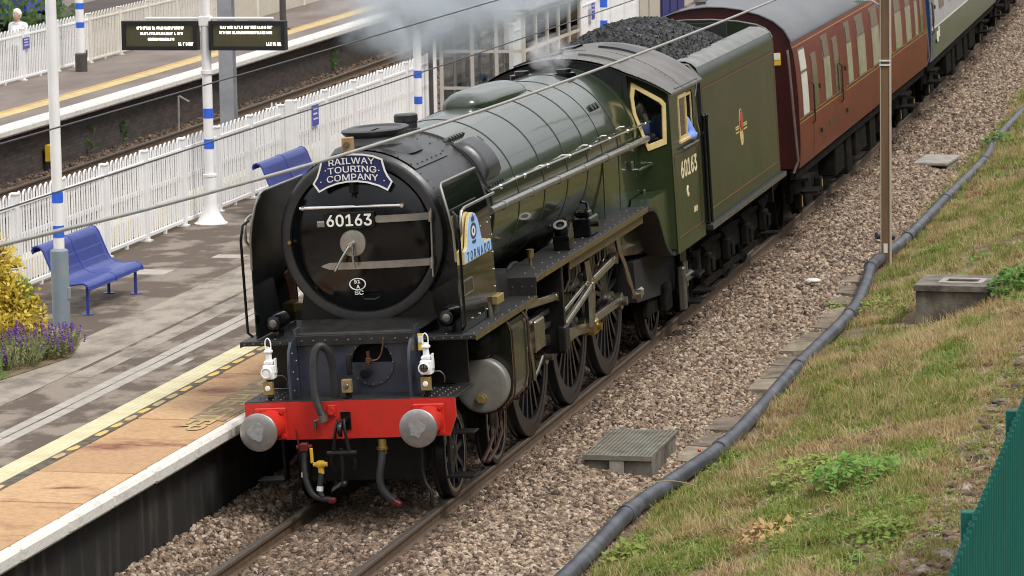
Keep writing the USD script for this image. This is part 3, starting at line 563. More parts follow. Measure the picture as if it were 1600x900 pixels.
LO.part('door_handle', B().tube([(-.065, .755, 2.83), (-.055, .74, 2.70), (-.045, .735, 2.57)], [.02, .014, .017], 8), 'polished', under=door)
LO.part('number_plate', B().bx(-.365, .197, .80, .845, 2.995, 3.165, .006), 'gloss_black', under=door)
LO.part('number', B().text('60163', .118, (-.084, .799, 3.02), 'front', .006, True, 1.0, True), 'letter_white', smooth=False, under=door)
ov = [(math.cos(t), math.sin(t)) for t in np.linspace(0, 2*PI, 33)[:-1]]
LO.part('shed_plate', B().prism(Polygon([(-.053+.093*a, 2.384+.066*b_) for a, b_ in ov], [[(-.053+.083*a, 2.384+.057*b_) for a, b_ in ov]]), 'y', .833, .843).text('51', .036, (-.056, .842, 2.393), 'front', .008, True, 1.15, True).text('A', .036, (-.05, .842, 2.338), 'front', .008, True, 1.1, True).text('SC', .045, (-.045, .85, 2.268), 'front', .008, True, 1.2, True), 'letter_white', smooth=False, under=door)
LO.part('door_step', B().tube([(-.02, .86, 2.26), (.02, .80, 2.225), (.14, .80, 2.22), (.19, .80, 2.24), (.2, .88, 2.25)], .011, 6), 'gloss_black', under=door)
LO.part('door_stop', B().cyl((-.80, .95, 2.85), (-.80, .9, 2.85), .02, n=10), 'brass', under=door)
LO.part('headboard_bracket', B().bx(-.06, .0, .80, .93, 3.36, 3.5, .01).cyl((-.03, .86, 3.36), (-.03, .8, 3.33), .012), 'gloss_black', under=door)
def stad(w, l, z, yc, n=40):
    t = np.arange(n)*2*PI/n; c, s = np.cos(t), np.sin(t); r = w
    return np.stack([r*c, yc+np.sign(s)*(l-w)*(np.abs(s) > 1e-6)+r*s, np.full(n, z)], 1)
ch = [(.48, .60, 3.70), (.42, .54, 3.775), (.34, .46, 3.80), (.295, .42, 3.83), (.285, .41, 3.89), (.30, .425, 3.905), (.335, .46, 3.94), (.34, .465, 3.96), (.315, .44, 3.975), (.27, .395, 3.97), (.25, .375, 3.955), (.02, .145, 3.95)]
chm = LO.part('chimney', B().loft([stad(w, l, z, 1.78) for w, l, z in ch]), 'smokebox_black', smooth=50)
p = Polygon([(-.52, 1.05), (.52, 1.05), (.62, 1.35), (.62, 2.25), (.52, 2.55), (-.52, 2.55), (-.62, 2.25), (-.62, 1.35)])
xs = np.linspace(-.62, .62, 15); sad = B().loft([np.array([(x, yy, ZC+math.sqrt(.945**2-x*x)) for x in xs]) for yy in (1.06, 1.4, 2.2, 2.52)], closed=False)
LO.part('saddle_plate', sad, 'smokebox_black', under=chm)
rv = B()
for x in np.linspace(-.56, .56, 9):
    z = ZC+math.sqrt(.945**2-x*x)
    for yy in (1.10, 2.47): rv.rivet((x, yy, z), (x, 0, z-ZC), .013)
for yy in np.linspace(1.3, 2.3, 6):
    for s in (-1, 1): rv.rivet((s*.58, yy, ZC+math.sqrt(.945**2-.58**2)), (s*.58, 0, .72), .013)
LO.part('rivets', rv, 'smokebox_black', under=chm, kind='stuff')
LO.part('snifting_valve', B().lathe([(.16, 3.76), (.155, 3.82), (.125, 3.83), (.125, 3.90), (.135, 3.905), (.135, 3.975), (.12, 3.99), (1e-4, 3.995)], (-.02, 3.15, 0), (0, 0, 1), 28), 'smokebox_black')
LO.part('marker_box', B().bx(-.125, -.015, .86, .97, 3.80, 3.955, .006), 'wood'); LO.part('marker_lens', B().lathe([(1e-4, -.02), (.03, -.018), (.034, 0), (.034, .02)], (-.07, .86, 3.88), Y, 16), 'dull_steel')
bo = LO.part('boiler', B().lathe([(.9, 3.02), (.945, 3.03), (.95, 4.2), (.985, 6.6), (1.0, 7.8), (1.0, 8.0)], (0, 0, ZC), Y, 80), 'loco_green', smooth=60)
for yy in (3.07, 4.3, 5.55, 6.75, 7.85): LO.part('boiler_band', B().lathe([(np.interp(yy, [3, 4.2, 6.6, 7.8], [.945, .95, .985, 1.0])+q, yy+o) for q, o in ((-.01, -.022), (.005, -.02), (.005, .02), (-.01, .022))], (0, 0, ZC), Y, 80), 'band_dark', under=bo, smooth=20)
def fsec(y, r, xb, zbot, n=40):
    t = np.linspace(0, PI, n); top = np.stack([r*np.cos(t), np.full(n, y), ZC+r*np.sin(t)], 1)
    q = np.linspace(0, 1, 8)[1:]; rt = np.stack([-(r*(1-q**1.5)+xb*q**1.5), np.full(7, y), ZC+(zbot-ZC)*q], 1); lf = rt.copy()[::-1]; lf[:, 0] *= -1
    return np.vstack([top, rt, lf])
fb = LO.part('firebox', B().loft([fsec(8.0, 1.0, .55, 2.0), fsec(8.6, 1.0, .75, 1.8), fsec(9.3, 1.0, .95, 1.5), fsec(10.2, 1.0, 1.0, 1.4), fsec(11.9, .99, 1.02, 1.3)], cap=True), 'loco_green', smooth=60)
for yy in (8.75, 9.7, 10.75): LO.part('firebox_band', B().loft([fsec(yy+o, 1.0+q, .97+q, 1.6) for o, q in ((-.022, -.01), (-.02, .006), (.02, .006), (.022, -.01))]), 'band_dark' if yy > 9 else 'loco_green', under=fb, smooth=20)
wp = B()
for s in (1, -1):
    for k in range(3):
        a = math.radians(36); wp.cyl((s*.99*math.cos(a), 9.05+k*.18, ZC+.99*math.sin(a)), (s*1.03*math.cos(a), 9.05+k*.18, ZC+1.03*math.sin(a)), .045, n=12)
LO.part('washout_plugs', wp, 'band_dark', under=fb)
for yy, zz in ((10.35, 2.55), (10.6, 2.0), (11.05, 2.1)): LO.part('washout_door', B().obx((1.035, yy, zz), (.03, .09, .13), bev=.01), 'dull_steel', under=fb)
# dome: a long streamlined casing on top
R = []
for yy, w, h in ((5.55, .04, .0), (5.57, .17, .10), (5.68, .25, .155), (5.95, .29, .175), (6.6, .31, .175), (7.2, .32, .16), (7.7, .31, .14), (7.84, .29, .12), (7.92, .24, .08), (7.93, .12, .0)):
    t = np.linspace(0, PI, 15); R.append(np.stack([w*np.cos(t), np.full(15, yy), ZC+.97*np.sqrt(np.maximum(0, 1-(w*np.cos(t)/1.02)**2))-.03+(h+.03)*np.sin(t)**.55], 1))
LO.part('dome', B().loft(R, closed=False), 'loco_green', smooth=60)
for s in (1, -1):
    a = math.radians(37); c = np.array([s*.95*math.cos(a), 3.35, ZC+.95*math.sin(a)])
    b = B(); P = []
    for yy, h in ((3.0, .03), (3.03, .11), (3.10, .13), (3.6, .13), (3.67, .11), (3.7, .03)):
        q = np.linspace(math.radians(20 if h > .05 else 19), math.radians(56 if h > .05 else 57), 9); rr = .93+h*np.sin((q-q[0])/(q[-1]-q[0])*PI)**.35
        P.append(np.stack([s*rr*np.cos(q), np.full(9, yy), ZC+rr*np.sin(q)], 1))
    cv = LO.part('superheater_cover', b.loft(P, closed=False), 'smokebox_black', smooth=50)
    rb = B()
    for e in (17, 59):
        for k in range(6): rb.cyl((s*.945*math.cos(math.radians(e)), 3.06+k*.12, ZC+.945*math.sin(math.radians(e))), (s*.985*math.cos(math.radians(e)), 3.06+k*.12, ZC+.985*math.sin(math.radians(e))), .022, n=6)
    LO.part('bolts', rb, 'smokebox_black', under=cv)
    LO.part('cover_flange', B().loft([np.stack([s*rr*np.cos(q), np.full(2, yy), ZC+rr*np.sin(q)], 1) for yy in (2.96, 3.74) for rr in (.953,) for q in [np.radians([14, 62])]], closed=False), 'smokebox_black', under=cv)
    hr = B().tube([(s*1.0, 2.75, 3.125), (s*1.02, 4.5, 3.12), (s*1.06, 7.5, 3.08), (s*1.07, 11.55, 3.02)], .013, 8)
    for yy in np.linspace(3.2, 11.2, 8): hr.cyl((s*.90, yy, 3.1), (s*1.03, yy, 3.1), .014, n=6).ball((s*np.interp(yy, [2.75, 7.5, 11.5], [1.0, 1.06, 1.07]), yy, np.interp(yy, [2.75, 7.5, 11.5], [3.125, 3.08, 3.02])), .028, 5)
    LO.part('handrail', hr, 'polished')
    ej = B().tube([(s*.99, 2.72, 2.90), (s*1.02, 4.5, 2.89), (s*1.06, 7.5, 2.86), (s*1.08, 11.6, 2.82)], .044, 12)
    for yy in np.linspace(3.3, 11.3, 7): ej.cyl((s*np.interp(yy, [2.7, 7.5, 11.6], [.99, 1.06, 1.08]), yy-.03, np.interp(yy, [2.7, 7.5, 11.6], [2.90, 2.86, 2.82])), (s*np.interp(yy, [2.7, 7.5, 11.6], [.99, 1.06, 1.08]), yy+.03, np.interp(yy, [2.7, 7.5, 11.6], [2.90, 2.86, 2.82])), .055, n=12)
    LO.part('ejector_pipe', ej, 'steel')
for x in (-.28, .28): LO.part('safety_valve', B().lathe([(.16, 3.70), (.16, 3.845), (.10, 3.855), (.095, 3.895), (1e-4, 3.90)], (x, 10.0, 0), (0, 0, 1), 20), 'gloss_black')
LO.part('inspection_plug', B().lathe([(.06, .0), (.06, .012), (.045, .016), (1e-4, .016)], (.62*.96, 4.05, ZC+.72), (.65, 0, .76), 16), 'band_dark')
def sum_text(t, h, y0, y1, z, x=1.239):
    b = []
    for i, ch_ in enumerate(t): b.append(B().text(ch_, h, (x, y0+(y1-y0)*(i+.5)/len(t), z), 'right', .003, True, 1.15, True))
    return b
# --- smoke deflectors
dp = [(1.14, 1.86), (1.14, 2.2), (1.135, 2.7), (1.12, 2.95), (1.09, 3.12), (1.045, 3.28), (.985, 3.44)]
for s in (1, -1):
    R = []
    for i, (x, z) in enumerate(dp):
        yf = .55 + (.12 if i == len(dp)-1 else 0); R.append(np.array([(s*x, yf, z), (s*x, 2.15, z), (s*(x-.012), 2.15, z), (s*(x-.012), yf, z)]))
    d = LO.part('smoke_deflector', B().loft(R, cap=True), 'mirror_black', smooth=50)
    LO.part('edging', B().tube([(s*1.128, .54, 2.62), (s*1.118, .54, 2.95), (s*1.088, .54, 3.12), (s*1.043, .55, 3.29), (s*1.0, .60, 3.42), (s*.985, .68, 3.445), (s*.985, 2.15, 3.445)], .014, 8), 'steel', under=d)
    LO.part('deflector_rail', B().tube([(s*1.15, .62, 2.84), (s*1.19, .60, 2.92), (s*1.19, .60, 3.05), (s*1.19, .66, 3.14), (s*1.19, .80, 3.165), (s*1.19, 2.12, 3.165)], .017, 8), 'steel', under=d)
    LO.part('grab_rail', B().tube([(s*1.16, .50, 1.9), (s*1.20, .46, 1.95), (s*1.20, .46, 2.95), (s*1.18, .5, 3.1), (s*1.12, .55, 3.15)], .016, 8), 'gloss_black', under=d)
    rv = B()
    for zz in np.linspace(1.95, 2.9, 6): rv.rivet((s*1.143, 2.1, zz), (s, 0, 0), .013)
    for yy in np.linspace(.7, 2.0, 5): rv.rivet((s*1.143, yy, 1.95), (s, 0, 0), .013); rv.rivet((s*1.128, yy, 2.86), (s, 0, 0), .013)
    LO.part('rivets', rv, 'steel', under=d)
    sx = lambda a, b_: (s*a, s*b_)
    LO.part('works_plate', B().prism(Polygon([(.70, 2.23), (1.12, 2.23), (1.12, 2.39), (.70, 2.39)], [[(.725, 2.245), (1.095, 2.245), (1.095, 2.375), (.725, 2.375)]]), 'x', *sorted(sx(1.14, 1.152))), 'steel', smooth=False)
    LO.part('works_plate_field', B().prism([(.725, 2.245), (1.095, 2.245), (1.095, 2.375), (.725, 2.375)], 'x', *sorted(sx(1.14, 1.147))), 'band_dark', smooth=False)
    arch = [(.49, 2.59), (1.68, 2.595), (1.68, 2.725), (1.42, 2.725), (1.33, 2.745), (1.27, 2.80), (1.22, 2.90), (1.16, 3.0), (1.06, 3.075), (.92, 3.105), (.79, 3.07), (.71, 2.98), (.665, 2.87), (.62, 2.77), (.56, 2.735), (.49, 2.73)]
    g = Polygon(arch)
    if s == -1: continue
    np_ = LO.part('name_plate', B().prism(g, 'x', *sorted(sx(1.15, 1.185))).prism(g.buffer(-.004), 'x', *sorted(sx(1.205, 1.235))), 'window_brass', smooth=20)
    LO.part('plate_face', B().prism(g.buffer(-.012), 'x', *sorted(sx(1.235, 1.239))), 'sky_blue', smooth=False, under=np_)
    if s == 1: [LO.part('letter', l_, 'crest_dark', smooth=False, under=np_) for l_ in sum_text('TORNADO', .09, .56, 1.62, 2.612)]
    cr = B().prism(Polygon([(.93+.13*a, 2.90+.088*b_) for a, b_ in ov], [[(.93+.085*a, 2.90+.055*b_) for a, b_ in ov]]), 'x', *sorted(sx(1.239, 1.242))).prism([(.87, 3.0), (.99, 3.0), (1.0, 3.06), (.96, 3.035), (.93, 3.075), (.9, 3.035), (.86, 3.06)], 'x', *sorted(sx(1.239, 1.242))).prism([(.84, 2.80), (1.02, 2.80), (.99, 2.765), (.87, 2.765)], 'x', *sorted(sx(1.239, 1.242)))
    LO.part('crest', cr.ball((s*1.24, .93, 2.90), .03, 5, (.15, 1, 1)), 'crest_dark', smooth=False, under=np_)
    LO.part('crest_field', B().prism([(.93+.085*a, 2.90+.055*b_) for a, b_ in ov], 'x', *sorted(sx(1.239, 1.2405))), 'letter_white', smooth=False, under=np_)
# --- running plates
rp = B().bx(-1.3, 1.3, .47, .92, 1.80, 1.85, .004)
for s in (1, -1): rp.bx(s*.62, s*1.3, .9201, 3.39, 1.80, 1.85, .004)
LO.part('front_running_plate', rp, 'plate_black')
for s in (1, -1):
    LO.part('edge_strip', B().bx(s*1.30, s*1.306, .48, 3.38, 1.785, 1.842), 'valance_brown')
    LO.part('running_plate', B().bx(s*.80, s*1.3, 3.39, 9.95, 2.01, 2.06, .004), 'plate_black')
    LO.part('step_riser', B().bx(s*.72, s*1.298, 3.375, 3.41, 1.85, 2.056, .003), 'plate_black')
    LO.part('valance', B().bx(s*1.30, s*1.307, 3.385, 9.9, 1.995, 2.054).bx(s*1.22, s*1.24, 5.4, 9.85, 1.86, 2.01), 'valance_brown')
    rv = B()
    for yy in np.linspace(.6, 3.2, 9): rv.rivet((s*1.25, yy, 1.85), (0, 0, 1), .014); rv.rivet((s*.95, yy, 1.85), (0, 0, 1), .014)
    for yy in np.linspace(3.6, 9.8, 22): rv.rivet((s*1.25, yy, 2.06), (0, 0, 1), .013)
    for yy in np.linspace(3.7, 9.5, 14): rv.rivet((s*1.1, yy, 2.06), (0, 0, 1), .013)
    for x in np.linspace(.75, 1.25, 6): rv.rivet((s*x, .47, 1.825), (0, -1, 0), .012)
    for x in np.linspace(.8, 1.25, 5): rv.rivet((s*x, 3.375, 1.95), (0, -1, 0), .012)
    LO.part('plate_rivets', rv, 'dull_steel')
    cv = [(9.95, 2.035), (10.15, 2.02), (10.32, 1.96), (10.48, 1.85), (10.62, 1.70), (10.78, 1.53), (10.95, 1.40), (11.15, 1.31), (11.4, 1.26), (11.8, 1.235), (13.65, 1.235)]
    LO.part('drop_plate', B().loft([np.array([(s*1.0, y-.02, z-.04), (s*1.33, y-.02, z-.04), (s*1.33, y+.0, z+.01), (s*1.0, y+.0, z+.01)]) for y, z in cv], cap=True), 'plate_black', smooth=50)
    LO.part('side_sheet', B().prism(cv[1:-1]+[(11.8, 2.12), (10.25, 2.12)], 'x', *sorted((s*1.02, s*1.285))), 'cab_green')
    LO.part('side_sheet_rail', B().cyl((s*1.13, 10.35, 2.50), (s*1.13, 11.35, 2.48), .018, n=8).cyl((s*1.0, 10.4, 2.5), (s*1.13, 10.4, 2.5), .012, n=6).cyl((s*1.0, 11.3, 2.48), (s*1.13, 11.3, 2.48), .012, n=6), 'polished')
# apron between the frames
LO.part('apron_plate', B().prism(Polygon([(-.64, 1.27), (.64, 1.27), (.64, 1.89), (-.64, 1.89)], [[(.17+.225*math.cos(t), 1.60+.225*math.sin(t)) for t in np.linspace(0, PI, 17)]]), 'y', .40, .43), 'apron_black')
LO.part('apron_back', B().bx(-.62, .62, .62, .65, 1.27, 1.9), 'cab_dark')
LO.part('inspection_cover', B().prism([(.17+.245*math.cos(t), 1.60+.245*math.sin(t)) for t in np.linspace(-PI, 0, 19)], 'y', .385, .40), 'apron_black')
rv = B()
for t in np.linspace(-PI, PI, 17)[:-1]: rv.rivet((.17+.235*math.cos(t), .385, 1.60+.235*math.sin(t)), (0, -1, 0), .012)
LO.part('cover_bolts', rv, 'dull_steel')
LO.part('apron_top', B().loft([np.array([(-.64, .40, 1.885), (.64, .40, 1.885), (.64, .44, 1.91), (-.64, .44, 1.91)]), np.array([(-.66, .42, 1.91), (.66, .42, 1.91), (.66, .46, 1.93), (-.66, .46, 1.93)]), np.array([(-.80, .93, 1.97), (.80, .93, 1.97), (.80, .95, 2.0), (-.80, .95, 2.0)])], cap=True).bx(-.66, .66, .37, .42, 1.80, 1.91, .004), 'plate_black', smooth=20)
rv = B()
for x in np.linspace(-.58, .58, 10): rv.rivet((x, .37, 1.855), (0, -1, 0), .013)
LO.part('apron_rivets', rv, 'dull_steel')
LO.part('smokebox_saddle', B().prism([(-.78, 1.85), (.78, 1.85), (.70, 2.3), (-.70, 2.3)], 'y', .97, 2.6), 'frame_black')
for s in (1, -1):
    fp_ = [(.08, 1.27), (.08, 1.62), (.12, 1.78), (.22, 1.87), (.40, 1.89), (.40, 1.98), (.55, 1.98), (.55, 1.27)]
    LO.part('frame_plate', B().prism(fp_, 'x', *sorted((s*.645, s*.675))), 'apron_black')
    rv = B()
    for k in range(5): rv.rivet((s*.645, .2+.14*(k % 2), 1.35+.1*k), (-s, 0, 0), .014)
    LO.part('frame_bolts', rv, 'dull_steel')
    LO.part('inside_bracket', B().bx(s*.68, s*1.1, .85, .9, 1.28, 1.8).bx(s*.70, s*.74, .5, .88, 1.55, 1.60), 'frame_black')
LO.part('beam_top_plate', B().bx(-1.15, 1.15, .015, .85, 1.245, 1.272, .003), 'plate_black')
rv = B()
for s in (1, -1):
    for k in range(5):
        for q in range(4): rv.rivet((s*(.78+.09*q), .12+.12*k, 1.272), (0, 0, 1), .013)
LO.part('beam_plate_rivets', rv, 'dull_steel')
# smokebox door lights, front lamps on brackets
for x in (-.9, -.035, .83):
    LO.part('lamp_iron', B().bx(x-.03, x+.03, .13, .16, 1.27, 1.52 if abs(x) > .1 else 1.40).bx(x-.03, x+.03, .03, .16, 1.27, 1.285), 'gloss_black')
    e = LO.part('electric_marker_box', B().bx(x-.052, x+.052, .06, .13, 1.335, 1.475, .005), 'brass_box'); LO.part('marker_glass', B().lathe([(1e-4, -.012), (.024, -.008), (.03, 0), (.03, .012)], (x, .06, 1.405), Y, 16), 'enamel_white' if abs(x) > .1 else 'dull_steel', under=e)
LO.part('centre_lamp_iron', B().bx(-.06, .0, .2, .23, 1.50, 1.72, .004), 'gloss_black')
LO.part('spotlight', B().lathe([(1e-4, -.10), (.05, -.10), (.055, -.06), (.04, .08), (1e-4, .1)], (.125, .33, 1.50), Y, 18), 'gloss_black')
LO.part('drain_cock', B().cyl((.15, .40, 1.60), (.15, .33, 1.60), .018, n=10).cyl((.15, .34, 1.58), (.15, .34, 1.73), .022, n=10).bx(.12, .18, .32, .36, 1.60, 1.66, .006), 'copper')
LO.part('drain_pipe', B().tube([(.17, .34, 1.63), (.25, .34, 1.64), (.30, .35, 1.72), (.32, .38, 1.86)], .009, 6, 4), 'copper')
LO.part('hazard_tag', B().bx(.70, .76, .36, .365, 1.72, 1.90), 'yellow_tag'); LO.part('hazard_tag', B().bx(.705, .755, .357, .36, 1.80, 1.87), 'letter_white')
for s in (1, -1):
    LO.part('front_headlight', B().lathe([(1e-4, -.20), (.045, -.20), (.075, -.19), (.10, -.15), (.10, .12), (.085, .16), (1e-4, .17)], (s*.96, .80, 2.02), Y, 24).bx(s*.96-.03, s*.96+.03, .7, .9, 1.85, 1.95), 'gloss_black'); LO.part('headlight_lens', B().lathe([(1e-4, -.012), (.03, -.008), (.045, 0)], (s*.96, .598, 2.02), Y, 20), 'dull_steel')
# --- buffer beam
LO.part('buffer_beam', B().prism([(-1.15, 1.262), (1.15, 1.262), (1.15, 1.06), (1.07, .86), (-1.07, .86), (-1.15, 1.06)], 'y', 0, .045), 'red_paint')
for s in (1, -1):
    bf = LO.part('buffer', B().bx(s*.864-.17, s*.864+.17, -.03, .0, .87, 1.21, .01).lathe([(.165, -.02), (.155, -.06), (.14, -.32), (.148, -.33), (.148, -.36), (.11, -.36)], (s*.864, 0, 1.03), Y, 28), 'red_paint')
    LO.part('buffer_ram', B().cyl((s*.864, -.30, 1.03), (s*.864, -.47, 1.03), .09, n=20), 'dull_steel', under=bf)
    LO.part('buffer_head', B().lathe([(1e-4, -.515), (.08, -.512), (.15, -.503), (.19, -.492), (.203, -.48), (.203, -.462), (.15, -.45), (1e-4, -.45)], (s*.864, 0, 1.03), Y, 40), 'buffer_steel', under=bf, smooth=40)
    gz = [(s*.864-.01+(.085+.02*math.sin(3*t+s))*math.cos(t), 1.035+(.09+.015*math.cos(5*t))*math.sin(t)) for t in np.linspace(0, 2*PI, 30)[:-1]]; LO.part('grease_patch', B().prism(gz, 'y', -.5175, -.509), 'buffer_grease', under=bf)
    bb = B()
    for a in (-1, 1):
        for c in (-1, 1): bb.cyl((s*.864+a*.135, -.03, 1.04+c*.135), (s*.864+a*.135, -.06, 1.04+c*.135), .026, n=6)
    LO.part('buffer_bolts', bb, 'red_paint', under=bf)
hk = B().tube([(-.045, .0, 1.05), (-.045, -.16, 1.06), (-.045, -.25, 1.03), (-.045, -.27, .96), (-.045, -.22, .93)], [.035, .03, .03, .026, .018], 8, 4).bx(-.1, .01, -.012, 0, .95, 1.15, .004)
LO.part('draw_hook', hk, 'gloss_black')
cp = B()
for s in (1, -1): cp.tube([(-.045+s*.035, -.2, 1.10), (-.045+s*.05, -.24, 1.0), (-.045+s*.07, -.25, .86), (-.045+s*.085, -.25, .76)], [.014, .016, .018, .022], 8, 3)
cp.cyl((-.20, -.25, .75), (.12, -.25, .75), .026, n=10).cyl((-.045, -.25, .80), (-.045, -.25, .52), .02, n=8).ball((-.045, -.25, .42), .035, 6).cyl((-.045, -.25, .72), (-.055, -.27, .42), .010, n=6)
for s in (1, -1): cp.tube([(-.045+s*.1, -.24, .75), (-.045+s*.13, -.2, .64), (-.045+s*.10, -.17, .56)], .018, 8, 3)
LO.part('screw_coupling', cp, 'frame_black')
LO.part('vacuum_hose', B().tube([(-.20, .22, 1.27), (-.205, .2, 1.55), (-.225, .14, 1.76), (-.29, .07, 1.845), (-.345, .02, 1.76), (-.355, -.02, 1.55), (-.34, -.06, 1.32), (-.29, -.085, 1.16), (-.27, -.09, 1.12)], .042, 12, 4), 'rubber', smooth=60)
LO.part('hose_cap', B().cyl((-.275, -.09, 1.13), (-.26, -.09, 1.06), .05, n=14).bx(-.39, -.36, -.05, -.02, .97, 1.07, .005).cyl((-.37, -.06, 1.06), (-.28, -.06, 1.1), .01, n=6), 'dull_steel')
LO.part('vacuum_bracket', B().cyl((-.19, .0, 1.16), (-.19, -.05, 1.16), .04, n=12).bx(-.23, -.15, -.02, 0, 1.1, 1.22, .006), 'red_paint')
LO.part('brake_cock', B().bx(-.56, -.47, -.08, .02, .74, .83, .012).cyl((-.6, -.03, .785), (-.43, -.03, .785), .026, n=10).tube([(-.575, -.04, .80), (-.58, -.05, .92), (-.585, -.05, .98)], .010, 6), 'red_valve')
LO.part('brake_cock', B().ico((-.34, -.06, .60), .065, 1, (1, .7, .7)).cyl((-.34, -.06, .63), (-.34, -.06, .50), .032, n=10).cyl((-.42, -.06, .60), (-.27, -.06, .60), .024, n=10).bx(-.44, -.41, -.10, -.07, .62, .78, .005), 'yellow_valve')
LO.part('brake_hose', B().tube([(-.515, -.03, .76), (-.52, -.05, .62), (-.51, -.08, .45), (-.44, -.1, .29), (-.34, -.1, .24), (-.25, -.1, .23)], .032, 10, 4), 'rubber', smooth=60)
LO.part('brake_hose', B().tube([(-.34, -.06, .52), (-.35, -.08, .42), (-.36, -.1, .33), (-.33, -.11, .26)], .030, 10, 4), 'rubber', smooth=60)
LO.part('hose_end', B().bx(-.27, -.19, -.14, -.07, .19, .25, .015), 'red_valve'); LO.part('hose_band', B().cyl((-.525, -.06, .52), (-.522, -.065, .47), .036, n=10).cyl((-.355, -.09, .37), (-.36, -.1, .32), .034, n=10), 'letter_white')
LO.part('steam_heat_hose', B().tube([(.325, .02, .75), (.315, -.02, .60), (.295, -.05, .46), (.31, -.07, .35), (.38, -.09, .25), (.45, -.10, .20)], .040, 12, 4), 'rubber', smooth=60)
LO.part('steam_heat_elbow', B().cyl((.325, .03, .84), (.325, .02, .68), .045, n=14).cyl((.325, .02, .76), (.325, .02, .73), .06, n=14), 'brass'); LO.part('hose_end', B().obx((.47, -.10, .18), (.11, .07, .06), ry=.5, bev=.015), 'red_valve')
# --- frames, bogie, wheels
LO.part('main_frame', B().bx(-.62, -.56, .5, 13.2, .95, 1.80).bx(.56, .62, .5, 13.2, .95, 1.80).bx(-.56, .56, .75, .80, .40, 1.25).bx(-.56, .56, 3.4, 3.5, .9, 1.7).bx(-.6, .6, 5.6, 5.7, .6, 1.8).bx(-.6, .6, 8.0, 8.1, .5, 1.8), 'frame_black')
LO.part('bogie_frame', B().bx(-.62, .62, .45, .50, .32, .86, .01).bx(-.64, -.60, .4, 3.8, .42, .72).bx(.60, .64, .4, 3.8, .42, .72).bx(-.6, .6, 1.9, 2.3, .4, .75), 'frame_black')
for s in (1, -1): LO.part('guard_iron', B().tube([(s*.66, .35, .8), (s*.66, .30, .45), (s*.70, .28, .30), (s*.76, .26, .22), (s*.76, .25, .06)], .022, 6), 'frame_black')
def wheel(y, r, spokes, xo, s, kind, cw=None, crank=None):
    w = LO.part(kind, B().lathe([(r*.80, xo-.11), (r*.80, xo-.012), (r*.90, xo-.008), (r*.905, xo-.03), (r*.905, xo-.12)], (0, y, r), (s, 0, 0), 56), 'wheel_grey', smooth=30)
    LO.part('tyre', B().lathe([(r*.90, xo-.14), (r+.028, xo-.14), (r+.028, xo-.115), (r+.003, xo-.10), (r, xo-.01), (r-.008, xo), (r*.90, xo), (r*.90, xo-.14)], (0, y, r), (s, 0, 0), 56), 'wheel_grey', under=w, smooth=30)
    b = B()
    for i in range(spokes):
        a = i/spokes*2*PI+.1; c, n_ = math.cos(a), math.sin(a); ra, rb_ = r*.17, r*.83; R = []
        for rr, hw, hx in ((ra, .044, .05), ((ra+rb_)/2, .034, .036), (rb_, .044, .036)):
            q = []
            for u, v_ in ((-1, -1), (1, -1), (1, 1), (-1, 1)): q.append((s*(xo-.05+u*hx*.8), y+c*rr-n_*v_*hw*.8, r+n_*rr+c*v_*hw*.8))
            R.append(np.array(q))
        b.loft(R, cap=True)
    LO.part('spokes', b, 'wheel_grey', under=w, smooth=20)
    LO.part('hub', B().lathe([(1e-4, xo+.01), (r*.10, xo+.01), (r*.19, xo-.005), (r*.21, xo-.03), (r*.21, xo-.11)], (0, y, r), (s, 0, 0), 24), 'wheel_grey', under=w)
    LO.part('rim_face', B().lathe([(r*.815, xo-.006), (r*.895, xo-.004)], (0, y, r), (s, 0, 0), 56), 'rod_steel' if r < .5 else 'wheel_grey', under=w)
    if cw is not None:
        t = np.linspace(cw-.62, cw+.62, 15); p = [(y+r*.80*math.cos(a), r+r*.80*math.sin(a)) for a in t]; LO.part('balance_weight', B().prism(p, 'x', *sorted((s*(xo-.06), s*(xo-.004)))), 'wheel_grey', under=w)
    if crank: LO.part('crank_pin', B().cyl((s*(xo-.05), y+crank[0], r+crank[1]), (s*(xo+.22), y+crank[0], r+crank[1]), .06, n=14).cyl((s*(xo-.06), y+crank[0], r+crank[1]), (s*(xo+.03), y+crank[0], r+crank[1]), .13, n=20), 'dull_steel', under=w)
RR0 = 1.985
YB, YD, CRK = (1.14, 3.045), (4.785, 6.995, 9.205), (.295, -.12)
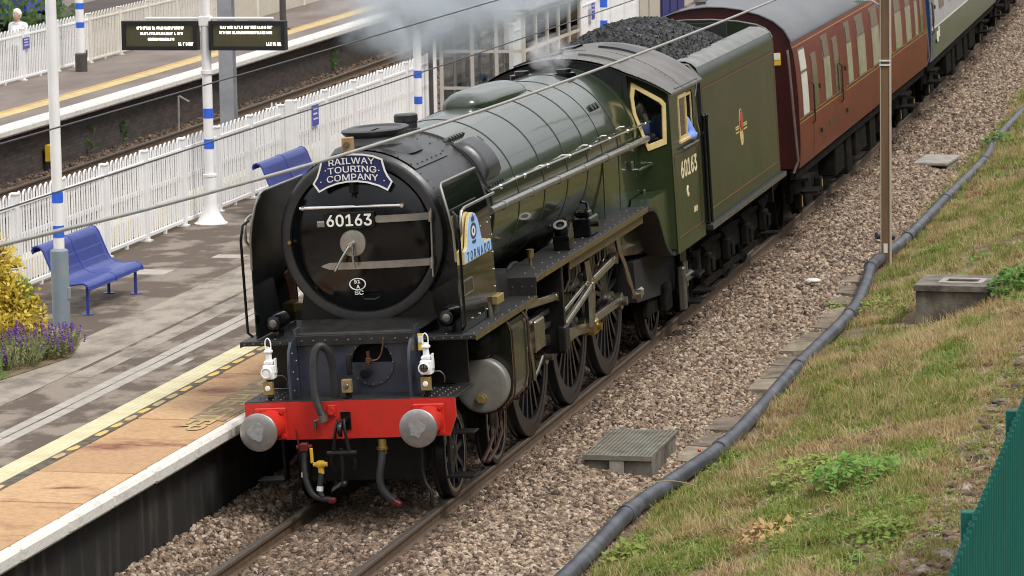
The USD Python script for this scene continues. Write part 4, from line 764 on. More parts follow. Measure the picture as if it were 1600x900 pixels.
for s in (1, -1):
    for y in YB: wheel(y, .483, 10, .82, s, 'bogie_wheel')
    for y in YD: wheel(y, 1.016, 20, .82, s, 'driving_wheel', math.atan2(.12, -.295), CRK)
    wheel(12.1, .56, 12, .82, s, 'trailing_wheel')
    cyl = LO.part('cylinder', B().prism([(.66, .80), (1.0, .79), (1.2, .83), (1.30, .95), (1.325, 1.1), (1.325, 1.66), (1.29, 1.74), (1.2, 1.775), (.66, 1.775)] if s == 1 else [(-.66, .80), (-.66, 1.775), (-1.2, 1.775), (-1.29, 1.74), (-1.325, 1.66), (-1.325, 1.1), (-1.30, .95), (-1.2, .83), (-1.0, .79)], 'y', 1.92, 2.66), 'cylinder_black', smooth=40)
    LO.part('cover', B().lathe([(1e-4, 1.725), (.24, 1.725), (.285, 1.74), (.303, 1.765), (.303, 1.83), (.29, 1.92)], (s*1.003, 0, 1.094), Y, 44), 'cover_grey', under=cyl, smooth=30)
    LO.part('relief_valve', B().cyl((s*1.0, 1.74, .96), (s*1.0, 1.66, .96), .045, n=6).cyl((s*1.0, 1.74, .96), (s*1.0, 1.70, .96), .062, n=16), 'brass_box', under=cyl)
    LO.part('valve_chest_cover', B().lathe([(1e-4, 1.66), (.06, 1.66), (.07, 1.72), (.16, 1.75), (.175, 1.79), (.175, 1.95)], (s*.98, 0, 1.53), Y, 28), 'frame_black', under=cyl)
    e = [(.70, .77), (1.0, .76), (1.21, .80), (1.32, .93), (1.345, 1.1), (1.345, 1.67), (1.30, 1.76), (1.2, 1.795), (.70, 1.795)]
    for yy in (1.915, 2.65): LO.part('copper_edge', B().tube([(s*x, yy, z) for x, z in e], .011, 6), 'pipe_copper', under=cyl)
    LO.part('drain_pipe', B().tube([(s*1.06, 2.2, .80), (s*1.08, 2.2, .62), (s*1.10, 2.12, .52), (s*1.12, 1.75, .40), (s*1.13, 1.3, .335)], .022, 8), 'pipe_copper'); LO.part('drain_pipe', B().tube([(s*1.0, 2.0, .80), (s*1.02, 2.0, .62), (s*1.05, 1.9, .50), (s*1.07, 1.6, .41), (s*1.08, 1.27, .34)], .022, 8), 'pipe_copper')
    LO.part('front_step', B().bx(s*.90, s*1.22, .42, .66, .80, .82, .003).bx(s*.90, s*.93, .5, .62, .33, 1.2).bx(s*.90, s*1.20, .40, .66, .33, .355, .003), 'frame_black')
    # motion
    LO.part('slide_bar', B().bx(s*.97, s*1.07, 2.7, 4.95, 1.26, 1.32, .006), 'rod_steel'); LO.part('slide_bar', B().bx(s*.97, s*1.07, 2.7, 4.95, 1.42, 1.48, .006), 'rod_steel')
    LO.part('crosshead', B().bx(s*.92, s*1.12, 4.0, 4.45, 1.10, 1.46, .02), 'rod_steel'); LO.part('piston_rod', B().cyl((s*1.003, 2.6, 1.094), (s*1.003, 4.1, 1.16), .04, n=12), 'polished')
    def rod(a, c, h, t, x, mt, name, eye=0.0):
        d = np.array([0, c[0]-a[0], c[1]-a[1]]); L = np.linalg.norm(d); ang = math.atan2(c[1]-a[1], c[0]-a[0]); b = B().obx((s*x, (a[0]+c[0])/2, (a[1]+c[1])/2), (t, L, h), rx=ang, bev=.008)
        b.obx((s*(x+t*.3), (a[0]+c[0])/2, (a[1]+c[1])/2), (t*.8, L*.86, h*.45), rx=ang)
        if eye:
            for q in (a, c): b.cyl((s*(x-t*.8), q[0], q[1]), (s*(x+t*.8), q[0], q[1]), eye, n=18)
        LO.part(name, b, mt)
    for i in range(2): rod((YD[i]+CRK[0], 1.016+CRK[1]), (YD[i+1]+CRK[0], 1.016+CRK[1]), .11, .05, .93, 'rod_steel', 'coupling_rod', .11)
    rod((4.22, 1.16), (YD[1]+CRK[0], 1.016+CRK[1]), .12, .055, 1.01, 'rod_steel', 'connecting_rod', .10)
    LO.part('big_end', B().bx(s*.98, s*1.12, 7.19, 7.40, .80, 1.0, .03).cyl((s*1.12, 7.29, .90), (s*1.17, 7.29, .90), .05, n=12), 'brass')
    rod((3.35, 1.725), (5.0, 1.60), .085, .05, 1.14, 'rod_steel', 'radius_rod', .055)
    LO.part('motion_bracket', B().bx(s*.66, s*1.22, 5.02, 5.12, .92, 2.0, .01).bx(s*1.14, s*1.24, 4.95, 5.2, .95, 1.25, .02), 'frame_black')
    rod((5.2, 1.20), (6.85, 1.46), .085, .05, 1.16, 'rod_steel', 'eccentric_rod', .06); rod((5.3, 1.33), (6.85, 1.50), .05, .04, 1.10, 'rod_steel', 'valve_rod', .04)
    rod((6.9, 1.50), (8.35, 1.60), .105, .05, 1.15, 'rod_steel', 'reach_rod', .07)
    LO.part('expansion_link', B().tube([(s*1.13, 6.75, 1.80), (s*1.13, 6.86, 1.55), (s*1.13, 6.88, 1.35), (s*1.13, 6.83, 1.05), (s*1.13, 6.8, .95)], [.045, .06, .075, .06, .04], 8, 3), 'rod_steel')
    LO.part('link_bracket', B().bx(s*.66, s*1.05, 6.3, 6.55, 1.45, 2.0, .02).bx(s*1.0, s*1.06, 6.0, 7.2, 1.5, 1.62, .01), 'frame_black')
    LO.part('lifting_arm', B().tube([(s*1.2, 8.3, 1.93), (s*1.21, 8.36, 1.72), (s*1.22, 8.62, 1.48), (s*1.23, 8.86, 1.2), (s*1.23, 9.0, 1.06), (s*1.23, 9.14, 1.02)], [.028, .034, .034, .03, .03, .03], 8, 3), 'rod_steel')
    LO.part('arm_block', B().obx((s*1.24, 9.30, 1.02), (.09, .30, .13), bev=.03).cyl((s*1.18, 9.18, 1.02), (s*1.30, 9.18, 1.02), .06, n=12), 'rod_steel')
    LO.part('combination_lever', B().tube([(s*1.14, 3.36, 1.72), (s*1.14, 3.5, 1.45), (s*1.12, 3.72, 1.0), (s*1.12, 3.74, .82)], [.03, .025, .025, .03], 8), 'rod_steel'); LO.part('union_link', B().tube([(s*1.12, 3.74, .84), (s*1.11, 4.0, .90), (s*1.10, 4.3, 1.0)], .022, 8), 'rod_steel')
    LO.part('motion_plate', B().bx(s*.85, s*1.18, 2.72, 2.86, 1.0, 1.72, .02).bx(s*1.05, s*1.2, 2.9, 3.35, 1.30, 1.62, .02), 'frame_black')
    for k, yy in enumerate((5.75, 6.15, 7.5, 7.8)): LO.part('oil_pipe', B().tube([(s*1.15, yy, 1.95), (s*1.14, yy+.03, 1.7), (s*1.06, yy+.08, 1.55)], .016, 6), 'dull_steel')
    LO.part('ashpan', B().prism([(10.3, .75), (12.9, .55), (13.2, 1.2), (10.2, 1.3)], 'x', *sorted((s*.80, s*1.0))), 'cab_dark'); LO.part('trailing_frame', B().bx(s*.86, s*.95, 11.2, 13.4, .4, .95, .02).bx(s*.95, s*1.08, 11.9, 12.3, .38, .75, .03), 'underframe')
    LO.part('injector', B().cyl((s*1.15, 12.7, .72), (s*1.15, 13.25, .72), .07, n=12).cyl((s*1.15, 12.9, .6), (s*1.15, 12.9, .95), .05, n=10).bx(s*1.1, s*1.2, 12.6, 12.75, .3, .9, .02), 'dull_steel'); LO.part('cab_step', B().bx(s*1.05, s*1.33, 13.0, 13.45, .33, .36).bx(s*1.05, s*1.33, 13.0, 13.45, .72, .75).bx(s*1.05, s*1.08, 13.0, 13.45, .33, 1.2), 'frame_black')
    # things on the running plate
    LO.part('lubricator', B().bx(s*.98, s*1.2, 6.85, 7.35, 2.06, 2.30, .02).bx(s*1.0, s*1.18, 6.9, 7.1, 2.30, 2.38, .02).cyl((s*1.2, 7.1, 2.2), (s*1.26, 7.1, 2.2), .04, n=10).tube([(s*1.1, 7.3, 2.3), (s*1.05, 7.4, 2.42), (s*1.0, 7.3, 2.45)], .02, 6), 'gloss_black')
    LO.part('lubricator', B().bx(s*1.0, s*1.2, 5.65, 5.9, 2.06, 2.2, .01).obx((s*1.1, 5.78, 2.22), (.2, .26, .2), rx=.6, bev=.01).cyl((s*1.1, 5.72, 2.28), (s*1.1, 5.66, 2.36), .09, n=16), 'gloss_black'); LO.part('lubricator_dial', B().lathe([(.05, 0), (.085, .0), (.085, .008), (.05, .008)], (s*1.1, 5.655, 2.367), (0, -.6, .8), 18), 'steel')
    LO.part('oil_cup', B().cyl((s*1.0, 4.45, 2.14), (s*1.0, 4.45, 2.24), .04, .05, n=12).cyl((s*1.0, 4.45, 2.06), (s*1.0, 4.45, 2.14), .02, n=8), 'brass'); LO.part('oil_box', B().bx(s*1.0, s*1.2, 1.95, 2.25, 1.95, 2.05, .008), 'brass_box'); LO.part('oil_box_stand', B().bx(s*1.05, s*1.15, 1.98, 2.2, 1.85, 1.95), 'dull_steel'); LO.part('gusset', B().prism([(1.7, 1.85), (1.85, 1.85), (1.72, 2.02)], 'x', *sorted((s*1.15, s*1.17))), 'dull_steel')
    for k in range(5): LO.part('oil_line', B().tube([(s*.98, 2.35+.05*k, 1.85), (s*.96, 2.35+.06*k, 2.2), (s*.93, 2.3+.05*k, 2.32), (s*.9, 2.6, 2.35)], .010, 6, 3), 'copper')
    LO.part('expansion_shield', B().prism([(2.55, 1.85), (3.38, 1.85), (3.38, 2.12), (3.3, 2.18), (2.9, 2.1)], 'x', *sorted((s*.70, s*.98))), 'plate_black')
    # --- cab
    side = Polygon([(11.5, 1.22), (13.55, 1.22), (13.55, 2.62), (13.38, 2.80), (13.36, 3.2), (13.55, 3.42), (11.45, 3.42)], [[(12.02, 2.70), (13.15, 2.70), (13.15, 3.22), (13.08, 3.30), (12.09, 3.30), (12.02, 3.24)]])
    cab = LO.part('cab_side', B().prism(side, 'x', *sorted((s*1.335, s*1.36))), 'cab_green')
    fr = lambda y0, y1, z0, z1, w: Polygon([(y0, z0), (y1, z0), (y1, z1), (y0, z1)], [[(y0+w, z0+w), (y1-w, z0+w), (y1-w, z1-w), (y0+w, z1-w)]])
    LO.part('window_frame', B().prism(fr(12.05, 12.62, 2.69, 3.30, .045), 'x', *sorted((s*1.345, s*1.372))), 'window_brass', under=cab); LO.part('window_pane', B().prism(sbox(12.09, 2.73, 12.58, 3.26), 'x', *sorted((s*1.350, s*1.354))), 'pane', smooth=False, under=cab)
    LO.part('window_sill', B().bx(s*1.34, s*1.39, 12.0, 13.2, 2.655, 2.698, .006), 'window_brass', under=cab); LO.part('window_frame', B().prism(fr(12.70, 13.12, 2.69, 3.28, .04), 'x', *sorted((s*1.33, s*1.345))), 'window_brass', under=cab)
    LO.part('arm_rail', B().cyl((s*1.40, 12.05, 2.58), (s*1.40, 13.2, 2.58), .018, n=8), 'dull_steel', under=cab)
    lt = .009
    LO.part('lining', B().prism(fr(11.62, 13.42, 1.42, 2.52, lt), 'x', *sorted((s*1.36, s*1.3625))), 'lining_orange', smooth=False, under=cab); LO.part('lining', B().prism(fr(11.6, 13.44, 1.40, 2.54, .016), 'x', *sorted((s*1.36, s*1.3615))), 'band_dark', smooth=False, under=cab)
    if s == 1:
        LO.part('cab_number', B().text('60163', .215, (1.36, 11.98, 2.185), 'right', .004, True, 1.27), 'letter_cream', smooth=False, under=cab)
        LO.part('roundel', B().lathe([(1e-4, .006), (.075, .006), (.08, 0)], (1.36, 12.42, 1.97), (1, 0, 0), 20), 'letter_cream', under=cab); LO.part('roundel_mark', B().lathe([(1e-4, .009), (.035, .009), (.035, 0)], (1.36, 12.46, 1.98), (1, 0, 0), 12), 'band_dark', under=cab)
        LO.part('class_letters', B().text('RA9', .075, (1.36, 12.78, 1.63), 'right', .004, True, 1.3), 'letter_cream', smooth=False, under=cab)
    wf = [(s*1.345, 11.47), (s*.93, 11.02)]
    front = B(); A, C_ = np.array([s*1.345, 11.47]), np.array([s*.85, 10.94])
    def fpt(t, z, off=0.0):
        q = A+(C_-A)*t; d = (C_-A)/np.linalg.norm(C_-A); n_ = np.array([d[1], -d[0]]); n_ = n_ if n_[1] < 0 else -n_; return (q[0]+n_[0]*off, q[1]+n_[1]*off, z)
    zt = lambda t: 3.965-RR0+math.sqrt(RR0*RR0-(1.345-.495*t)**2)-.02
    # front sheet with a window hole, built in (t, z) and mapped onto the slanted sheet
    win = [(.12, 2.74), (.52, 2.68), (.80, 3.18), (.84, 3.42), (.80, 3.57), (.16, 3.31), (.09, 3.25)]
    def sheet(poly, o0, o1):
        m_ = trimesh.creation.extrude_polygon(poly, 1.0, engine='earcut'); v = np.array([fpt(a[0], a[1], o0+(o1-o0)*a[2]) for a in m_.vertices]); return v, np.array(m_.faces)
    sh = Polygon([(0, 1.3), (1, 1.3), (1, zt(1)+.02), (0, 3.40)], [win]); cf = LO.part('cab_front', sheet(sh, 0, -.02), 'cab_green', smooth=20)
    wp_ = Polygon(win)
    ww = affinity.scale(wp_, 1, 1); LO.part('front_window_frame', sheet(Polygon(ww.buffer(.02, join_style=1).exterior.coords, [affinity.scale(wp_, .84, .86).exterior.coords]), -.005, .02), 'window_brass', smooth=20, under=cf); LO.part('front_window_pane', sheet(affinity.scale(wp_, .86, .88), .0, .004), 'pane', smooth=False, under=cf)
    LO.part('cab_handrail', B().tube([(s*1.41, 13.58, 1.36), (s*1.41, 13.58, 2.86)], .022, 8).ball((s*1.41, 13.58, 2.87), .035, 5).cyl((s*1.36, 13.58, 1.4), (s*1.41, 13.58, 1.4), .015, n=6), 'gloss_black')
    LO.part('cab_beading', B().tube([(s*1.36, 13.55, 2.62), (s*1.36, 13.39, 2.80), (s*1.36, 13.37, 3.18), (s*1.36, 13.55, 3.40)], .012, 6), 'polished')
RR = 1.985
def roofpt(t, y, dz=0.0, k=1.0):
    x = -1.40*math.cos(t)*k; yf = 10.86+max(0, abs(x)-.92)/.48*.58
    return (x, y if y > 11.5 else max(y, yf+(y-10.88)), 3.965-RR+math.sqrt(RR*RR-x*x)+dz)
tt = np.linspace(0.0, PI, 41)
rf = LO.part('cab_roof', B().loft([np.array([roofpt(t, y) for t in tt]+[roofpt(t, y, -.03) for t in tt[::-1]]) for y in (10.88, 13.75)], cap=False), 'roof_grey', smooth=40)
tf = [t for t in tt if abs(1.40*math.cos(t)) < .97]
LO.part('roof_front', B().loft([np.array([(roofpt(t, 10.9)[0], 10.93 if k else 10.90, roofpt(t, 10.9)[2]-.03) if k else (roofpt(t, 10.9)[0], 10.98, min(ZC+math.sqrt(max(.02, 1-roofpt(t, 0)[0]**2)), roofpt(t, 0)[2])-.12) for t in tf]) for k in (1, 0)], closed=False), 'smokebox_black', under=rf)
rb = B()
for t in np.linspace(.35, PI-.35, 34): q = roofpt(t, 12.2); rb.rivet(q, (0, 0, 1), .012); q = roofpt(t, 10.93); rb.rivet(q, (0, 0, 1), .012)
LO.part('rivets', rb, 'roof_grey', under=rf)
LO.part('roof_seam', B().loft([np.array([roofpt(t, y, h) for t in tt]) for y, h in ((12.28, 0), (12.28, .008), (12.34, .008), (12.34, 0))], closed=False), 'roof_grey', under=rf)
for s in (1, -1):
    LO.part('rain_strip', B().loft([np.array([roofpt(PI-t if s == 1 else t, y, h) for t in (.14, .17, .20)]) for y, h in ((11.3, .0), (11.3, .025), (13.4, .025), (13.4, .0))], closed=False).loft([np.array([roofpt(PI-t if s == 1 else t, y, h) for t in (.0, .02, .03)]) for y, h in ((10.95, .0), (10.95, .02), (13.7, .02), (13.7, .0))], closed=False), 'roof_grey', under=rf)
    t0, t1 = (PI/2-.55, PI/2-.12); q = [roofpt(PI-t if s == 1 else t, y, .02) for t, y in ((t0, 11.5), (t1, 11.5), (t1, 12.1), (t0, 12.1))]
    v0 = [roofpt(PI-a if s == 1 else a, y, .018) for a in np.linspace(t0, t1, 5) for y in (11.45, 12.05)]
    LO.part('roof_ventilator', B().loft([np.array([roofpt(PI-a if s == 1 else a, y, h) for a in np.linspace(t0, t1, 7)]) for y, h in ((11.45, .0), (11.45, .03), (12.05, .03), (12.05, 0))], closed=False), 'smokebox_black' if s == -1 else 'roof_grey', under=rf)
    LO.part('roof_ventilator', B().loft([np.array([roofpt(PI-a if s == 1 else a, y, h) for a in np.linspace(t0, t1, 7)]) for y, h in ((12.75, .0), (12.75, .03), (13.3, .03), (13.3, 0))], closed=False), 'smokebox_black', under=rf)
LO.part('cab_floor', B().bx(-1.33, 1.33, 11.5, 13.7, 1.24, 1.5), 'cab_dark')
# --- headboard and white lamps hang on the locomotive: things of their own
HB = vehicle('headboard', 'navy headboard reading RAILWAY TOURING COMPANY hung above the smokebox door', 'headboard', 0.0, 13.5)
hb = [(-.335, 3.735), (-.25, 3.76), (-.13, 3.782), (0.0, 3.79), (.12, 3.782), (.23, 3.762), (.335, 3.72), (.345, 3.66), (.36, 3.60), (.385, 3.54), (.43, 3.475), (.375, 3.385), (.28, 3.435), (.16, 3.475), (.05, 3.492), (-.06, 3.493), (-.18, 3.475), (-.29, 3.44), (-.385, 3.395), (-.445, 3.485), (-.40, 3.55), (-.375, 3.61), (-.355, 3.67)]
hp = Polygon(hb)
HB.part('board', B().prism(hp, 'y', .775, .80), 'navy'); HB.part('rim', B().prism(Polygon(hp.buffer(.004).exterior.coords, [hp.buffer(-.013).exterior.coords]), 'y', .766, .775), 'letter_white', smooth=False)
def bent(t, h, z, sx):
    b = B().text(t, h, (0, .775, 0), 'front', .008, False, sx, True); b.v = [np.stack([v[:, 0]-.005, v[:, 1], v[:, 2]+z-.26*v[:, 0]**2], 1) for v in b.v]; return b
HB.part('word', bent('RAILWAY', .066, 3.685, 1.22), 'letter_white', smooth=False); HB.part('word', bent('TOURING', .066, 3.597, 1.28), 'letter_white', smooth=False); HB.part('word', bent('COMPANY', .066, 3.512, 1.24), 'letter_white', smooth=False)
rv = B()
for x, z in ((-.30, 3.62), (.29, 3.60), (-.36, 3.5), (.34, 3.49)): rv.rivet((x, .775, z), (0, -1, 0), .007)
HB.part('screws', rv, 'letter_white')
def lamp(x, lab, shade):
    L = vehicle('headlamp', lab, 'lamp', 0.0, 13.5)
    L.part('body', B().bx(x-.062, x+.062, .055, .185, 1.50, 1.655, .012).bx(x-.05, x+.05, .07, .17, 1.655, 1.70, .012), 'enamel_white')
    L.part('chimney', B().lathe([(.05, 1.69), (.034, 1.71), (.032, 1.775), (.048, 1.785), (.05, 1.80), (.03, 1.82), (.028, 1.835), (1e-4, 1.84)], (x, .12, 0), (0, 0, 1), 16), 'enamel_white')
    L.part('lens_ring', B().lathe([(.06, .0), (.062, -.022), (.05, -.028), (.047, -.02)], (x-.015, .055, 1.575), Y, 20), 'enamel_white')
    L.part('lens', B().lathe([(.048, -.016), (.03, -.02), (1e-4, -.022)], (x-.015, .055, 1.575), Y, 20), 'enamel_white' if shade else 'dull_steel')
    if not shade: L.part('lens_grid', B().bx(x-.06, x+.03, .028, .032, 1.572, 1.578).bx(x-.018, x-.012, .028, .032, 1.53, 1.62).bx(x-.045, x-.04, .028, .032, 1.54, 1.61).bx(x+.01, x+.015, .028, .032, 1.54, 1.61), 'cab_dark')
    L.part('handle', B().tube([(x-.03, .12, 1.82), (x-.028, .12, 1.90), (x, .12, 1.935), (x+.028, .12, 1.90), (x+.03, .12, 1.82)], .007, 6, 3), 'enamel_white')
    L.part('side_clip', B().bx(x+.06, x+.075, .09, .15, 1.56, 1.72, .004), 'enamel_white')
    L.part('cable', B().tube([(x+.06, .15, 1.52), (x+.13, .16, 1.52), (x+.17, .17, 1.46), (x+.16, .18, 1.40)], .006, 6, 3), 'dull_steel')
lamp(-.88, 'white lamp with a blank lens above the platform-side buffer', True); lamp(.845, 'white lamp with a gridded dark lens above the track-side buffer', False)
# --- tender
TE = vehicle('tender', 'green coal tender with a lion emblem coupled behind the locomotive cab', 'tender', 13.7, 20.6)
def tsec(y, top=0.0):
    h = [(1.345, 1.33), (1.345, 3.36), (1.335, 3.44), (1.30, 3.52), (1.235, 3.585), (1.15, 3.62), (1.0, 3.63), (.95, 3.60), (.95, 3.0)]
    return np.array([(x, y, z) for x, z in h]+[(-x, y, z) for x, z in h[::-1]])
tk = TE.part('tank', B().loft([tsec(13.85), tsec(20.48)], closed=True), 'tender_green', smooth=40)
TE.part('tank_top', B().loft([np.array([(s*x, y, z+.004) for x, z in ((1.30, 3.525), (1.235, 3.588), (1.15, 3.624), (1.0, 3.634))]) for s, y in ((1, 13.86), (1, 20.47))], closed=False).loft([np.array([(-x, y, z+.004) for x, z in ((1.30, 3.525), (1.235, 3.588), (1.15, 3.624), (1.0, 3.634))]) for y in (13.86, 20.47)], closed=False), 'tender_top', under=tk)
pl = [(-1.345, 1.33), (1.345, 1.33), (1.345, 3.36), (1.335, 3.44), (1.30, 3.52), (1.235, 3.585), (1.1, 3.65), (.8, 3.72), (.4, 3.765), (0, 3.78), (-.4, 3.765), (-.8, 3.72), (-1.1, 3.65), (-1.235, 3.585), (-1.30, 3.52), (-1.335, 3.44), (-1.345, 3.36)]
TE.part('rear_plate', B().prism(pl, 'y', 20.44, 20.5), 'tender_green')
TE.part('rear_beading', B().tube([(x, 20.47, z+.008) for x, z in pl[3:-1]], .014, 6), 'tender_top')
TE.part('rear_deck', B().bx(-.96, .96, 18.6, 20.44, 3.45, 3.50), 'cab_dark'); TE.part('front_plate', B().bx(-1.34, 1.34, 13.85, 13.9, 1.33, 3.4), 'cab_dark'); TE.part('coal_plate', B().bx(-.96, .96, 18.5, 18.55, 3.0, 3.85), 'cab_dark')
TE.part('front_fairing', B().loft([np.array([(s_*1.0, 13.87, 3.62) for s_ in (1,)]+[(1.2, 13.87, 3.60), (1.33, 13.87, 3.45), (1.345, 13.87, 3.36)]), np.array([(.97, 13.80, 3.60), (1.19, 13.80, 3.58), (1.32, 13.80, 3.43), (1.335, 13.80, 3.34)])], closed=False), 'tender_top')
for s in (1, -1):
    fr = lambda y0, y1, z0, z1, w: Polygon([(y0, z0), (y1, z0), (y1, z1), (y0, z1)], [[(y0+w, z0+w), (y1-w, z0+w), (y1-w, z1-w), (y0+w, z1-w)]])
    TE.part('lining', B().prism(fr(13.98, 20.36, 1.50, 3.225, .012), 'x', *sorted((s*1.345, s*1.348))), 'lining_orange', smooth=False); TE.part('lining', B().prism(fr(13.94, 20.40, 1.47, 3.255, .03), 'x', *sorted((s*1.345, s*1.347))), 'band_dark', smooth=False)
    TE.part('footplate', B().bx(s*1.0, s*1.42, 13.8, 20.6, 1.25, 1.325, .004), 'plate_black'); TE.part('footplate_edge', B().bx(s*1.42, s*1.424, 13.8, 20.6, 1.255, 1.32), 'dull_steel')
    def EP(nm, b, mt, **k):
        b.v = [np.stack([v[:, 0], 17.06+(v[:, 1]-17.03)*1.0, 2.107+(v[:, 2]-2.08)*.69], 1) for v in b.v]; return TE.part(nm, b, mt, **k)
    em = EP('emblem', B().prism([(17.03+.15*math.cos(t), 2.60+.27*math.sin(t)) for t in np.linspace(0, 2*PI, 25)[:-1]], 'x', *sorted((s*1.345, s*1.348))), 'emblem_gold', smooth=False)
    EP('shield', B().prism([(17.03+.125*math.cos(t), 2.61+.24*math.sin(t)) for t in np.linspace(0, 2*PI, 25)[:-1]], 'x', *sorted((s*1.348, s*1.350))), 'band_dark', smooth=False, under=em)
    lion = [(16.95, 2.42), (17.0, 2.44), (17.02, 2.52), (17.08, 2.42), (17.13, 2.43), (17.10, 2.55), (17.13, 2.66), (17.11, 2.72), (17.08, 2.78), (17.02, 2.80), (16.98, 2.75), (16.93, 2.72), (16.99, 2.69), (16.95, 2.64), (16.91, 2.62), (16.98, 2.60), (16.97, 2.52)]
    EP('lion', B().prism(lion, 'x', *sorted((s*1.350, s*1.353))), 'emblem_red', smooth=False, under=em)
    wh = B().prism(Polygon([(17.03+.13*math.cos(t), 2.25+.17*math.sin(t)) for t in np.linspace(0, 2*PI, 25)[:-1]], [[(17.03+.085*math.cos(t), 2.25+.11*math.sin(t)) for t in np.linspace(0, 2*PI, 25)[:-1]]]), 'x', *sorted((s*1.345, s*1.350)))
    for t in range(4): wh.obx((s*1.3475, 17.03, 2.25), (.004, .2, .025), rx=t*PI/4)
    EP('wheel_emblem', wh.cyl((s*1.346, 17.03, 2.25), (s*1.3505, 17.03, 2.25), .05, n=12), 'emblem_gold', smooth=False, under=em)
    wd = B()
    for q in (-1, 1):
        for dz in (.09, .045, -.03): wd.bx(s*1.345, s*1.3485, 17.03+q*.2, 17.03+q*.5, 2.42+dz, 2.42+dz+.022)
    EP('emblem_bars', wd, 'emblem_gold', smooth=False, under=em)
    TE.part('tender_frame', B().bx(s*1.0, s*1.06, 13.8, 20.5, .55, 1.25).bx(s*.9, s*1.12, 13.8, 20.5, .88, .95), 'underframe')
    for y in (14.75, 16.45, 18.15, 19.85):
        w = TE.part('wheel', B().lathe([(1e-4, .78), (.1, .78), (.12, .76), (.5, .74), (.56, .80), (.635, .80), (.635, .69), (.66, .68), (.66, .66), (.1, .66)], (0, y, .635), (s, 0, 0), 40), 'underframe')
        TE.part('axle_box', B().bx(s*1.06, s*1.2, y-.15, y+.15, .48, .82, .03).bx(s*1.2, s*1.24, y-.09, y+.09, .55, .75, .02), 'underframe', under=w); sp = B()
        for k in range(5): sp.bx(s*1.07, s*1.16, y-.55+.09*k, y+.55-.09*k, .98-.03*k, 1.005-.03*k)
        TE.part('leaf_spring', sp, 'underframe', under=w)
    TE.part('brake_rodding', B().bx(s*1.0, s*1.05, 14.2, 20.2, .28, .36).bx(s*1.05, s*1.16, 13.9, 14.15, .55, .95, .02).bx(s*1.02, s*1.3, 13.95, 14.3, .35, .38).bx(s*1.02, s*1.3, 20.1, 20.45, .38, .41), 'underframe')
    TE.part('axle_light', B().bx(s*1.22, s*1.235, 14.7, 14.8, .6, .7), 'dull_steel')
    TE.part('tender_handrail', B().tube([(s*1.41, 13.82, 1.36), (s*1.41, 13.82, 2.84)], .022, 8).ball((s*1.41, 13.82, 2.86), .035, 5), 'gloss_black')
    TE.part('rear_buffer', B().cyl((s*.864, 20.5, 1.03), (s*.864, 20.95, 1.03), .13, n=20).cyl((s*.864, 20.95, 1.03), (s*.864, 21.0, 1.03), .2, n=24), 'frame_black')
TE.part('rear_beam', B().bx(-1.2, 1.2, 20.5, 20.55, .85, 1.25), 'frame_black')
CO = vehicle('coal_heap', 'heap of black coal piled high in the tender', 'coal', 13.7, 20.6)
def zc(X, Yy): return np.clip(3.50+.56*np.clip(1-(X/1.02)**2*.85, 0, 1)*np.clip(1-np.abs((Yy-15.9)/2.9)**3, 0, 1)+.03*(meshkit.fbm(np.stack([X*3, Yy*3, X*0], -1), 3, 71)-.5), 3.3, 5)
v, f = grid(np.linspace(-1.0, 1.0, 30), np.linspace(13.95, 18.5, 60), zc); CO.part('heap', (v, f), 'coal', kind='stuff')
cl = B(); n = 5200
for i in range(n):
    x, y = rng.uniform(-1.0, 1.0), rng.uniform(13.95, 18.55); r = rng.uniform(.022, .06); z = float(zc(np.array(x), np.array(y))); cl.ico((x, y, z+r*.2), r, 0, rng.uniform(.7, 1.3, 3), .3)
CO.part('coal_lumps', cl, 'coal', smooth=False, kind='stuff')
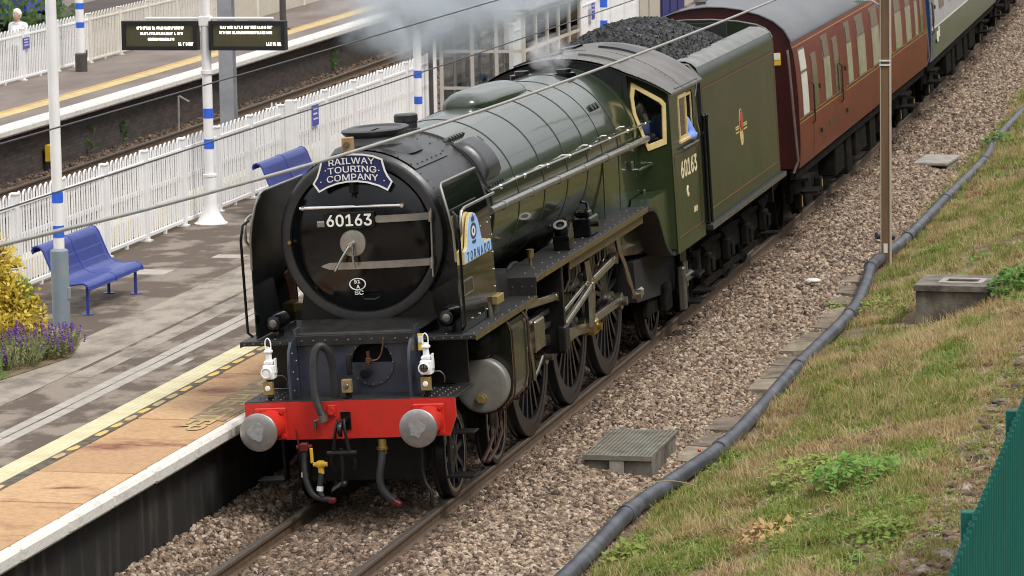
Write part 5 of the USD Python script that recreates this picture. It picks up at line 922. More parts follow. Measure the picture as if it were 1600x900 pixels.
# --- coaches
prof_side = [(1.36, 1.16), (1.385, 1.30), (1.405, 1.55), (1.41, 1.9), (1.41, 2.3), (1.395, 2.75), (1.365, 3.05), (1.32, 3.22)]
prof_roof = [(1.335, 3.21), (1.325, 3.26), (1.24, 3.42), (1.08, 3.57), (.85, 3.69), (.55, 3.79), (.28, 3.84), (0, 3.86)]
def cxs(z): return float(np.interp(z, [q[1] for q in prof_side], [q[0] for q in prof_side]))
def coach(name, lab, y0, y1, side_m, end_m, wins, stripe=None, group='coaches of the train'):
    C = vehicle(name, lab, 'railway coach', y0, y1, None); ysec = (y0, y1)
    for s in (1, -1):
        if stripe:
            lo = [(cxs(z), z) for z in (1.16, 1.3, 1.55, 1.84)]; up = [(cxs(z), z) for z in (1.84, 1.9, 2.3, 2.75, 3.0)]; tp = [(cxs(z), z) for z in (3.0, 3.1, 3.22)]
            for nm, pr, mt in (('lower_panel', lo, side_m), ('window_panel', up, stripe), ('top_panel', tp, side_m)): C.part(nm, B().loft([np.array([(s*x, y, z) for x, z in (pr if s == 1 else pr)]) for y in ysec], closed=False), mt, smooth=40)
            C.part('stripe', B().loft([np.array([(s*(cxs(z)+.003), y, z) for z in (1.83, 1.86)]) for y in ysec], closed=False), 'letter_white')
        else:
            C.part('body_side', B().loft([np.array([(s*x, y, z) for x, z in prof_side]) for y in ysec], closed=False), side_m, smooth=40)
            for z, mt, h in ((1.885, 'coach_lining', .016), (1.915, 'band_dark', .018), (1.945, 'coach_lining', .012), (3.12, 'coach_lining', .014)): C.part('lining', B().loft([np.array([(s*(cxs(z)+.003), y, z), (s*(cxs(z+h)+.003), y, z+h)]) for y in ysec], closed=False), mt, smooth=False)
        for i, (ya, yb, z0, z1, kind) in enumerate(wins if s == 1 else [w for w in wins if w[4] != 'door']):
            zs = np.linspace(z0, z1, 5)
            def panel(a, c_, za, zb_, o0, o1):
                zz = np.linspace(za, zb_, 4); return B().loft([np.array([(s*(cxs(z)+o), y, z) for z in zz for o in (o1,)]+[(s*(cxs(z)+o0), y, z) for z in zz[::-1]]) for y in (a, c_)], cap=True)
            if kind == 'door':
                d = C.part('door', panel(ya, yb, z0, z1, -.01, .006), side_m, smooth=40)
                [C.part('hinge', B().bx(s*1.41, s*1.44, yb-.06, yb, h_, h_+.08), 'band_dark', under=d) for h_ in (1.5, 2.25)]; C.part('handle', B().bx(s*1.41, s*1.45, ya+.05, ya+.16, 1.93, 1.97, .01).tube([(s*1.42, ya-.12, 1.75), (s*1.46, ya-.12, 1.8), (s*1.46, ya-.12, 2.4), (s*1.42, ya-.12, 2.45)], .014, 6), 'band_dark', under=d); continue
            w = C.part('window', panel(ya-.03, yb+.03, z0-.03, z1+.03, -.01, .008), 'window_frame', smooth=40)
            if kind == 'white': C.part('lower_pane', panel(ya, yb, z0, z0+(z1-z0)*.64, 0, .014), 'window_white', under=w); C.part('upper_pane', panel(ya, yb, z0+(z1-z0)*.69, z1, 0, .014), 'window_white', under=w)
            elif kind == 'dark': C.part('pane', panel(ya, yb, z0, z1, 0, .014), 'window_dark', under=w)
            else: C.part('lower_pane', panel(ya, yb, z0, z0+(z1-z0)*.66, 0, .014), 'blind', under=w); C.part('upper_pane', panel(ya+.04, yb-.04, z0+(z1-z0)*.70, z1-.03, 0, .014), 'window_dark', under=w)
        C.part('solebar', B().bx(s*1.2, s*1.3, y0, y1, .98, 1.16), 'underframe')
        for yb_ in (y0+2.5, y1-2.5):
            bg = C.part('bogie', B().bx(s*1.0, s*1.08, yb_-1.75, yb_+1.75, .5, .85, .02).bx(s*.9, s*1.15, yb_-.4, yb_+.4, .3, .98, .02), 'underframe')
            for q in (-1.25, 1.25): C.part('wheel', B().lathe([(1e-4, .80), (.1, .82), (.38, .74), (.40, .81), (.457, .81), (.457, .69), (.48, .67), (1e-4, .67)], (0, yb_+q, .457), (s, 0, 0), 32), 'underframe', under=bg); C.part('axle_box', B().bx(s*1.08, s*1.2, yb_+q-.13, yb_+q+.13, .36, .62, .02), 'underframe', under=bg); C.part('axle_light', B().bx(s*1.2, s*1.205, yb_+q-.02, yb_+q+.02, .4, .58), 'mark_yellow', under=bg)
            C.part('step', B().bx(s*1.15, s*1.45, yb_-2.2, yb_-1.3, .92, .97).bx(s*1.15, s*1.45, yb_-1.2, yb_-.5, .6, .64), 'underframe')
        for k, (q, L, h) in enumerate(((5.3, 1.2, .55), (6.9, .7, .7), (8.2, 1.6, .5), (10.4, .9, .65), (12.0, 1.7, .5))): C.part('equipment_box', B().bx(s*.85, s*1.25, y0+q, y0+q+L, 1.0-h, 1.0, .02), 'underframe')
    C.part('roof', B().loft([np.array([(x, y, z) for x, z in prof_roof]+[(-x, y, z) for x, z in prof_roof[::-1][1:]]) for y in (y0-.04, y1+.04)], closed=False), 'coach_roof', smooth=50)
    ends = [(x, z) for x, z in prof_side]+[(x, z) for x, z in prof_roof[1:]]; pe = Polygon(ends+[(-x, z) for x, z in ends[::-1][1:]]).buffer(-.004)
    for y in (y0+.006, y1-.046): C.part('end_wall', B().prism(pe, 'y', y, y+.04), end_m)
    for y in (y0, y1): C.part('roof_rim', B().tube([(x, y, z+.004) for x, z in prof_roof]+[(-x, y, z+.004) for x, z in prof_roof[::-1][1:]], .014, 6), 'coach_roof')
    C.part('gangway', B().bx(-.55, .55, y0-.45, y0+.01, 1.15, 3.35, .03), 'cab_dark'); C.part('gangway', B().bx(-.55, .55, y1-.01, y1+.25, 1.15, 3.35, .03), 'cab_dark')
    for i in range(9):
        yy = y0+1.2+i*2.15; x = .28 if i % 2 else -.3; C.part('roof_ventilator', B().lathe([(.09, 3.80), (.09, 3.88), (.12, 3.885), (.11, 3.94), (1e-4, 3.945)], (x, yy, 0), (0, 0, 1), 12), 'roof_grey')
    C.part('end_pipe', B().tube([(1.28, y0-.03, 3.1), (1.3, y0-.06, 2.9), (1.36, y0-.06, 1.3), (1.28, y0-.1, 1.1)], .022, 6), 'window_frame')
    for s in (1, -1): C.part('buffer', B().cyl((s*.864, y0, 1.03), (s*.864, y0-.35, 1.03), .1, n=14).cyl((s*.864, y0-.35, 1.03), (s*.864, y0-.4, 1.03), .2, n=20), 'underframe')
    return C
Z0, Z1 = 1.98, 3.03
w1 = [(22.85, 23.5, Z0, Z1, 'white'), (24.15, 24.75, Z0, 2.85, 'dark'), (25.65, 26.4, Z0, Z1, 'white2'), (26.95, 27.55, Z0, 2.9, 'dark'), (27.7, 28.35, 1.25, 3.1, 'door'), (28.75, 29.4, Z0, Z1, 'blind'), (30.3, 31.4, Z0, Z1, 'blind'), (32.5, 33.6, Z0, Z1, 'blind'), (34.5, 35.5, Z0, Z1, 'blind'), (36.3, 37.4, Z0, Z1, 'blind'), (38.2, 39.1, Z0, Z1, 'blind'), (39.9, 40.4, Z0, Z1, 'blind'), (40.9, 41.4, Z0, Z1, 'dark'), (24.0, 24.9, 1.25, 1.88, 'door')]
w1 = [(a, b_, c, d, 'blind' if k == 'white2' else k) for a, b_, c, d, k in w1]
C1 = coach('maroon_coach', 'maroon railway coach with grey roof right behind the tender', 22.35, 42.15, 'maroon', 'maroon_end', w1)
C1.part('warning_tag', B().bx(1.02, 1.16, 22.34, 22.35, 2.86, 3.06), 'yellow_tag'); C1.part('warning_tag', B().bx(1.03, 1.15, 22.333, 22.34, 2.95, 3.05), 'letter_white')
for y in (24.6, 26.0): C1.part('small_mark', B().bx(1.402, 1.408, y, y+.5, 1.50, 1.60), 'band_dark')
w2 = [(43.4, 43.95, Z0, Z1, 'dark'), (45.2, 46.4, 2.2, Z1, 'dark'), (47.8, 49.4, 2.2, Z1, 'dark'), (50.6, 52.2, 2.2, Z1, 'dark'), (53.4, 55.0, 2.2, Z1, 'dark'), (56.2, 57.8, 2.2, Z1, 'dark'), (59.0, 60.6, 2.2, Z1, 'dark'), (43.3, 44.1, 1.25, 1.8, 'door')]
C2 = coach('grey_coach', 'pale grey and dark green coach behind the maroon coach', 42.9, 62.6, 'coach_green', 'coach_blue', w2, 'coach_grey')
coach('grey_coach', 'last grey and green coach, mostly cut off by the top right corner', 63.35, 83.0, 'coach_green', 'coach_blue', [(a+20.45, b_+20.45, c, d, k) for a, b_, c, d, k in w2], 'coach_grey')
C2.part('corner_panel', B().loft([np.array([(x+.004, y, z) for x, z in prof_side]) for y in (42.9, 43.2)], closed=False), 'coach_blue', smooth=40)
C2.part('running_number', B().bx(1.408, 1.413, 44.4, 44.75, 1.50, 1.72).bx(1.408, 1.413, 44.85, 45.1, 1.58, 1.80), 'letter_white')
# --- people: joints wrapped by one smooth skin
def figure(J, bones, smooth=6, length=.03):
    import manifold3d as m3
    def sph(p, r): return m3.Manifold.sphere(r, 14).translate(list(map(float, p)))
    out = None
    for a, c in bones:
        h = m3.Manifold.batch_hull([sph(*J[a]), sph(*J[c])]); out = h if out is None else out+h
    out = out.refine_to_length(length); me = out.to_mesh(); t = trimesh.Trimesh(me.vert_properties[:, :3], me.tri_verts); trimesh.smoothing.filter_taubin(t, iterations=smooth); return np.array(t.vertices), np.array(t.faces)
def person(name, label, M, pose, hair, cloth, group=None, sub=(0, 0, 0)):
    """pose in metres, facing +y of its own frame, feet at z 0; M places it."""
    T_ = Thing(name, label, 'person', (0, 0, 0), group, None, M)
    J = {'pel': ((0, 0, .95), .14), 'che': ((0, .02, 1.25), .155), 'ab': ((0, 0, 1.1), .14), 'sl': ((-.19, .0, 1.42), .065), 'sr': ((.19, .0, 1.42), .065), 'nk': ((0, .01, 1.50), .055), 'nk2': ((0, .03, 1.58), .052),
         'hl': ((-.09, 0, .92), .095), 'hr': ((.09, 0, .92), .095), 'kl': ((-.1, .02, .5), .06), 'kr': ((.1, .02, .5), .06), 'al': ((-.1, -.02, .09), .042), 'ar': ((.1, -.02, .09), .042), 'tl': ((-.11, .15, .04), .036), 'tr': ((.11, .15, .04), .036)}
    J.update(pose); JB = [('pel', 'ab'), ('ab', 'che'), ('che', 'sl'), ('che', 'sr'), ('sl', 'sr'), ('sl', 'nk'), ('sr', 'nk'), ('nk', 'nk2'), ('pel', 'hl'), ('pel', 'hr'), ('hl', 'kl'), ('hr', 'kr'), ('kl', 'al'), ('kr', 'ar'), ('al', 'tl'), ('ar', 'tr'), ('sl', 'el'), ('sr', 'er'), ('el', 'wl'), ('er', 'wr')]
    hc = np.array(J['head'][0]); J['h1'] = (hc+[0, -.01, .03], .092); J['h2'] = (hc+[0, .025, -.05], .07); J['h3'] = (hc+[0, .05, -.085], .042); JB += [('h1', 'h2'), ('h2', 'h3'), ('nk2', 'h2')]
    J['ns'] = (hc+[0, .098, -.01], .012); J['nt'] = (hc+[0, .112, -.035], .016); JB.append(('ns', 'nt'))
    for s_, e in ((-1, 'e1'), (1, 'e2')): J[e] = (hc+[s_*.088, -.005, -.01], .02); J[e+'b'] = (hc+[s_*.085, -.005, -.045], .013); JB.append((e, e+'b'))
    for sd_, w, el in (('l', 'wl', 'el'), ('r', 'wr', 'er')):
        wp_ = np.array(J[w][0]); d = wp_-np.array(J[el][0]); d /= np.linalg.norm(d); up = np.array([0, 0, 1.0]); sdv = np.cross(d, up); sdv /= np.linalg.norm(sdv); dn = np.cross(sdv, d)
        J[w+'p'] = (wp_+d*.05, .032); J[w+'q'] = (wp_+d*.085, .03); JB += [(w, w+'p'), (w+'p', w+'q')]
        for k, (o, L) in enumerate(((-.033, .07), (-.011, .08), (.011, .075), (.033, .06))):
            J[f'{w}{k}a'] = (wp_+d*.09+sdv*o, .011); J[f'{w}{k}b'] = (wp_+d*(.09+L*.55)+sdv*o*1.15-dn*.008, .010); J[f'{w}{k}c'] = (wp_+d*(.09+L*.85)+sdv*o*1.15-dn*.03, .008); JB += [(w+'q', f'{w}{k}a'), (f'{w}{k}a', f'{w}{k}b'), (f'{w}{k}b', f'{w}{k}c')]
        sg = 1 if sd_ == 'l' else -1; J[w+'ta'] = (wp_+d*.035+sdv*.035*sg, .013); J[w+'tb'] = (wp_+d*.08+sdv*.062*sg-dn*.01, .010); JB += [(w+'p', w+'ta'), (w+'ta', w+'tb')]
    T_.part('body', figure(J, JB, 4, .022), 'skin', smooth=True)
    K = {k: (p_, r_+.018) for k, (p_, r_) in J.items()}; cuff = {a: (np.array(K[b_][0])*.06+np.array(K[c_][0])*.94, K[c_][1]) for a, b_, c_ in (('cl', 'el', 'wl'), ('cr', 'er', 'wr'))}; K.update(cuff)
    K['nk'] = (np.array(J['nk'][0])-[0, 0, .035], .07)
    T_.part('shirt', figure(K, [('pel', 'ab'), ('ab', 'che'), ('che', 'sl'), ('che', 'sr'), ('sl', 'sr'), ('sl', 'nk'), ('sr', 'nk'), ('sl', 'el'), ('sr', 'er'), ('el', 'cl'), ('er', 'cr')], 4, .03), cloth, smooth=True)
    K2 = {k: (p_, r_+.02) for k, (p_, r_) in J.items()}; T_.part('trousers', figure(K2, [('pel', 'hl'), ('pel', 'hr'), ('hl', 'kl'), ('hr', 'kr'), ('kl', 'al'), ('kr', 'ar')], 4, .04), 'trousers', smooth=True)
    T_.part('hair', figure({'a': (hc+[0, -.025, .055], .098), 'b': (hc+[0, -.06, -.02], .08), 'c': (hc+[-.05, -.03, .03], .07), 'd': (hc+[.05, -.03, .03], .07), 'e': (hc+[0, .03, .085], .06)}, [('a', 'b'), ('c', 'd'), ('a', 'e')], 3, .02), hair, smooth=True)
    ey = B()
    for s_ in (-1, 1): ey.ball(hc+[s_*.033, .086, .012], .011, 6)
    T_.part('eyes', ey, 'letter_white'); pu = B()
    for s_ in (-1, 1): pu.ball(hc+[s_*.033, .094, .012], .006, 5)
    T_.part('pupils', pu, 'hair_dark'); T_.part('mouth', B().ball(hc+[0, .088, -.07], .02, 6, (1.1, .35, .25)), 'rust_stain')
    return T_
def place(x, y, z, rz, fn=bend, s=1.0):
    p_ = fn(np.array([[x, y, z]]))[0]; c, n_ = math.cos(rz), math.sin(rz); M = np.eye(4); M[:3, :3] = np.array([[c, -n_, 0], [n_, c, 0], [0, 0, 1]])*s; M[:3, 3] = p_; return Gf.Matrix4d(*M.T.ravel().tolist())
person('person', 'person in a blue shirt leaning at the locomotive cab side window', place(1.0, 12.95, 1.50, PI, track, .98),
       {'head': ((0, .06, 1.66), 0), 'el': ((-.31, .0, 1.22), .05), 'wl': ((-.28, .25, 1.22), .034), 'er': ((.28, .05, 1.16), .045), 'wr': ((.2, .28, 1.2), .032)}, 'hair_dark', 'shirt_blue')
person('person', 'person with white hair and white shirt standing behind the far platform fence', place(-20.0, 44.1, .56, PI*.9, bend, .98),
       {'head': ((0, .05, 1.68), 0), 'el': ((-.27, .0, 1.14), .045), 'wl': ((-.24, .1, .9), .032), 'er': ((.27, .0, 1.14), .045), 'wr': ((.24, .1, .9), .032)}, 'hair_white', 'shirt_white')
# ---------------------------------------------------------------- station furniture on the near platform
def fence(name, label, x, y0, y1, z, h, post_every, mat_, group=None, mats=None, kick=True, start=0.0):
    F = Thing(name, label, 'fence', tuple(bend(np.array([[x, y0, z]]))[0]), group)
    n = max(1, round((y1-y0)/post_every)); L = (y1-y0)/n
    for i in range(n+1):
        y = y0+i*L; mt = mats(y) if mats else mat_
        F.part('post', B().bx(x-.05, x+.05, y-.05, y+.05, z-.02, z+h-.04, .008).bx(x-.06, x+.06, y-.06, y+.06, z+h-.04, z+h-.01, .006).bx(x-.08, x+.08, y-.08, y+.08, z-.01, z+.015), mt, fn=bend)
        if i == n: break
        for zz, t in ((z+.07, .025), (z+h*.86, .022)): F.part('rail', B().bx(x-.02, x+.02, y+.05, y+L-.05, zz-t, zz+t, .004), mt, fn=bend)
        if kick: F.part('rail', B().bx(x-.03, x-.012, y+.05, y+L-.05, z+h*.52, z+h*.57), mt, fn=bend)
        F.part('foot', B().bx(x-.02, x+.02, y+L/2-.03, y+L/2+.03, z-.02, z+.05), mt, fn=bend)
        k = int(round((L-.1)/.225)); d = (L-.1)/k
        for j in range(k):
            c = y+.05+d*(j+.5); w = d*.27; pts = [(x, c-w, z+.07), (x, c-w, z+h-.07)]+[(x, c+w*math.cos(a), z+h-.07+w*math.sin(a)) for a in np.linspace(PI, 0, 7)]+[(x, c+w, z+.07)]
            F.part('hoop', B().tube(pts, .0145, 4), mt, fn=bend)
    return F
fence('white_fence', 'white bow topped fence along the back of the near platform behind the benches', -7.35, 7.6, 21.95, .925, 1.36, 1.9, 'fence_white')
fence('white_fence', 'white bow topped fence between the platform gate and the glass shelter', -7.35, 22.75, 32.4, .925, 1.36, 1.9, 'fence_white')
fence('white_fence', 'white bow topped fence beyond the glass waiting shelter', -7.4, 40.2, 56.0, .925, 1.36, 1.9, 'fence_white')
G_ = Thing('platform_gate', 'narrow white gate standing open in the gap of the platform fence', 'gate', tuple(bend(np.array([[-7.6, 22.4, .92]]))[0]))
G_.part('frame', B().tube([(-7.35, 22.45, 1.0), (-7.75, 22.5, 1.0), (-7.75, 22.5, 2.15), (-7.35, 22.45, 2.15), (-7.35, 22.45, 1.0)], .022, 6).tube([(-7.35, 22.45, 1.6), (-7.75, 22.5, 1.6)], .02, 6), 'fence_white', fn=bend)
for k in range(4): G_.part('bar', B().cyl((-7.42-.08*k, 22.46+.01*k, 1.0), (-7.42-.08*k, 22.46+.01*k, 2.25), .014, n=6), 'fence_white', fn=bend)
G_.part('gate_post', B().bx(-7.41, -7.29, 22.42, 22.54, .92, 2.3, .008), 'fence_white', fn=bend)
single('cable_cover', 'low cream cover running along the track side behind the white platform fence', 'cable cover', B().add(*B().loft([np.array([(-7.62, y, .95), (-7.62, y, 1.22), (-7.9, y, 1.22), (-7.9, y, .95)]) for y in np.linspace(6, 34, 29)], cap=True).get()), 'letter_cream', smooth=False, fn=bend)
def sign(name, label, x, y, z, w, h, face_mat, lines=3):
    S = Thing(name, label, 'sign', tuple(bend(np.array([[x, y, z]]))[0])); S.part('panel', B().bx(x, x+.012, y-w/2, y+w/2, z, z+h, .003), face_mat, fn=bend)
    for k in range(lines): S.part('text_line', B().bx(x+.012, x+.0135, y-w*.36, y+w*.3*(1-.2*(k % 2)), z+h*(.78-.24*k), z+h*(.86-.24*k)), 'sign_white', smooth=False, fn=bend)
sign('notice_sign', 'small blue notice on the white fence right of the platform gate', -7.32, 23.95, 1.72, .40, .36, 'sign_blue')
sign('notice_sign', 'small blue notice on the far platform fence below the white haired person', -18.9, 41.5, 1.62, .42, .26, 'sign_blue')
sign('notice_sign', 'small dark notice on the white fence beyond the shelter', -7.3, 49.2, 1.72, .40, .40, 'sign_blue')
def lamp_post(label, x, y, z0, top, r, bands, sleeve=None, cone=False, sl_mat='sleeve_blue', group='white posts with blue bands'):
    L = Thing('lamp_post', label, 'lamp post', tuple(bend(np.array([[x, y, z0]]))[0]))
    L.part('pole', B().cyl((x, y, z0), (x, y, top), r, n=20), 'fence_white', fn=bend)
    for a, c in bands: L.part('band', B().cyl((x, y, a), (x, y, c), r+.003, n=20), 'band_blue', fn=bend)
    if sleeve: L.part('sleeve', B().lathe([(r+.045, z0), (r+.045, sleeve-.01), (r+.035, sleeve), (r, sleeve+.02)], (x, y, 0), (0, 0, 1), 20).bx(x+r+.03, x+r+.055, y-.04, y+.04, z0+.35, z0+.5, .005), sl_mat, fn=bend)
    if cone:
        L.part('base', B().lathe([(.26, z0), (.26, z0+.012), (.22, z0+.03), (.13, z0+.18), (.105, z0+.32), (.10, z0+.72), (.11, z0+.73), (.11, z0+.76), (r, z0+.77)], (x, y, 0), (0, 0, 1), 20), 'fence_white', fn=bend)
    L.part('lamp_head', B().bx(x-.1, x+.1, y-.1, y+.55, top, top+.1, .03), 'post_grey', fn=bend); return L
lamp_post('white post with blue bands and grey sleeve standing before the near blue bench', -5.74, 6.69, PZ, 6.4, .068, ((2.49, 2.63), (2.05, 2.2)), 1.89)
dp_ = lamp_post('white post with blue bands carrying the two departure displays', -7.03, 16.95, PZ, 6.4, .075, ((2.54, 2.69), (2.07, 2.22)), None, True)
dp_.part('arm', B().bx(-8.0, -5.95, 16.93, 16.99, 4.045, 4.085, .008).bx(-7.12, -6.94, 16.87, 17.04, 3.95, 4.1, .01), 'fence_white', fn=bend); dp_.part('collar', B().cyl((-7.03, 16.95, 3.22), (-7.03, 16.95, 3.27), .095, n=20), 'fence_white', fn=bend)
lamp_post('white post with blue bands rising behind the chimney into the smoke', -7.12, 30.5, PZ, 6.4, .075, ((1.97, 2.11), (1.48, 1.62)))
lamp_post('white post with blue bands beyond the shelter, above the coal heap', -6.62, 46.9, PZ, 6.4, .085, ((2.17, 2.36), (1.68, 1.87)))
lamp_post('white post with blue bands and dark sleeve by the far platform fence', -18.36, 43.73, PZ, 5.5, .095, ((2.36, 2.50), (1.93, 2.06)), 1.33, sl_mat='dark_post')
def display(label, x0, x1, rows):
    D_ = Thing('departure_display', label, 'display', tuple(bend(np.array([[x0, 16.85, 3.56]]))[0])); y = 16.84
    D_.part('case', B().prism(Polygon([(x0, 3.585), (x1, 3.585), (x1, 4.03), (x0, 4.03)], [[(x0+.06, 3.645), (x1-.06, 3.645), (x1-.06, 3.975), (x0+.06, 3.975)]]), 'y', y, y+.10).bx(x0, x1, y+.1, y+.16, 3.585, 4.03), 'display_black', smooth=False, fn=bend)
    D_.part('screen', B().bx(x0+.06, x1-.06, y+.025, y+.045, 3.645, 3.975), 'display_screen', smooth=False, fn=bend)
    for (a, c, z, h) in rows:
        b = B(); x = x0+.06+a*(x1-x0-.12); xe = x0+.06+c*(x1-x0-.12); h = h*.72
        while x < xe-.01:
            w = rnd.uniform(.016, .026)
            kind = rnd.randrange(4)
            b.bx(x, x+.007, y+.02, y+.0245, z, z+h)
            if kind != 1: b.bx(x, x+w, y+.0205, y+.0243, z+h-.008, z+h)
            if kind != 2: b.bx(x, x+w, y+.0207, y+.0241, z, z+.008)
            if kind == 3: b.bx(x+w-.007, x+w, y+.0198, y+.0247, z, z+h)
            if kind == 0: b.bx(x, x+w, y+.0203, y+.0242, z+h*.45, z+h*.45+.008)
            x += w+.007 if rnd.random() > .16 else w+.026
        D_.part('text_row', b, 'display_text', smooth=False, fn=bend)
display('left departure display with four rows of small white text', -8.35, -7.14, [(.17, .86, 3.905, .052), (.22, .83, 3.82, .05), (.33, .72, 3.735, .05), (.78, 1.0, 3.66, .062)])
display('right departure display with three rows of small white text', -6.95, -5.74, [(.11, .88, 3.915, .055), (.1, .86, 3.835, .052), (.78, 1.0, 3.66, .062)])
def bench(label, y0, y1, x=-5.72):
    Bn = Thing('bench', label, 'bench', tuple(bend(np.array([[x, (y0+y1)/2, PZ]]))[0]), 'blue metal benches')
    pf = [(-.70, .80), (-.715, .845), (-.695, .885), (-.65, .90), (-.60, .885), (-.56, .83), (-.50, .68), (-.44, .54), (-.39, .46), (-.31, .42), (-.2, .405), (-.1, .42), (-.03, .425), (.02, .40), (.045, .36), (.045, .32)]
    q = np.array(pf); nn = np.gradient(q, axis=0); nn = np.stack([-nn[:, 1], nn[:, 0]], 1); nn /= np.linalg.norm(nn, axis=1, keepdims=True)
    loop = np.vstack([q, (q-nn*.012)[::-1]])
    mid = (y0+y1)/2
    for a, c, nm in ((y0+.02, mid-.006, 'seat_panel'), (mid+.006, y1-.02, 'seat_panel')): Bn.part(nm, B().loft([np.stack([loop[:, 0]+x, np.full(len(loop), yy), loop[:, 1]+PZ], 1) for yy in np.linspace(a, c, 5)], cap=False), 'bench_blue', smooth=50, fn=bend)
    for yy in (y0+.01, y1-.01, mid): Bn.part('side_frame', B().tube([(x+a, yy, PZ+b_-.008) for a, b_ in pf], .016, 8), 'bench_blue', fn=bend)
    for yy in (y0+.12, y1-.12):
        for lx, top in ((-.02, .40), (-.40, .45)):
            Bn.part('leg', B().cyl((x+lx, yy, PZ), (x+lx, yy, PZ+top), .022, n=10).cyl((x+lx, yy, PZ+.19), (x+lx, yy, PZ+.2), .028, n=10).cyl((x+lx, yy, PZ+.0), (x+lx, yy, PZ+.012), .075, n=14), 'bench_blue', fn=bend)
    sl = B()
    for k in range(int((y1-y0-.15)/.035)):
        yy = y0+.08+k*.035
        for i in (5, 6, 7): 
            a, c = np.array(pf[i]), np.array(pf[i+1]); d = (c-a)*.84; m_ = (a+c)/2; n_ = np.array([-(c-a)[1], (c-a)[0]]); n_ /= np.linalg.norm(n_); o = n_*.0015
            p0, p1 = m_-d/2+o, m_+d/2+o; sl.add([(x+p0[0], yy, PZ+p0[1]), (x+p1[0], yy, PZ+p1[1]), (x+p1[0], yy+.012, PZ+p1[1]), (x+p0[0], yy+.012, PZ+p0[1])], [(0, 1, 2), (0, 2, 3)])
    Bn.part('slots', sl, 'dark_blue', smooth=False, fn=bend, kind='stuff')
bench('blue metal bench nearest the camera beside the golden shrub', 7.55, 9.68); bench('blue metal bench behind the locomotive smokebox near the platform gate', 17.25, 19.75)
# --- glass waiting shelter
SH = Thing('waiting_shelter', 'cream framed glass waiting shelter behind the locomotive boiler', 'shelter', tuple(bend(np.array([[-6.2, 33, PZ]]))[0]))
sx0, sx1, sy0, sy1, sz = -7.25, -5.6, 33.0, 38.6, 3.0
for x in (sx0, -6.63, -6.14, sx1): SH.part('upright', B().bx(x-.035, x+.035, sy0-.035, sy0+.035, PZ, sz, .006), 'shelter_frame', fn=bend)
for y in np.linspace(sy0+1.12, sy1, 5):
    for x in (sx0, sx1): SH.part('upright', B().bx(x-.035, x+.035, y-.035, y+.035, PZ, sz, .006), 'shelter_frame', fn=bend)
for z in (1.05, 1.55, 2.27, 2.96):
    SH.part('transom', B().bx(sx0+.036, sx1-.036, sy0-.02, sy0+.02, z-.03, z+.03), 'shelter_frame', fn=bend)
    for x in (sx0, sx1): SH.part('transom', B().bx(x-.02, x+.02, sy0+.036, sy1-.036, z-.03, z+.03), 'shelter_frame', fn=bend)
SH.part('glass_pane', B().bx(sx0+.04, sx1-.04, sy0-.003, sy0+.003, 1.08, 2.93), 'pane', smooth=False, fn=bend)
for x in (sx0, sx1): SH.part('glass_pane', B().bx(x-.003, x+.003, sy0+.04, sy1-.04, 1.08, 2.93), 'pane', smooth=False, fn=bend)
SH.part('roof', B().bx(sx0-.15, sx1+.15, sy0-.12, sy1+.15, 3.03, 3.10, .02), 'post_grey', fn=bend); SH.part('seat', B().bx(sx0+.15, sx0+.5, sy0+.5, sy1-.5, 1.33, 1.38, .01).bx(sx0+.2, sx0+.3, sy0+.6, sy0+.7, PZ, 1.33).bx(sx0+.2, sx0+.3, sy1-.7, sy1-.6, PZ, 1.33), 'post_grey', fn=bend)
SB = Thing('name_board', 'long white station name board on posts seen through the smoke', 'sign', tuple(bend(np.array([[-7.0, 32.4, 2.6]]))[0]))
SB.part('board', B().bx(-7.02, -6.98, 31.25, 33.45, 2.70, 2.92, .006), 'sign_white', fn=bend); SB.part('lower_band', B().bx(-7.025, -6.975, 31.25, 33.45, 2.64, 2.69), 'sign_blue', fn=bend)
for k, (a, c) in enumerate(((31.9, 32.15), (32.25, 32.5), (32.6, 32.75))): SB.part('faded_mark', B().bx(-6.98, -6.978, a, c, 2.78, 2.85), 'galvanised', smooth=False, fn=bend)
for y in (31.5, 33.2): SB.part('post', B().bx(-7.05, -7.0, y-.04, y+.04, PZ, 2.95), 'fence_white', fn=bend)
DPo = single('drain_post', 'slim dark post between the banded lamp post and the shelter', 'post', B().cyl((-7.2, 31.9, PZ), (-7.2, 31.9, 2.45), .05, n=10).bx(-7.27, -7.13, 31.83, 31.97, 2.45, 2.5), 'dark_post', fn=bend)
# --- building at the far end of the near platform
BD = Thing('station_building', 'beige station building with blue framed doors at the far platform end', 'building', tuple(bend(np.array([[-8.5, 60, PZ]]))[0]))
BD.part('wall', B().bx(-11, -7.6, 56.2, 72, PZ-.5, 4.2), 'beige_wall', fn=bend)
for y in (57.6, 59.2): BD.part('panel_joint', B().bx(-7.6, -7.58, y, y+.06, PZ, 4.1), 'shelter_frame', fn=bend)
for y in (61.2, 62.6, 64.0):
    d = BD.part('door', B().bx(-7.6, -7.55, y, y+1.2, PZ, 3.1), 'dark_blue', fn=bend)
    for a in (.12, .66): BD.part('door_pane', B().bx(-7.55, -7.54, y+a, y+a+.42, 1.6, 2.95), 'window_white', fn=bend, under=d)
for y in (66.5, 69): BD.part('window', B().bx(-7.6, -7.56, y, y+1.8, 1.6, 3.0), 'window_dark', fn=bend)
BD.part('roof', B().bx(-11.3, -6.6, 55.9, 72.4, 4.2, 4.4), 'roof_grey', fn=bend); BD.part('end_panel', B().bx(-10.6, -8.0, 56.14, 56.2, PZ, 3.8), 'letter_cream', fn=bend)
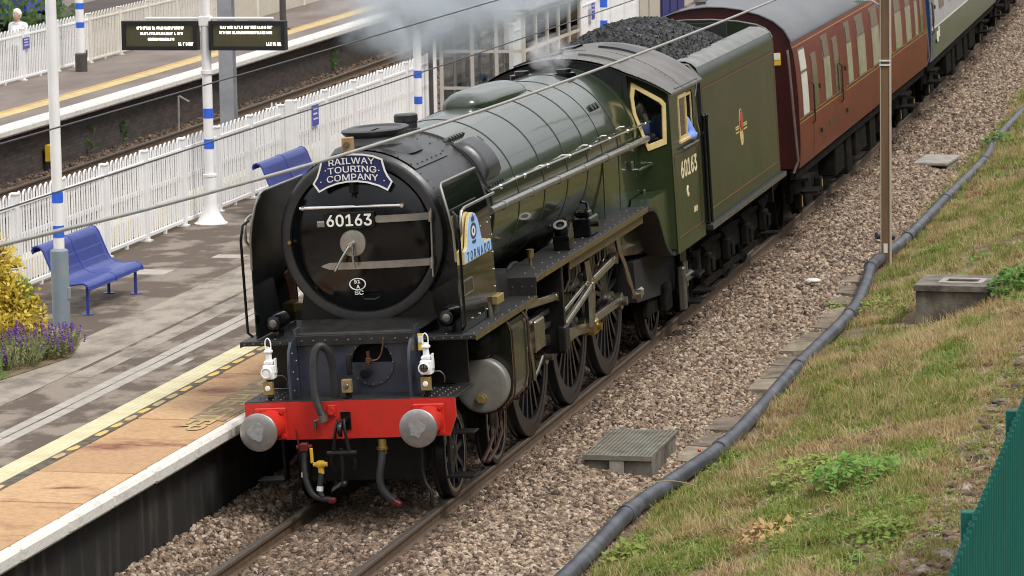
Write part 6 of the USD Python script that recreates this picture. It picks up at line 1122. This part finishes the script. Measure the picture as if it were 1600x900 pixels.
# --- planting at the left
def foliage_mass(spec, size, n, flat=1.0):
    b = B()
    for (c, R, H, k) in spec:
        for i in range(int(n*k)):
            u = rng.normal(size=3); u /= np.linalg.norm(u); rr = (rng.random()**.33)*(.75+.5*meshkit.fbm(u*2.2+c[0]*3, 3, 4)); p = np.array(c)+u*np.array([R, R, H])*rr
            q = u*.6+rng.normal(size=3)*.7; q[2] += .35; q /= np.linalg.norm(q); w = np.cross(q, rng.normal(size=3)); w /= np.linalg.norm(w)+1e-9; s = size*rng.uniform(.6, 1.35)
            b.add([p, p+q*s*.5+w*s*.33, p+q*s, p+q*s*.5-w*s*.33], [(0, 1, 2), (0, 2, 3)])
    return b
GS = Thing('golden_shrub', 'tall golden yellow shrub at the left edge beside the platform bench', 'shrub', tuple(bend(np.array([[-6.0, 5.3, PZ]]))[0]))
sp = []
for (x, y, z, R, H) in ((-6.0, 5.1, 1.75, .34, .62), (-5.9, 4.9, 1.05, .45, .3), (-6.15, 5.0, 1.45, .42, .75), (-5.95, 5.25, 1.25, .40, .5), (-5.62, 5.2, 1.2, .25, .42), (-5.75, 5.0, 1.5, .2, .35), (-6.3, 4.4, 1.4, .45, .6), (-5.5, 5.15, 1.05, .18, .22), (-6.1, 4.7, 1.95, .2, .42), (-5.7, 4.7, 1.1, .35, .3), (-6.0, 3.7, 1.3, .4, .45)): sp.append(((x, y, z), R, H, R*H*8))
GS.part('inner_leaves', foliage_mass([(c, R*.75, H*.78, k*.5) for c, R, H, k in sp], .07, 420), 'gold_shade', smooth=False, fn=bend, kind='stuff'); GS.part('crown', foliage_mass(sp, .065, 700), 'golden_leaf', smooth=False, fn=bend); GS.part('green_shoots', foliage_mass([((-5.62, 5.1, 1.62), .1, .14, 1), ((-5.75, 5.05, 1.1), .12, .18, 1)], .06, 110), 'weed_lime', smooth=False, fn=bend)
GS.part('stem', B().tube([(-6.0, 5.0, PZ), (-6.05, 5.0, 1.4), (-6.1, 4.95, 1.9)], [.04, .03, .012], 7), 'wood', fn=bend)
def sprig(cx, cy, R, h, n, name, label, stem_m, flower=None):
    T_ = Thing(name, label, 'plant', tuple(bend(np.array([[cx, cy, PZ]]))[0])); b, fl = B(), B()
    for i in range(n):
        a, r = rng.random()*2*PI, R*math.sqrt(rng.random()); o = np.array([cx+r*math.cos(a), cy+r*math.sin(a)*1.2, PZ]); d = np.array([math.cos(a), math.sin(a), 0])*h*rng.uniform(.1, .5)+rng.normal(size=3)*.03; hh = h*rng.uniform(.6, 1.1); tip = o+d+[0, 0, hh]; sd_ = np.array([-math.sin(a), math.cos(a), 0])*.006
        b.add([o-sd_, o+sd_, (o+tip)/2+sd_+[0, 0, .04], tip], [(0, 1, 2), (0, 2, 3)])
        for k in range(5):
            t = rng.uniform(.2, .9); p = o*(1-t)+tip*t; q = rng.normal(size=3); q /= np.linalg.norm(q); w = np.cross(q, [0, 0, 1.0])*.3; s = .05; b.add([p, p+q*s*.5+w*s, p+q*s, p+q*s*.5-w*s], [(0, 1, 2), (0, 2, 3)])
        if flower and rng.random() < .38:
            for k in range(4): fl.ico(tip-[0, 0, .022*k]+rng.normal(size=3)*.004, .013, 0)
    T_.part('stems', b, stem_m, smooth=False, fn=bend)
    if flower: T_.part('flowers', fl, flower, smooth=False, fn=bend)
sprig(-5.15, 4.35, .38, .34, 300, 'flowering_plant', 'purple flowering plant right of the golden shrub by the lamp post sleeve', 'sage_leaf', 'lavender')
sprig(-5.35, 3.6, .42, .32, 300, 'leafy_plant', 'grey green leafy plant in front of the golden shrub', 'sage_leaf'); sprig(-5.5, 2.95, .35, .30, 230, 'flowering_plant', 'purple flowering plant at the left edge below the golden shrub', 'sage_leaf', 'lavender'); sprig(-5.3, 2.35, .34, .30, 220, 'leafy_plant', 'green leafy plant at the left edge, lowest of the planting', 'weed_green')
soil = B().prism([(-6.9, 1.2), (-5.1, 1.9), (-4.75, 4.3), (-5.0, 5.3), (-5.6, 6.2), (-7.0, 6.4)], 'z', PZ-.02, PZ+.018); structure('planting_bed', soil, 'soil', fn=bend)
# ---------------------------------------------------------------- far side
fence('white_fence', 'white and cream fence along the back of the far platform at the top left', -18.95, 36.6, 58.0, .925, 1.18, 2.35, 'fence_white', mats=lambda y: 'fence_white' if y < 44 else 'fence_cream', kick=False)
WL = Thing('panel_wall', 'long beige panelled wall with white posts along the back of the far platform', 'wall', tuple(bend(np.array([[-18.95, 65, PZ]]))[0]))
for i in range(9):
    y = 58.3+i*2.6; WL.part('panel', B().bx(-19.0, -18.93, y+.07, y+2.53, PZ, 2.3), 'beige_wall', fn=bend); WL.part('post', B().bx(-19.03, -18.85, y-.08, y+.07, PZ, 2.5, .01), 'fence_cream', fn=bend); WL.part('handrail', B().cyl((-18.88, y+.07, 1.95), (-18.88, y+2.53, 1.75), .025, n=6), 'fence_white', fn=bend)
SHD = Thing('blue_van', 'dark blue boxy van parked behind the far platform fence', 'van', tuple(bend(np.array([[-24, 58, .9]]))[0]))
SHD.part('body', B().bx(-26.5, -24.4, 55.2, 60.5, 1.2, 3.1, .12), 'dark_blue', fn=bend); SHD.part('windscreen', B().bx(-26.2, -24.7, 55.17, 55.2, 2.1, 2.9, .01), 'window_dark', fn=bend); SHD.part('rear_door', B().bx(-24.4, -24.37, 57.2, 58.8, 1.3, 2.9, .01), 'sign_blue', fn=bend)
for y in (56.2, 59.4): SHD.part('wheel', B().cyl((-24.6, y, 1.22), (-24.36, y, 1.22), .33, n=18), 'rubber', fn=bend)
HG = Thing('hedge_shrub', 'green leafy shrub behind the white haired person', 'shrub', tuple(bend(np.array([[-22.5, 47, .9]]))[0]))
HG.part('foliage', foliage_mass([((-22.3, 47.5, 2.1), 1.0, 1.0, 1), ((-23.4, 46.6, 1.9), .9, .9, 1), ((-21.9, 51.5, 1.6), .8, .7, .7)], .16, 700), 'shrub_leaf', smooth=False, fn=bend); HG.part('stem', B().cyl((-22.5, 47, .9), (-22.4, 47.2, 2.0), .06, n=7), 'wood', fn=bend)
single('support_column', 'plain grey steel column standing behind the departure display post', 'column', B().bx(-11.77, -11.49, 32.86, 32.9, -.4, 6.6).bx(-11.77, -11.49, 33.1, 33.14, -.4, 6.6).bx(-11.65, -11.61, 32.9, 33.1, -.4, 6.6), 'galvanised', smooth=False, fn=bend)
single('brown_post', 'brown post on the far platform right of the departure displays', 'post', B().cyl((-17.0, 56.6, PZ), (-17.0, 56.6, 4.6), .09, n=12).cyl((-17.0, 56.6, PZ), (-17.0, 56.6, PZ+.05), .2, n=12), 'dark_post', fn=bend)
single('marker_stake', 'thin wooden stake in the ballast of the far track', 'stake', B().cyl((-15.2, 41, -.15), (-15.18, 41, .62), .022, n=8).obx((-15.05, 41, .56), (.26, .03, .03), ry=.5), 'concrete', fn=bend)
YBX = Thing('yellow_box', 'small yellow lineside box by the far platform wall', 'box', tuple(bend(np.array([[-15.6, 33.6, -.2]]))[0])); YBX.part('cabinet', B().bx(-15.68, -15.52, 33.4, 33.75, -.02, .32, .015), 'yellow_box', fn=bend); YBX.part('stand', B().bx(-15.63, -15.57, 33.5, 33.6, -.25, -.02), 'dark_post', fn=bend)
for (y, s, lab) in ((33.9, .3, 'leafy weed at the foot of the far wall at the left edge'), (36.4, .42, 'bushy weed at the foot of the far wall beside the yellow box'), (38.7, .36, 'bushy weed at the foot of the far wall right of the near white post'), (56.9, .45, 'bright green weed at the foot of the far wall right of the grey column')):
    W_ = Thing('wall_weed', lab, 'weed', tuple(bend(np.array([[-15.95, y, -.2]]))[0])); W_.part('leaves', foliage_mass([((-15.98, y, .08), s*.8, s, 1)], .12, 240), 'shrub_leaf' if y < 50 else 'weed_green', smooth=False, fn=bend)
# ---------------------------------------------------------------- right side: mast, pipe, boxes, weeds, green fence
mx, my = 2.82, 21.5
MA = Thing('line_mast', 'tall brown steel mast standing by the black pipe on the right', 'mast', tuple(bend(np.array([[mx, my, -.3]]))[0]))
MA.part('flange', B().bx(mx-.08, mx-.066, my-.09, my+.09, -.5, 7.2), 'mast_edge', fn=bend); MA.part('flange', B().bx(mx+.066, mx+.08, my-.09, my+.09, -.5, 7.2), 'mast_edge', fn=bend); MA.part('web', B().bx(mx-.066, mx+.066, my-.078, my-.05, -.5, 7.2), 'mast_brown', fn=bend)
for z in (2.99, 3.06): MA.part('clamp_band', B().bx(mx-.09, mx+.09, my-.097, my-.079, z, z+.022), 'mast_mark', fn=bend)
MA.part('number_tag', B().bx(mx-.03, mx+.035, my-.083, my-.079, .0, .15), 'mast_mark', fn=bend)
MA.part('bracket', B().tube([(mx-.08, my, 3.93), (mx-.22, my, 4.02), (mx-.42, my, 4.03)], .02, 6).tube([(mx-.08, my, 3.86), (mx-.2, my, 4.0)], .012, 6), 'wire_grey', fn=bend)
ins = B()
for k in range(4): ins.cyl((mx-.33-.035*k, my, 4.02), (mx-.345-.035*k, my, 4.02), .05, n=12)
MA.part('insulator', ins.cyl((mx-.28, my, 4.02), (mx-.5, my, 4.02), .025, n=8), 'insulator', fn=bend)
def wire(label, pts, r, mt, smooth=8): single('overhead_wire', label, 'wire', B().tube(pts, r, 6, smooth), mt, smooth=True, fn=bend, base=bend(np.array([pts[0]]))[0])
wire('thin dark contact wire above the locomotive, lower of the two thin wires', [(0, -16, 4.48), (0, 15, 4.46), (0, 60, 4.5)], .0075, 'wire_dark'); wire('thin dark upper wire crossing the display posts and the smoke', [(0, -16, 4.98), (0, 4, 5.02), (0, 40, 5.05)], .0075, 'wire_dark')
wire('thick pale cable crossing in front of the locomotive headboard', [(2, -18, 5.0), (2, -14.77, 4.885), (2, -10.98, 4.745), (2, -5.76, 4.61), (2, 1.96, 4.504), (2, 15.35, 4.439), (2, 30, 4.45)], .0155, 'wire_grey')
# black pipe with couplings
PP = [(2.62, -4.2, -.13), (2.70, -1.6, -.1), (2.67, 1.24, -.1), (2.80, 2.9, -.1), (2.99, 5.0, -.09), (3.02, 7.2, -.09), (2.98, 11.0, -.1), (3.03, 15.6, -.1), (2.86, 18.6, -.1), (2.72, 20.4, -.08), (2.78, 22.0, -.08), (2.86, 24.2, -.1), (2.94, 29.6, -.1), (3.06, 36.0, -.1), (2.98, 40.3, -.1), (3.1, 47, -.12)]
PI_ = Thing('drain_pipe', 'long black drain pipe snaking along the foot of the grass bank', 'pipe', tuple(bend(np.array([PP[0]]))[0]))
b = B().tube(PP, .088, 14, 10); PI_.part('pipe', b, 'pipe_black', smooth=60, fn=bend)
for i in (2, 4, 6, 7, 9, 11, 12, 13):
    a, c = np.array(PP[i]), np.array(PP[i+1] if i+1 < len(PP) else PP[i]); d = (c-a)/np.linalg.norm(c-a); PI_.part('coupling', B().cyl(a-d*.14, a+d*.14, .102, n=16), 'pipe_black', fn=bend)
PI_.part('red_mark', B().ball((2.86, 4.35, -.005), .022, 5), 'red_paint', fn=bend); PI_.part('stub_pipe', B().cyl((2.62, 24.2, -.1), (2.35, 24.0, -.06), .06, n=12), 'pipe_black', fn=bend)
# concrete trough lids beside the pipe
ORD = 'nearest second third fourth fifth sixth seventh eighth ninth tenth eleventh twelfth thirteenth fourteenth fifteenth sixteenth seventeenth eighteenth nineteenth twentieth'.split()
y, k = -2.6, 0
for y in (-2.5, -1.55, -.5, 1.9, 4.75, 5.7, 6.75, 9.6, 10.6, 11.55, 12.7, 13.65, 15.0, 16.0, 17.2, 18.3, 19.4):
    xx = float(np.interp(y, [p[1] for p in PP], [p[0] for p in PP]))-.31+rnd.uniform(-.05, .05); w, L = rnd.uniform(.30, .40), rnd.uniform(.80, .96); j = lambda: rnd.uniform(-.04, .04)
    poly = [(-w/2+j(), -L/2+j()), (0+j(), -L/2+j()), (w/2+j(), -L/2+j()), (w/2+j(), j()), (w/2+j(), L/2+j()), (-w/2+j(), L/2+j()), (-w/2+j()*1.5, j())]; b = B().prism(poly, 'z', -.035, .035)
    M = trimesh.transformations.euler_matrix(rnd.uniform(-.025, .025), rnd.uniform(-.09, .05), rnd.uniform(-.06, .06)); b.v = [v@M[:3, :3].T+[xx, y+.4, -.232+rnd.uniform(-.012, .012)] for v in b.v]
    single('trough_lid', f'{ORD[k]} concrete trough lid from the camera along the black drain pipe' if k else 'concrete trough lid nearest the camera along the black drain pipe', 'concrete lid', b, ['trough', 'trough_pale', 'trough'][k % 3], smooth=False, fn=bend, group='trough lids beside the drain pipe'); k += 1
# catch pit with a grating
CP = Thing('catch_pit', 'square concrete catch pit with a steel grating lid on the ballast', 'drain box', tuple(bend(np.array([[2.0, 4.4, -.3]]))[0]))
CP.part('box', B().prism(Polygon([(1.66, 3.64), (2.44, 3.64), (2.40, 5.3), (1.58, 5.25)], [[(1.72, 3.72), (2.34, 3.72), (2.32, 5.2), (1.66, 5.17)]]), 'z', -.5, .02), 'concrete_dark', fn=bend); CP.part('pit_floor', B().bx(1.6, 2.4, 3.6, 5.2, -.45, -.4), 'cab_dark', fn=bend)
g = B()
for i in range(17): g.bx(1.655+i*.0475, 1.673+i*.0475, 3.64, 5.26, .021, .05)
for j in range(31): g.bx(1.65, 2.43, 3.64+j*.0535, 3.656+j*.0535, .027, .048)
CP.part('grating', g, 'grating', smooth=False, fn=bend, kind='stuff'); CP.part('lid_frame', B().bx(1.64, 2.45, 3.615, 3.64, -.01, .052, .003).bx(1.62, 2.45, 5.26, 5.285, -.01, .052, .003), 'grating', fn=bend); CP.part('cement_patch', B().bx(1.95, 2.12, 3.622, 3.64, -.22, -.012, .004), 'concrete', fn=bend)
CP.part('lower_course', B().bx(1.76, 2.5, 3.5, 5.35, -.5, -.24, .02), 'concrete', fn=bend)
single('concrete_slab', 'flat concrete slab raised on the ballast near the mast', 'concrete slab', B().obx((2.14, 35.8, -.09), (.68, 1.55, .06), rz=-.08, bev=.01).obx((2.2, 35.9, -.2), (.5, 1.2, .16), rz=-.08), 'concrete', fn=bend)
CB = Thing('concrete_chamber', 'weathered concrete chamber with an open top on the grass bank', 'concrete box', tuple(bend(np.array([[4.6, 15, -.1]]))[0]))
CB.part('walls', B().prism(Polygon([(4.12, 14.45), (5.10, 14.42), (5.14, 15.5), (4.16, 15.52)]), 'z', -.4, .42), 'concrete_dark', fn=bend); CB.part('top_slab', B().prism(Polygon([(4.09, 14.42), (5.14, 14.38), (5.18, 15.54), (4.13, 15.56)], [[(4.5, 14.8), (4.95, 14.78), (4.97, 15.05), (4.52, 15.08)]]), 'z', .42, .50), 'concrete_dark', fn=bend); CB.part('opening_rim', B().prism(Polygon([(4.40, 14.68), (5.02, 14.66), (5.06, 15.15), (4.44, 15.18)], [[(4.5, 14.8), (4.95, 14.78), (4.97, 15.05), (4.52, 15.08)]]), 'z', .50, .512), 'concrete', fn=bend)
single('pale_stone', 'single pale flat stone lying on the ballast left of the mast', 'stone', B().ico((2.05, 18.6, -.06), .1, 1, (1.3, .9, .4), .15), 'coping_white', fn=bend)
def weed(lab, x, y, R, H, n, size, mt, name='weed_clump', straw=0):
    W_ = Thing(name, lab, 'weed', tuple(bend(np.array([[x, y, float(zg(np.array(x), np.array(y)))]]))[0])); z = float(zg(np.array(x), np.array(y)))
    b = leaves(n, R, H, size); b.v = [v*[1, 1.5, 1]+[x, y, z-.02] for v in b.v]; W_.part('leaves', b, mt, smooth=False, fn=bend)
    if straw: t = tuft(straw, H*1.5, .007, R*.8, .5); t.v = [v*[1, 1.5, 1]+[x, y, z] for v in t.v]; W_.part('dry_stems', t, 'grass_straw', smooth=False, fn=bend)
weed('bright green leafy weed growing at the near end of the black pipe', 3.1, -.9, .24, .28, 170, .085, 'weed_lime', straw=12); weed('broad green weed patch on the bank in the right foreground', 5.3, .55, .55, .30, 520, .085, 'weed_green', straw=20); weed('low lime weed patch on the bank above the foreground weeds', 4.6, 1.9, .6, .16, 420, .075, 'weed_lime', straw=14)
weed('bright green leafy plant growing beside the concrete chamber', 5.55, 14.5, .42, .42, 420, .11, 'weed_green'); weed('green weed at the far end of the pipe by the long dry grass', 3.15, 39.0, .35, .4, 220, .12, 'weed_green', straw=20); weed('small lime weed between the pipe and the mast foot', 2.55, 17.0, .2, .14, 90, .07, 'weed_lime'); weed('lime weed patch beside the pipe below the mast', 3.6, 16.2, .5, .14, 260, .07, 'weed_lime', straw=10)
weed('patch of dry curled yellow leaves on the right foreground bank', 4.75, -1.3, .42, .08, 170, .09, 'dry_leaf', 'leaf_litter'); weed('low green weeds along the foot of the green fence', 6.0, -2.8, .38, .2, 220, .08, 'weed_lime', straw=18)
single('bent_straw', 'long dry grass stem arching over the black pipe', 'grass stem', B().tube([(2.35, 1.0, -.14), (2.6, 1.5, -.02), (2.75, 2.0, .06), (2.95, 2.3, .04), (3.2, 2.4, -.03)], .0055, 5, 5), 'grass_straw', fn=bend)
# green profiled fence on the right
GF = Thing('green_fence', 'dark green profiled metal fence with square posts in the right foreground', 'fence', (7.9, -9.3, .6))
fx = lambda yy: 7.856-.028*(yy+9.3)
yq = np.arange(-17.0, -4.0, .0525); off = np.where((np.arange(len(yq))//2) % 2 == 0, -.02, .015)
ftop = 3.05
i0 = 0; step = 52
while i0 < len(yq)-1:
    s_ = slice(i0, min(i0+step+1, len(yq))); Yq, Oq = yq[s_], off[s_]; Xq = fx(Yq)+.065+Oq; b = B()
    b.loft([np.stack([Xq, Yq, np.full(len(Yq), z)], 1) for z in (.3, ftop-.02)], closed=False); b.loft([np.stack([Xq+.003, Yq, np.full(len(Yq), z)], 1) for z in (.3, ftop-.02)], closed=False); b.loft([np.stack([Xq+d, Yq, np.full(len(Yq), ftop-.02)], 1) for d in (0, .003)], closed=False)
    GF.part('sheet', b, 'green_fence', smooth=False); i0 += step
for yy in (-16.95, -13.139, -9.331, -5.5):
    p = GF.part('post', B().bx(fx(yy)-.05, fx(yy)+.05, yy-.05, yy+.05, .3, 3.0, .006), 'green_fence'); c = B()
    if yy > -14: c.tube([(fx(yy)+.0, yy-.052, 2.93), (fx(yy)+.025, yy-.052, 2.88), (fx(yy)+.01, yy-.052, 2.83), (fx(yy)+.03, yy-.052, 2.78), (fx(yy)-.01, yy-.052, 2.72), (fx(yy)-.03, yy-.052, 2.66)], .003, 4, 4); GF.part('scratch', c, 'scratch', under=p)
for z in (1.0, 2.4): GF.part('rail', B().obx((fx(-10.5)+.01, -10.5, z-.2), (.04, 13, .06), rz=.028), 'green_fence')
# trees across the line that the paintwork reflects
cl = [(leaves(60, .75, .8, .24, 1.0), 'tree_leaf'), (leaves(60, .7, .7, .22, 1.0), 'tree_leaf')]
P, S = [], []
for (x, y, h, R) in ((17, -22, 8, 4), (20, -12, 9.5, 4.5), (17.5, -3, 7, 4), (21, 6, 10, 5), (18, 16, 8, 4.5), (22, 27, 10.5, 5), (18.5, 38, 8, 4.5), (22, 50, 10, 5), (19, 64, 9, 5), (23, 80, 11, 6), (26, -30, 12, 6), (27, 0, 13, 6.5), (28, 14, 13, 6.5), (27, 34, 13, 6.5), (28, 58, 13, 7), (12, -66, 11, 7), (0, -70, 12, 7), (-12, -66, 11, 7), (-24, -70, 12, 7), (26, -60, 12, 7)):
    for i in range(520):
        u = rng.normal(size=3); u /= np.linalg.norm(u); r = rng.random()**.35*(.7+.6*meshkit.fbm(u*1.8+x, 3, 2)); P.append(np.array([x, y, h*.55+.6])+u*[R*r, R*r, h*.5*r]); S.append(rng.uniform(.7, 1.4))
scatter('far_trees', cl, bend(np.array(P)), rand_quats(len(P)), np.repeat(np.array(S)[:, None], 3, 1), rng.integers(0, 2, len(P)), None, None)
# ---------------------------------------------------------------- smoke and steam
def puff(name, label, lobes, mt):
    import manifold3d as m3
    out = None
    for (c, r) in lobes:
        h = m3.Manifold.sphere(1.0, 20).scale(list(r) if np.ndim(r) else [r]*3).translate(list(map(float, c))); out = h if out is None else out+h
    me = out.to_mesh(); single(name, label, 'smoke', (np.array(me.vert_properties[:, :3]), np.array(me.tri_verts)), mt, smooth=True)
c0 = bend(np.array([[-4.2, 22.0, 4.15]]))[0]; e0 = (1.7, 7.0, 1.1)
smoke('smoke_haze', 2.6, .85, (0.88, 0.95, 1.0), (.49, .58), 1.0, tuple(map(float, c0)), e0)
puff('smoke', 'pale blue white smoke drifting above the platform behind the chimney', [(c0, e0)], 'smoke_haze')
c1 = track(np.array([[.05, 10.2, 4.1]]))[0]
smoke('steam_wisp', 9.0, 5.0, (0.97, 0.97, 0.97), (.44, .7), 1.0, tuple(map(float, c1)), (.34, .5, .28))
puff('steam', 'small wisp of white steam over the safety valves before the cab', [(c1, (.34, .5, .28))], 'steam_wisp')
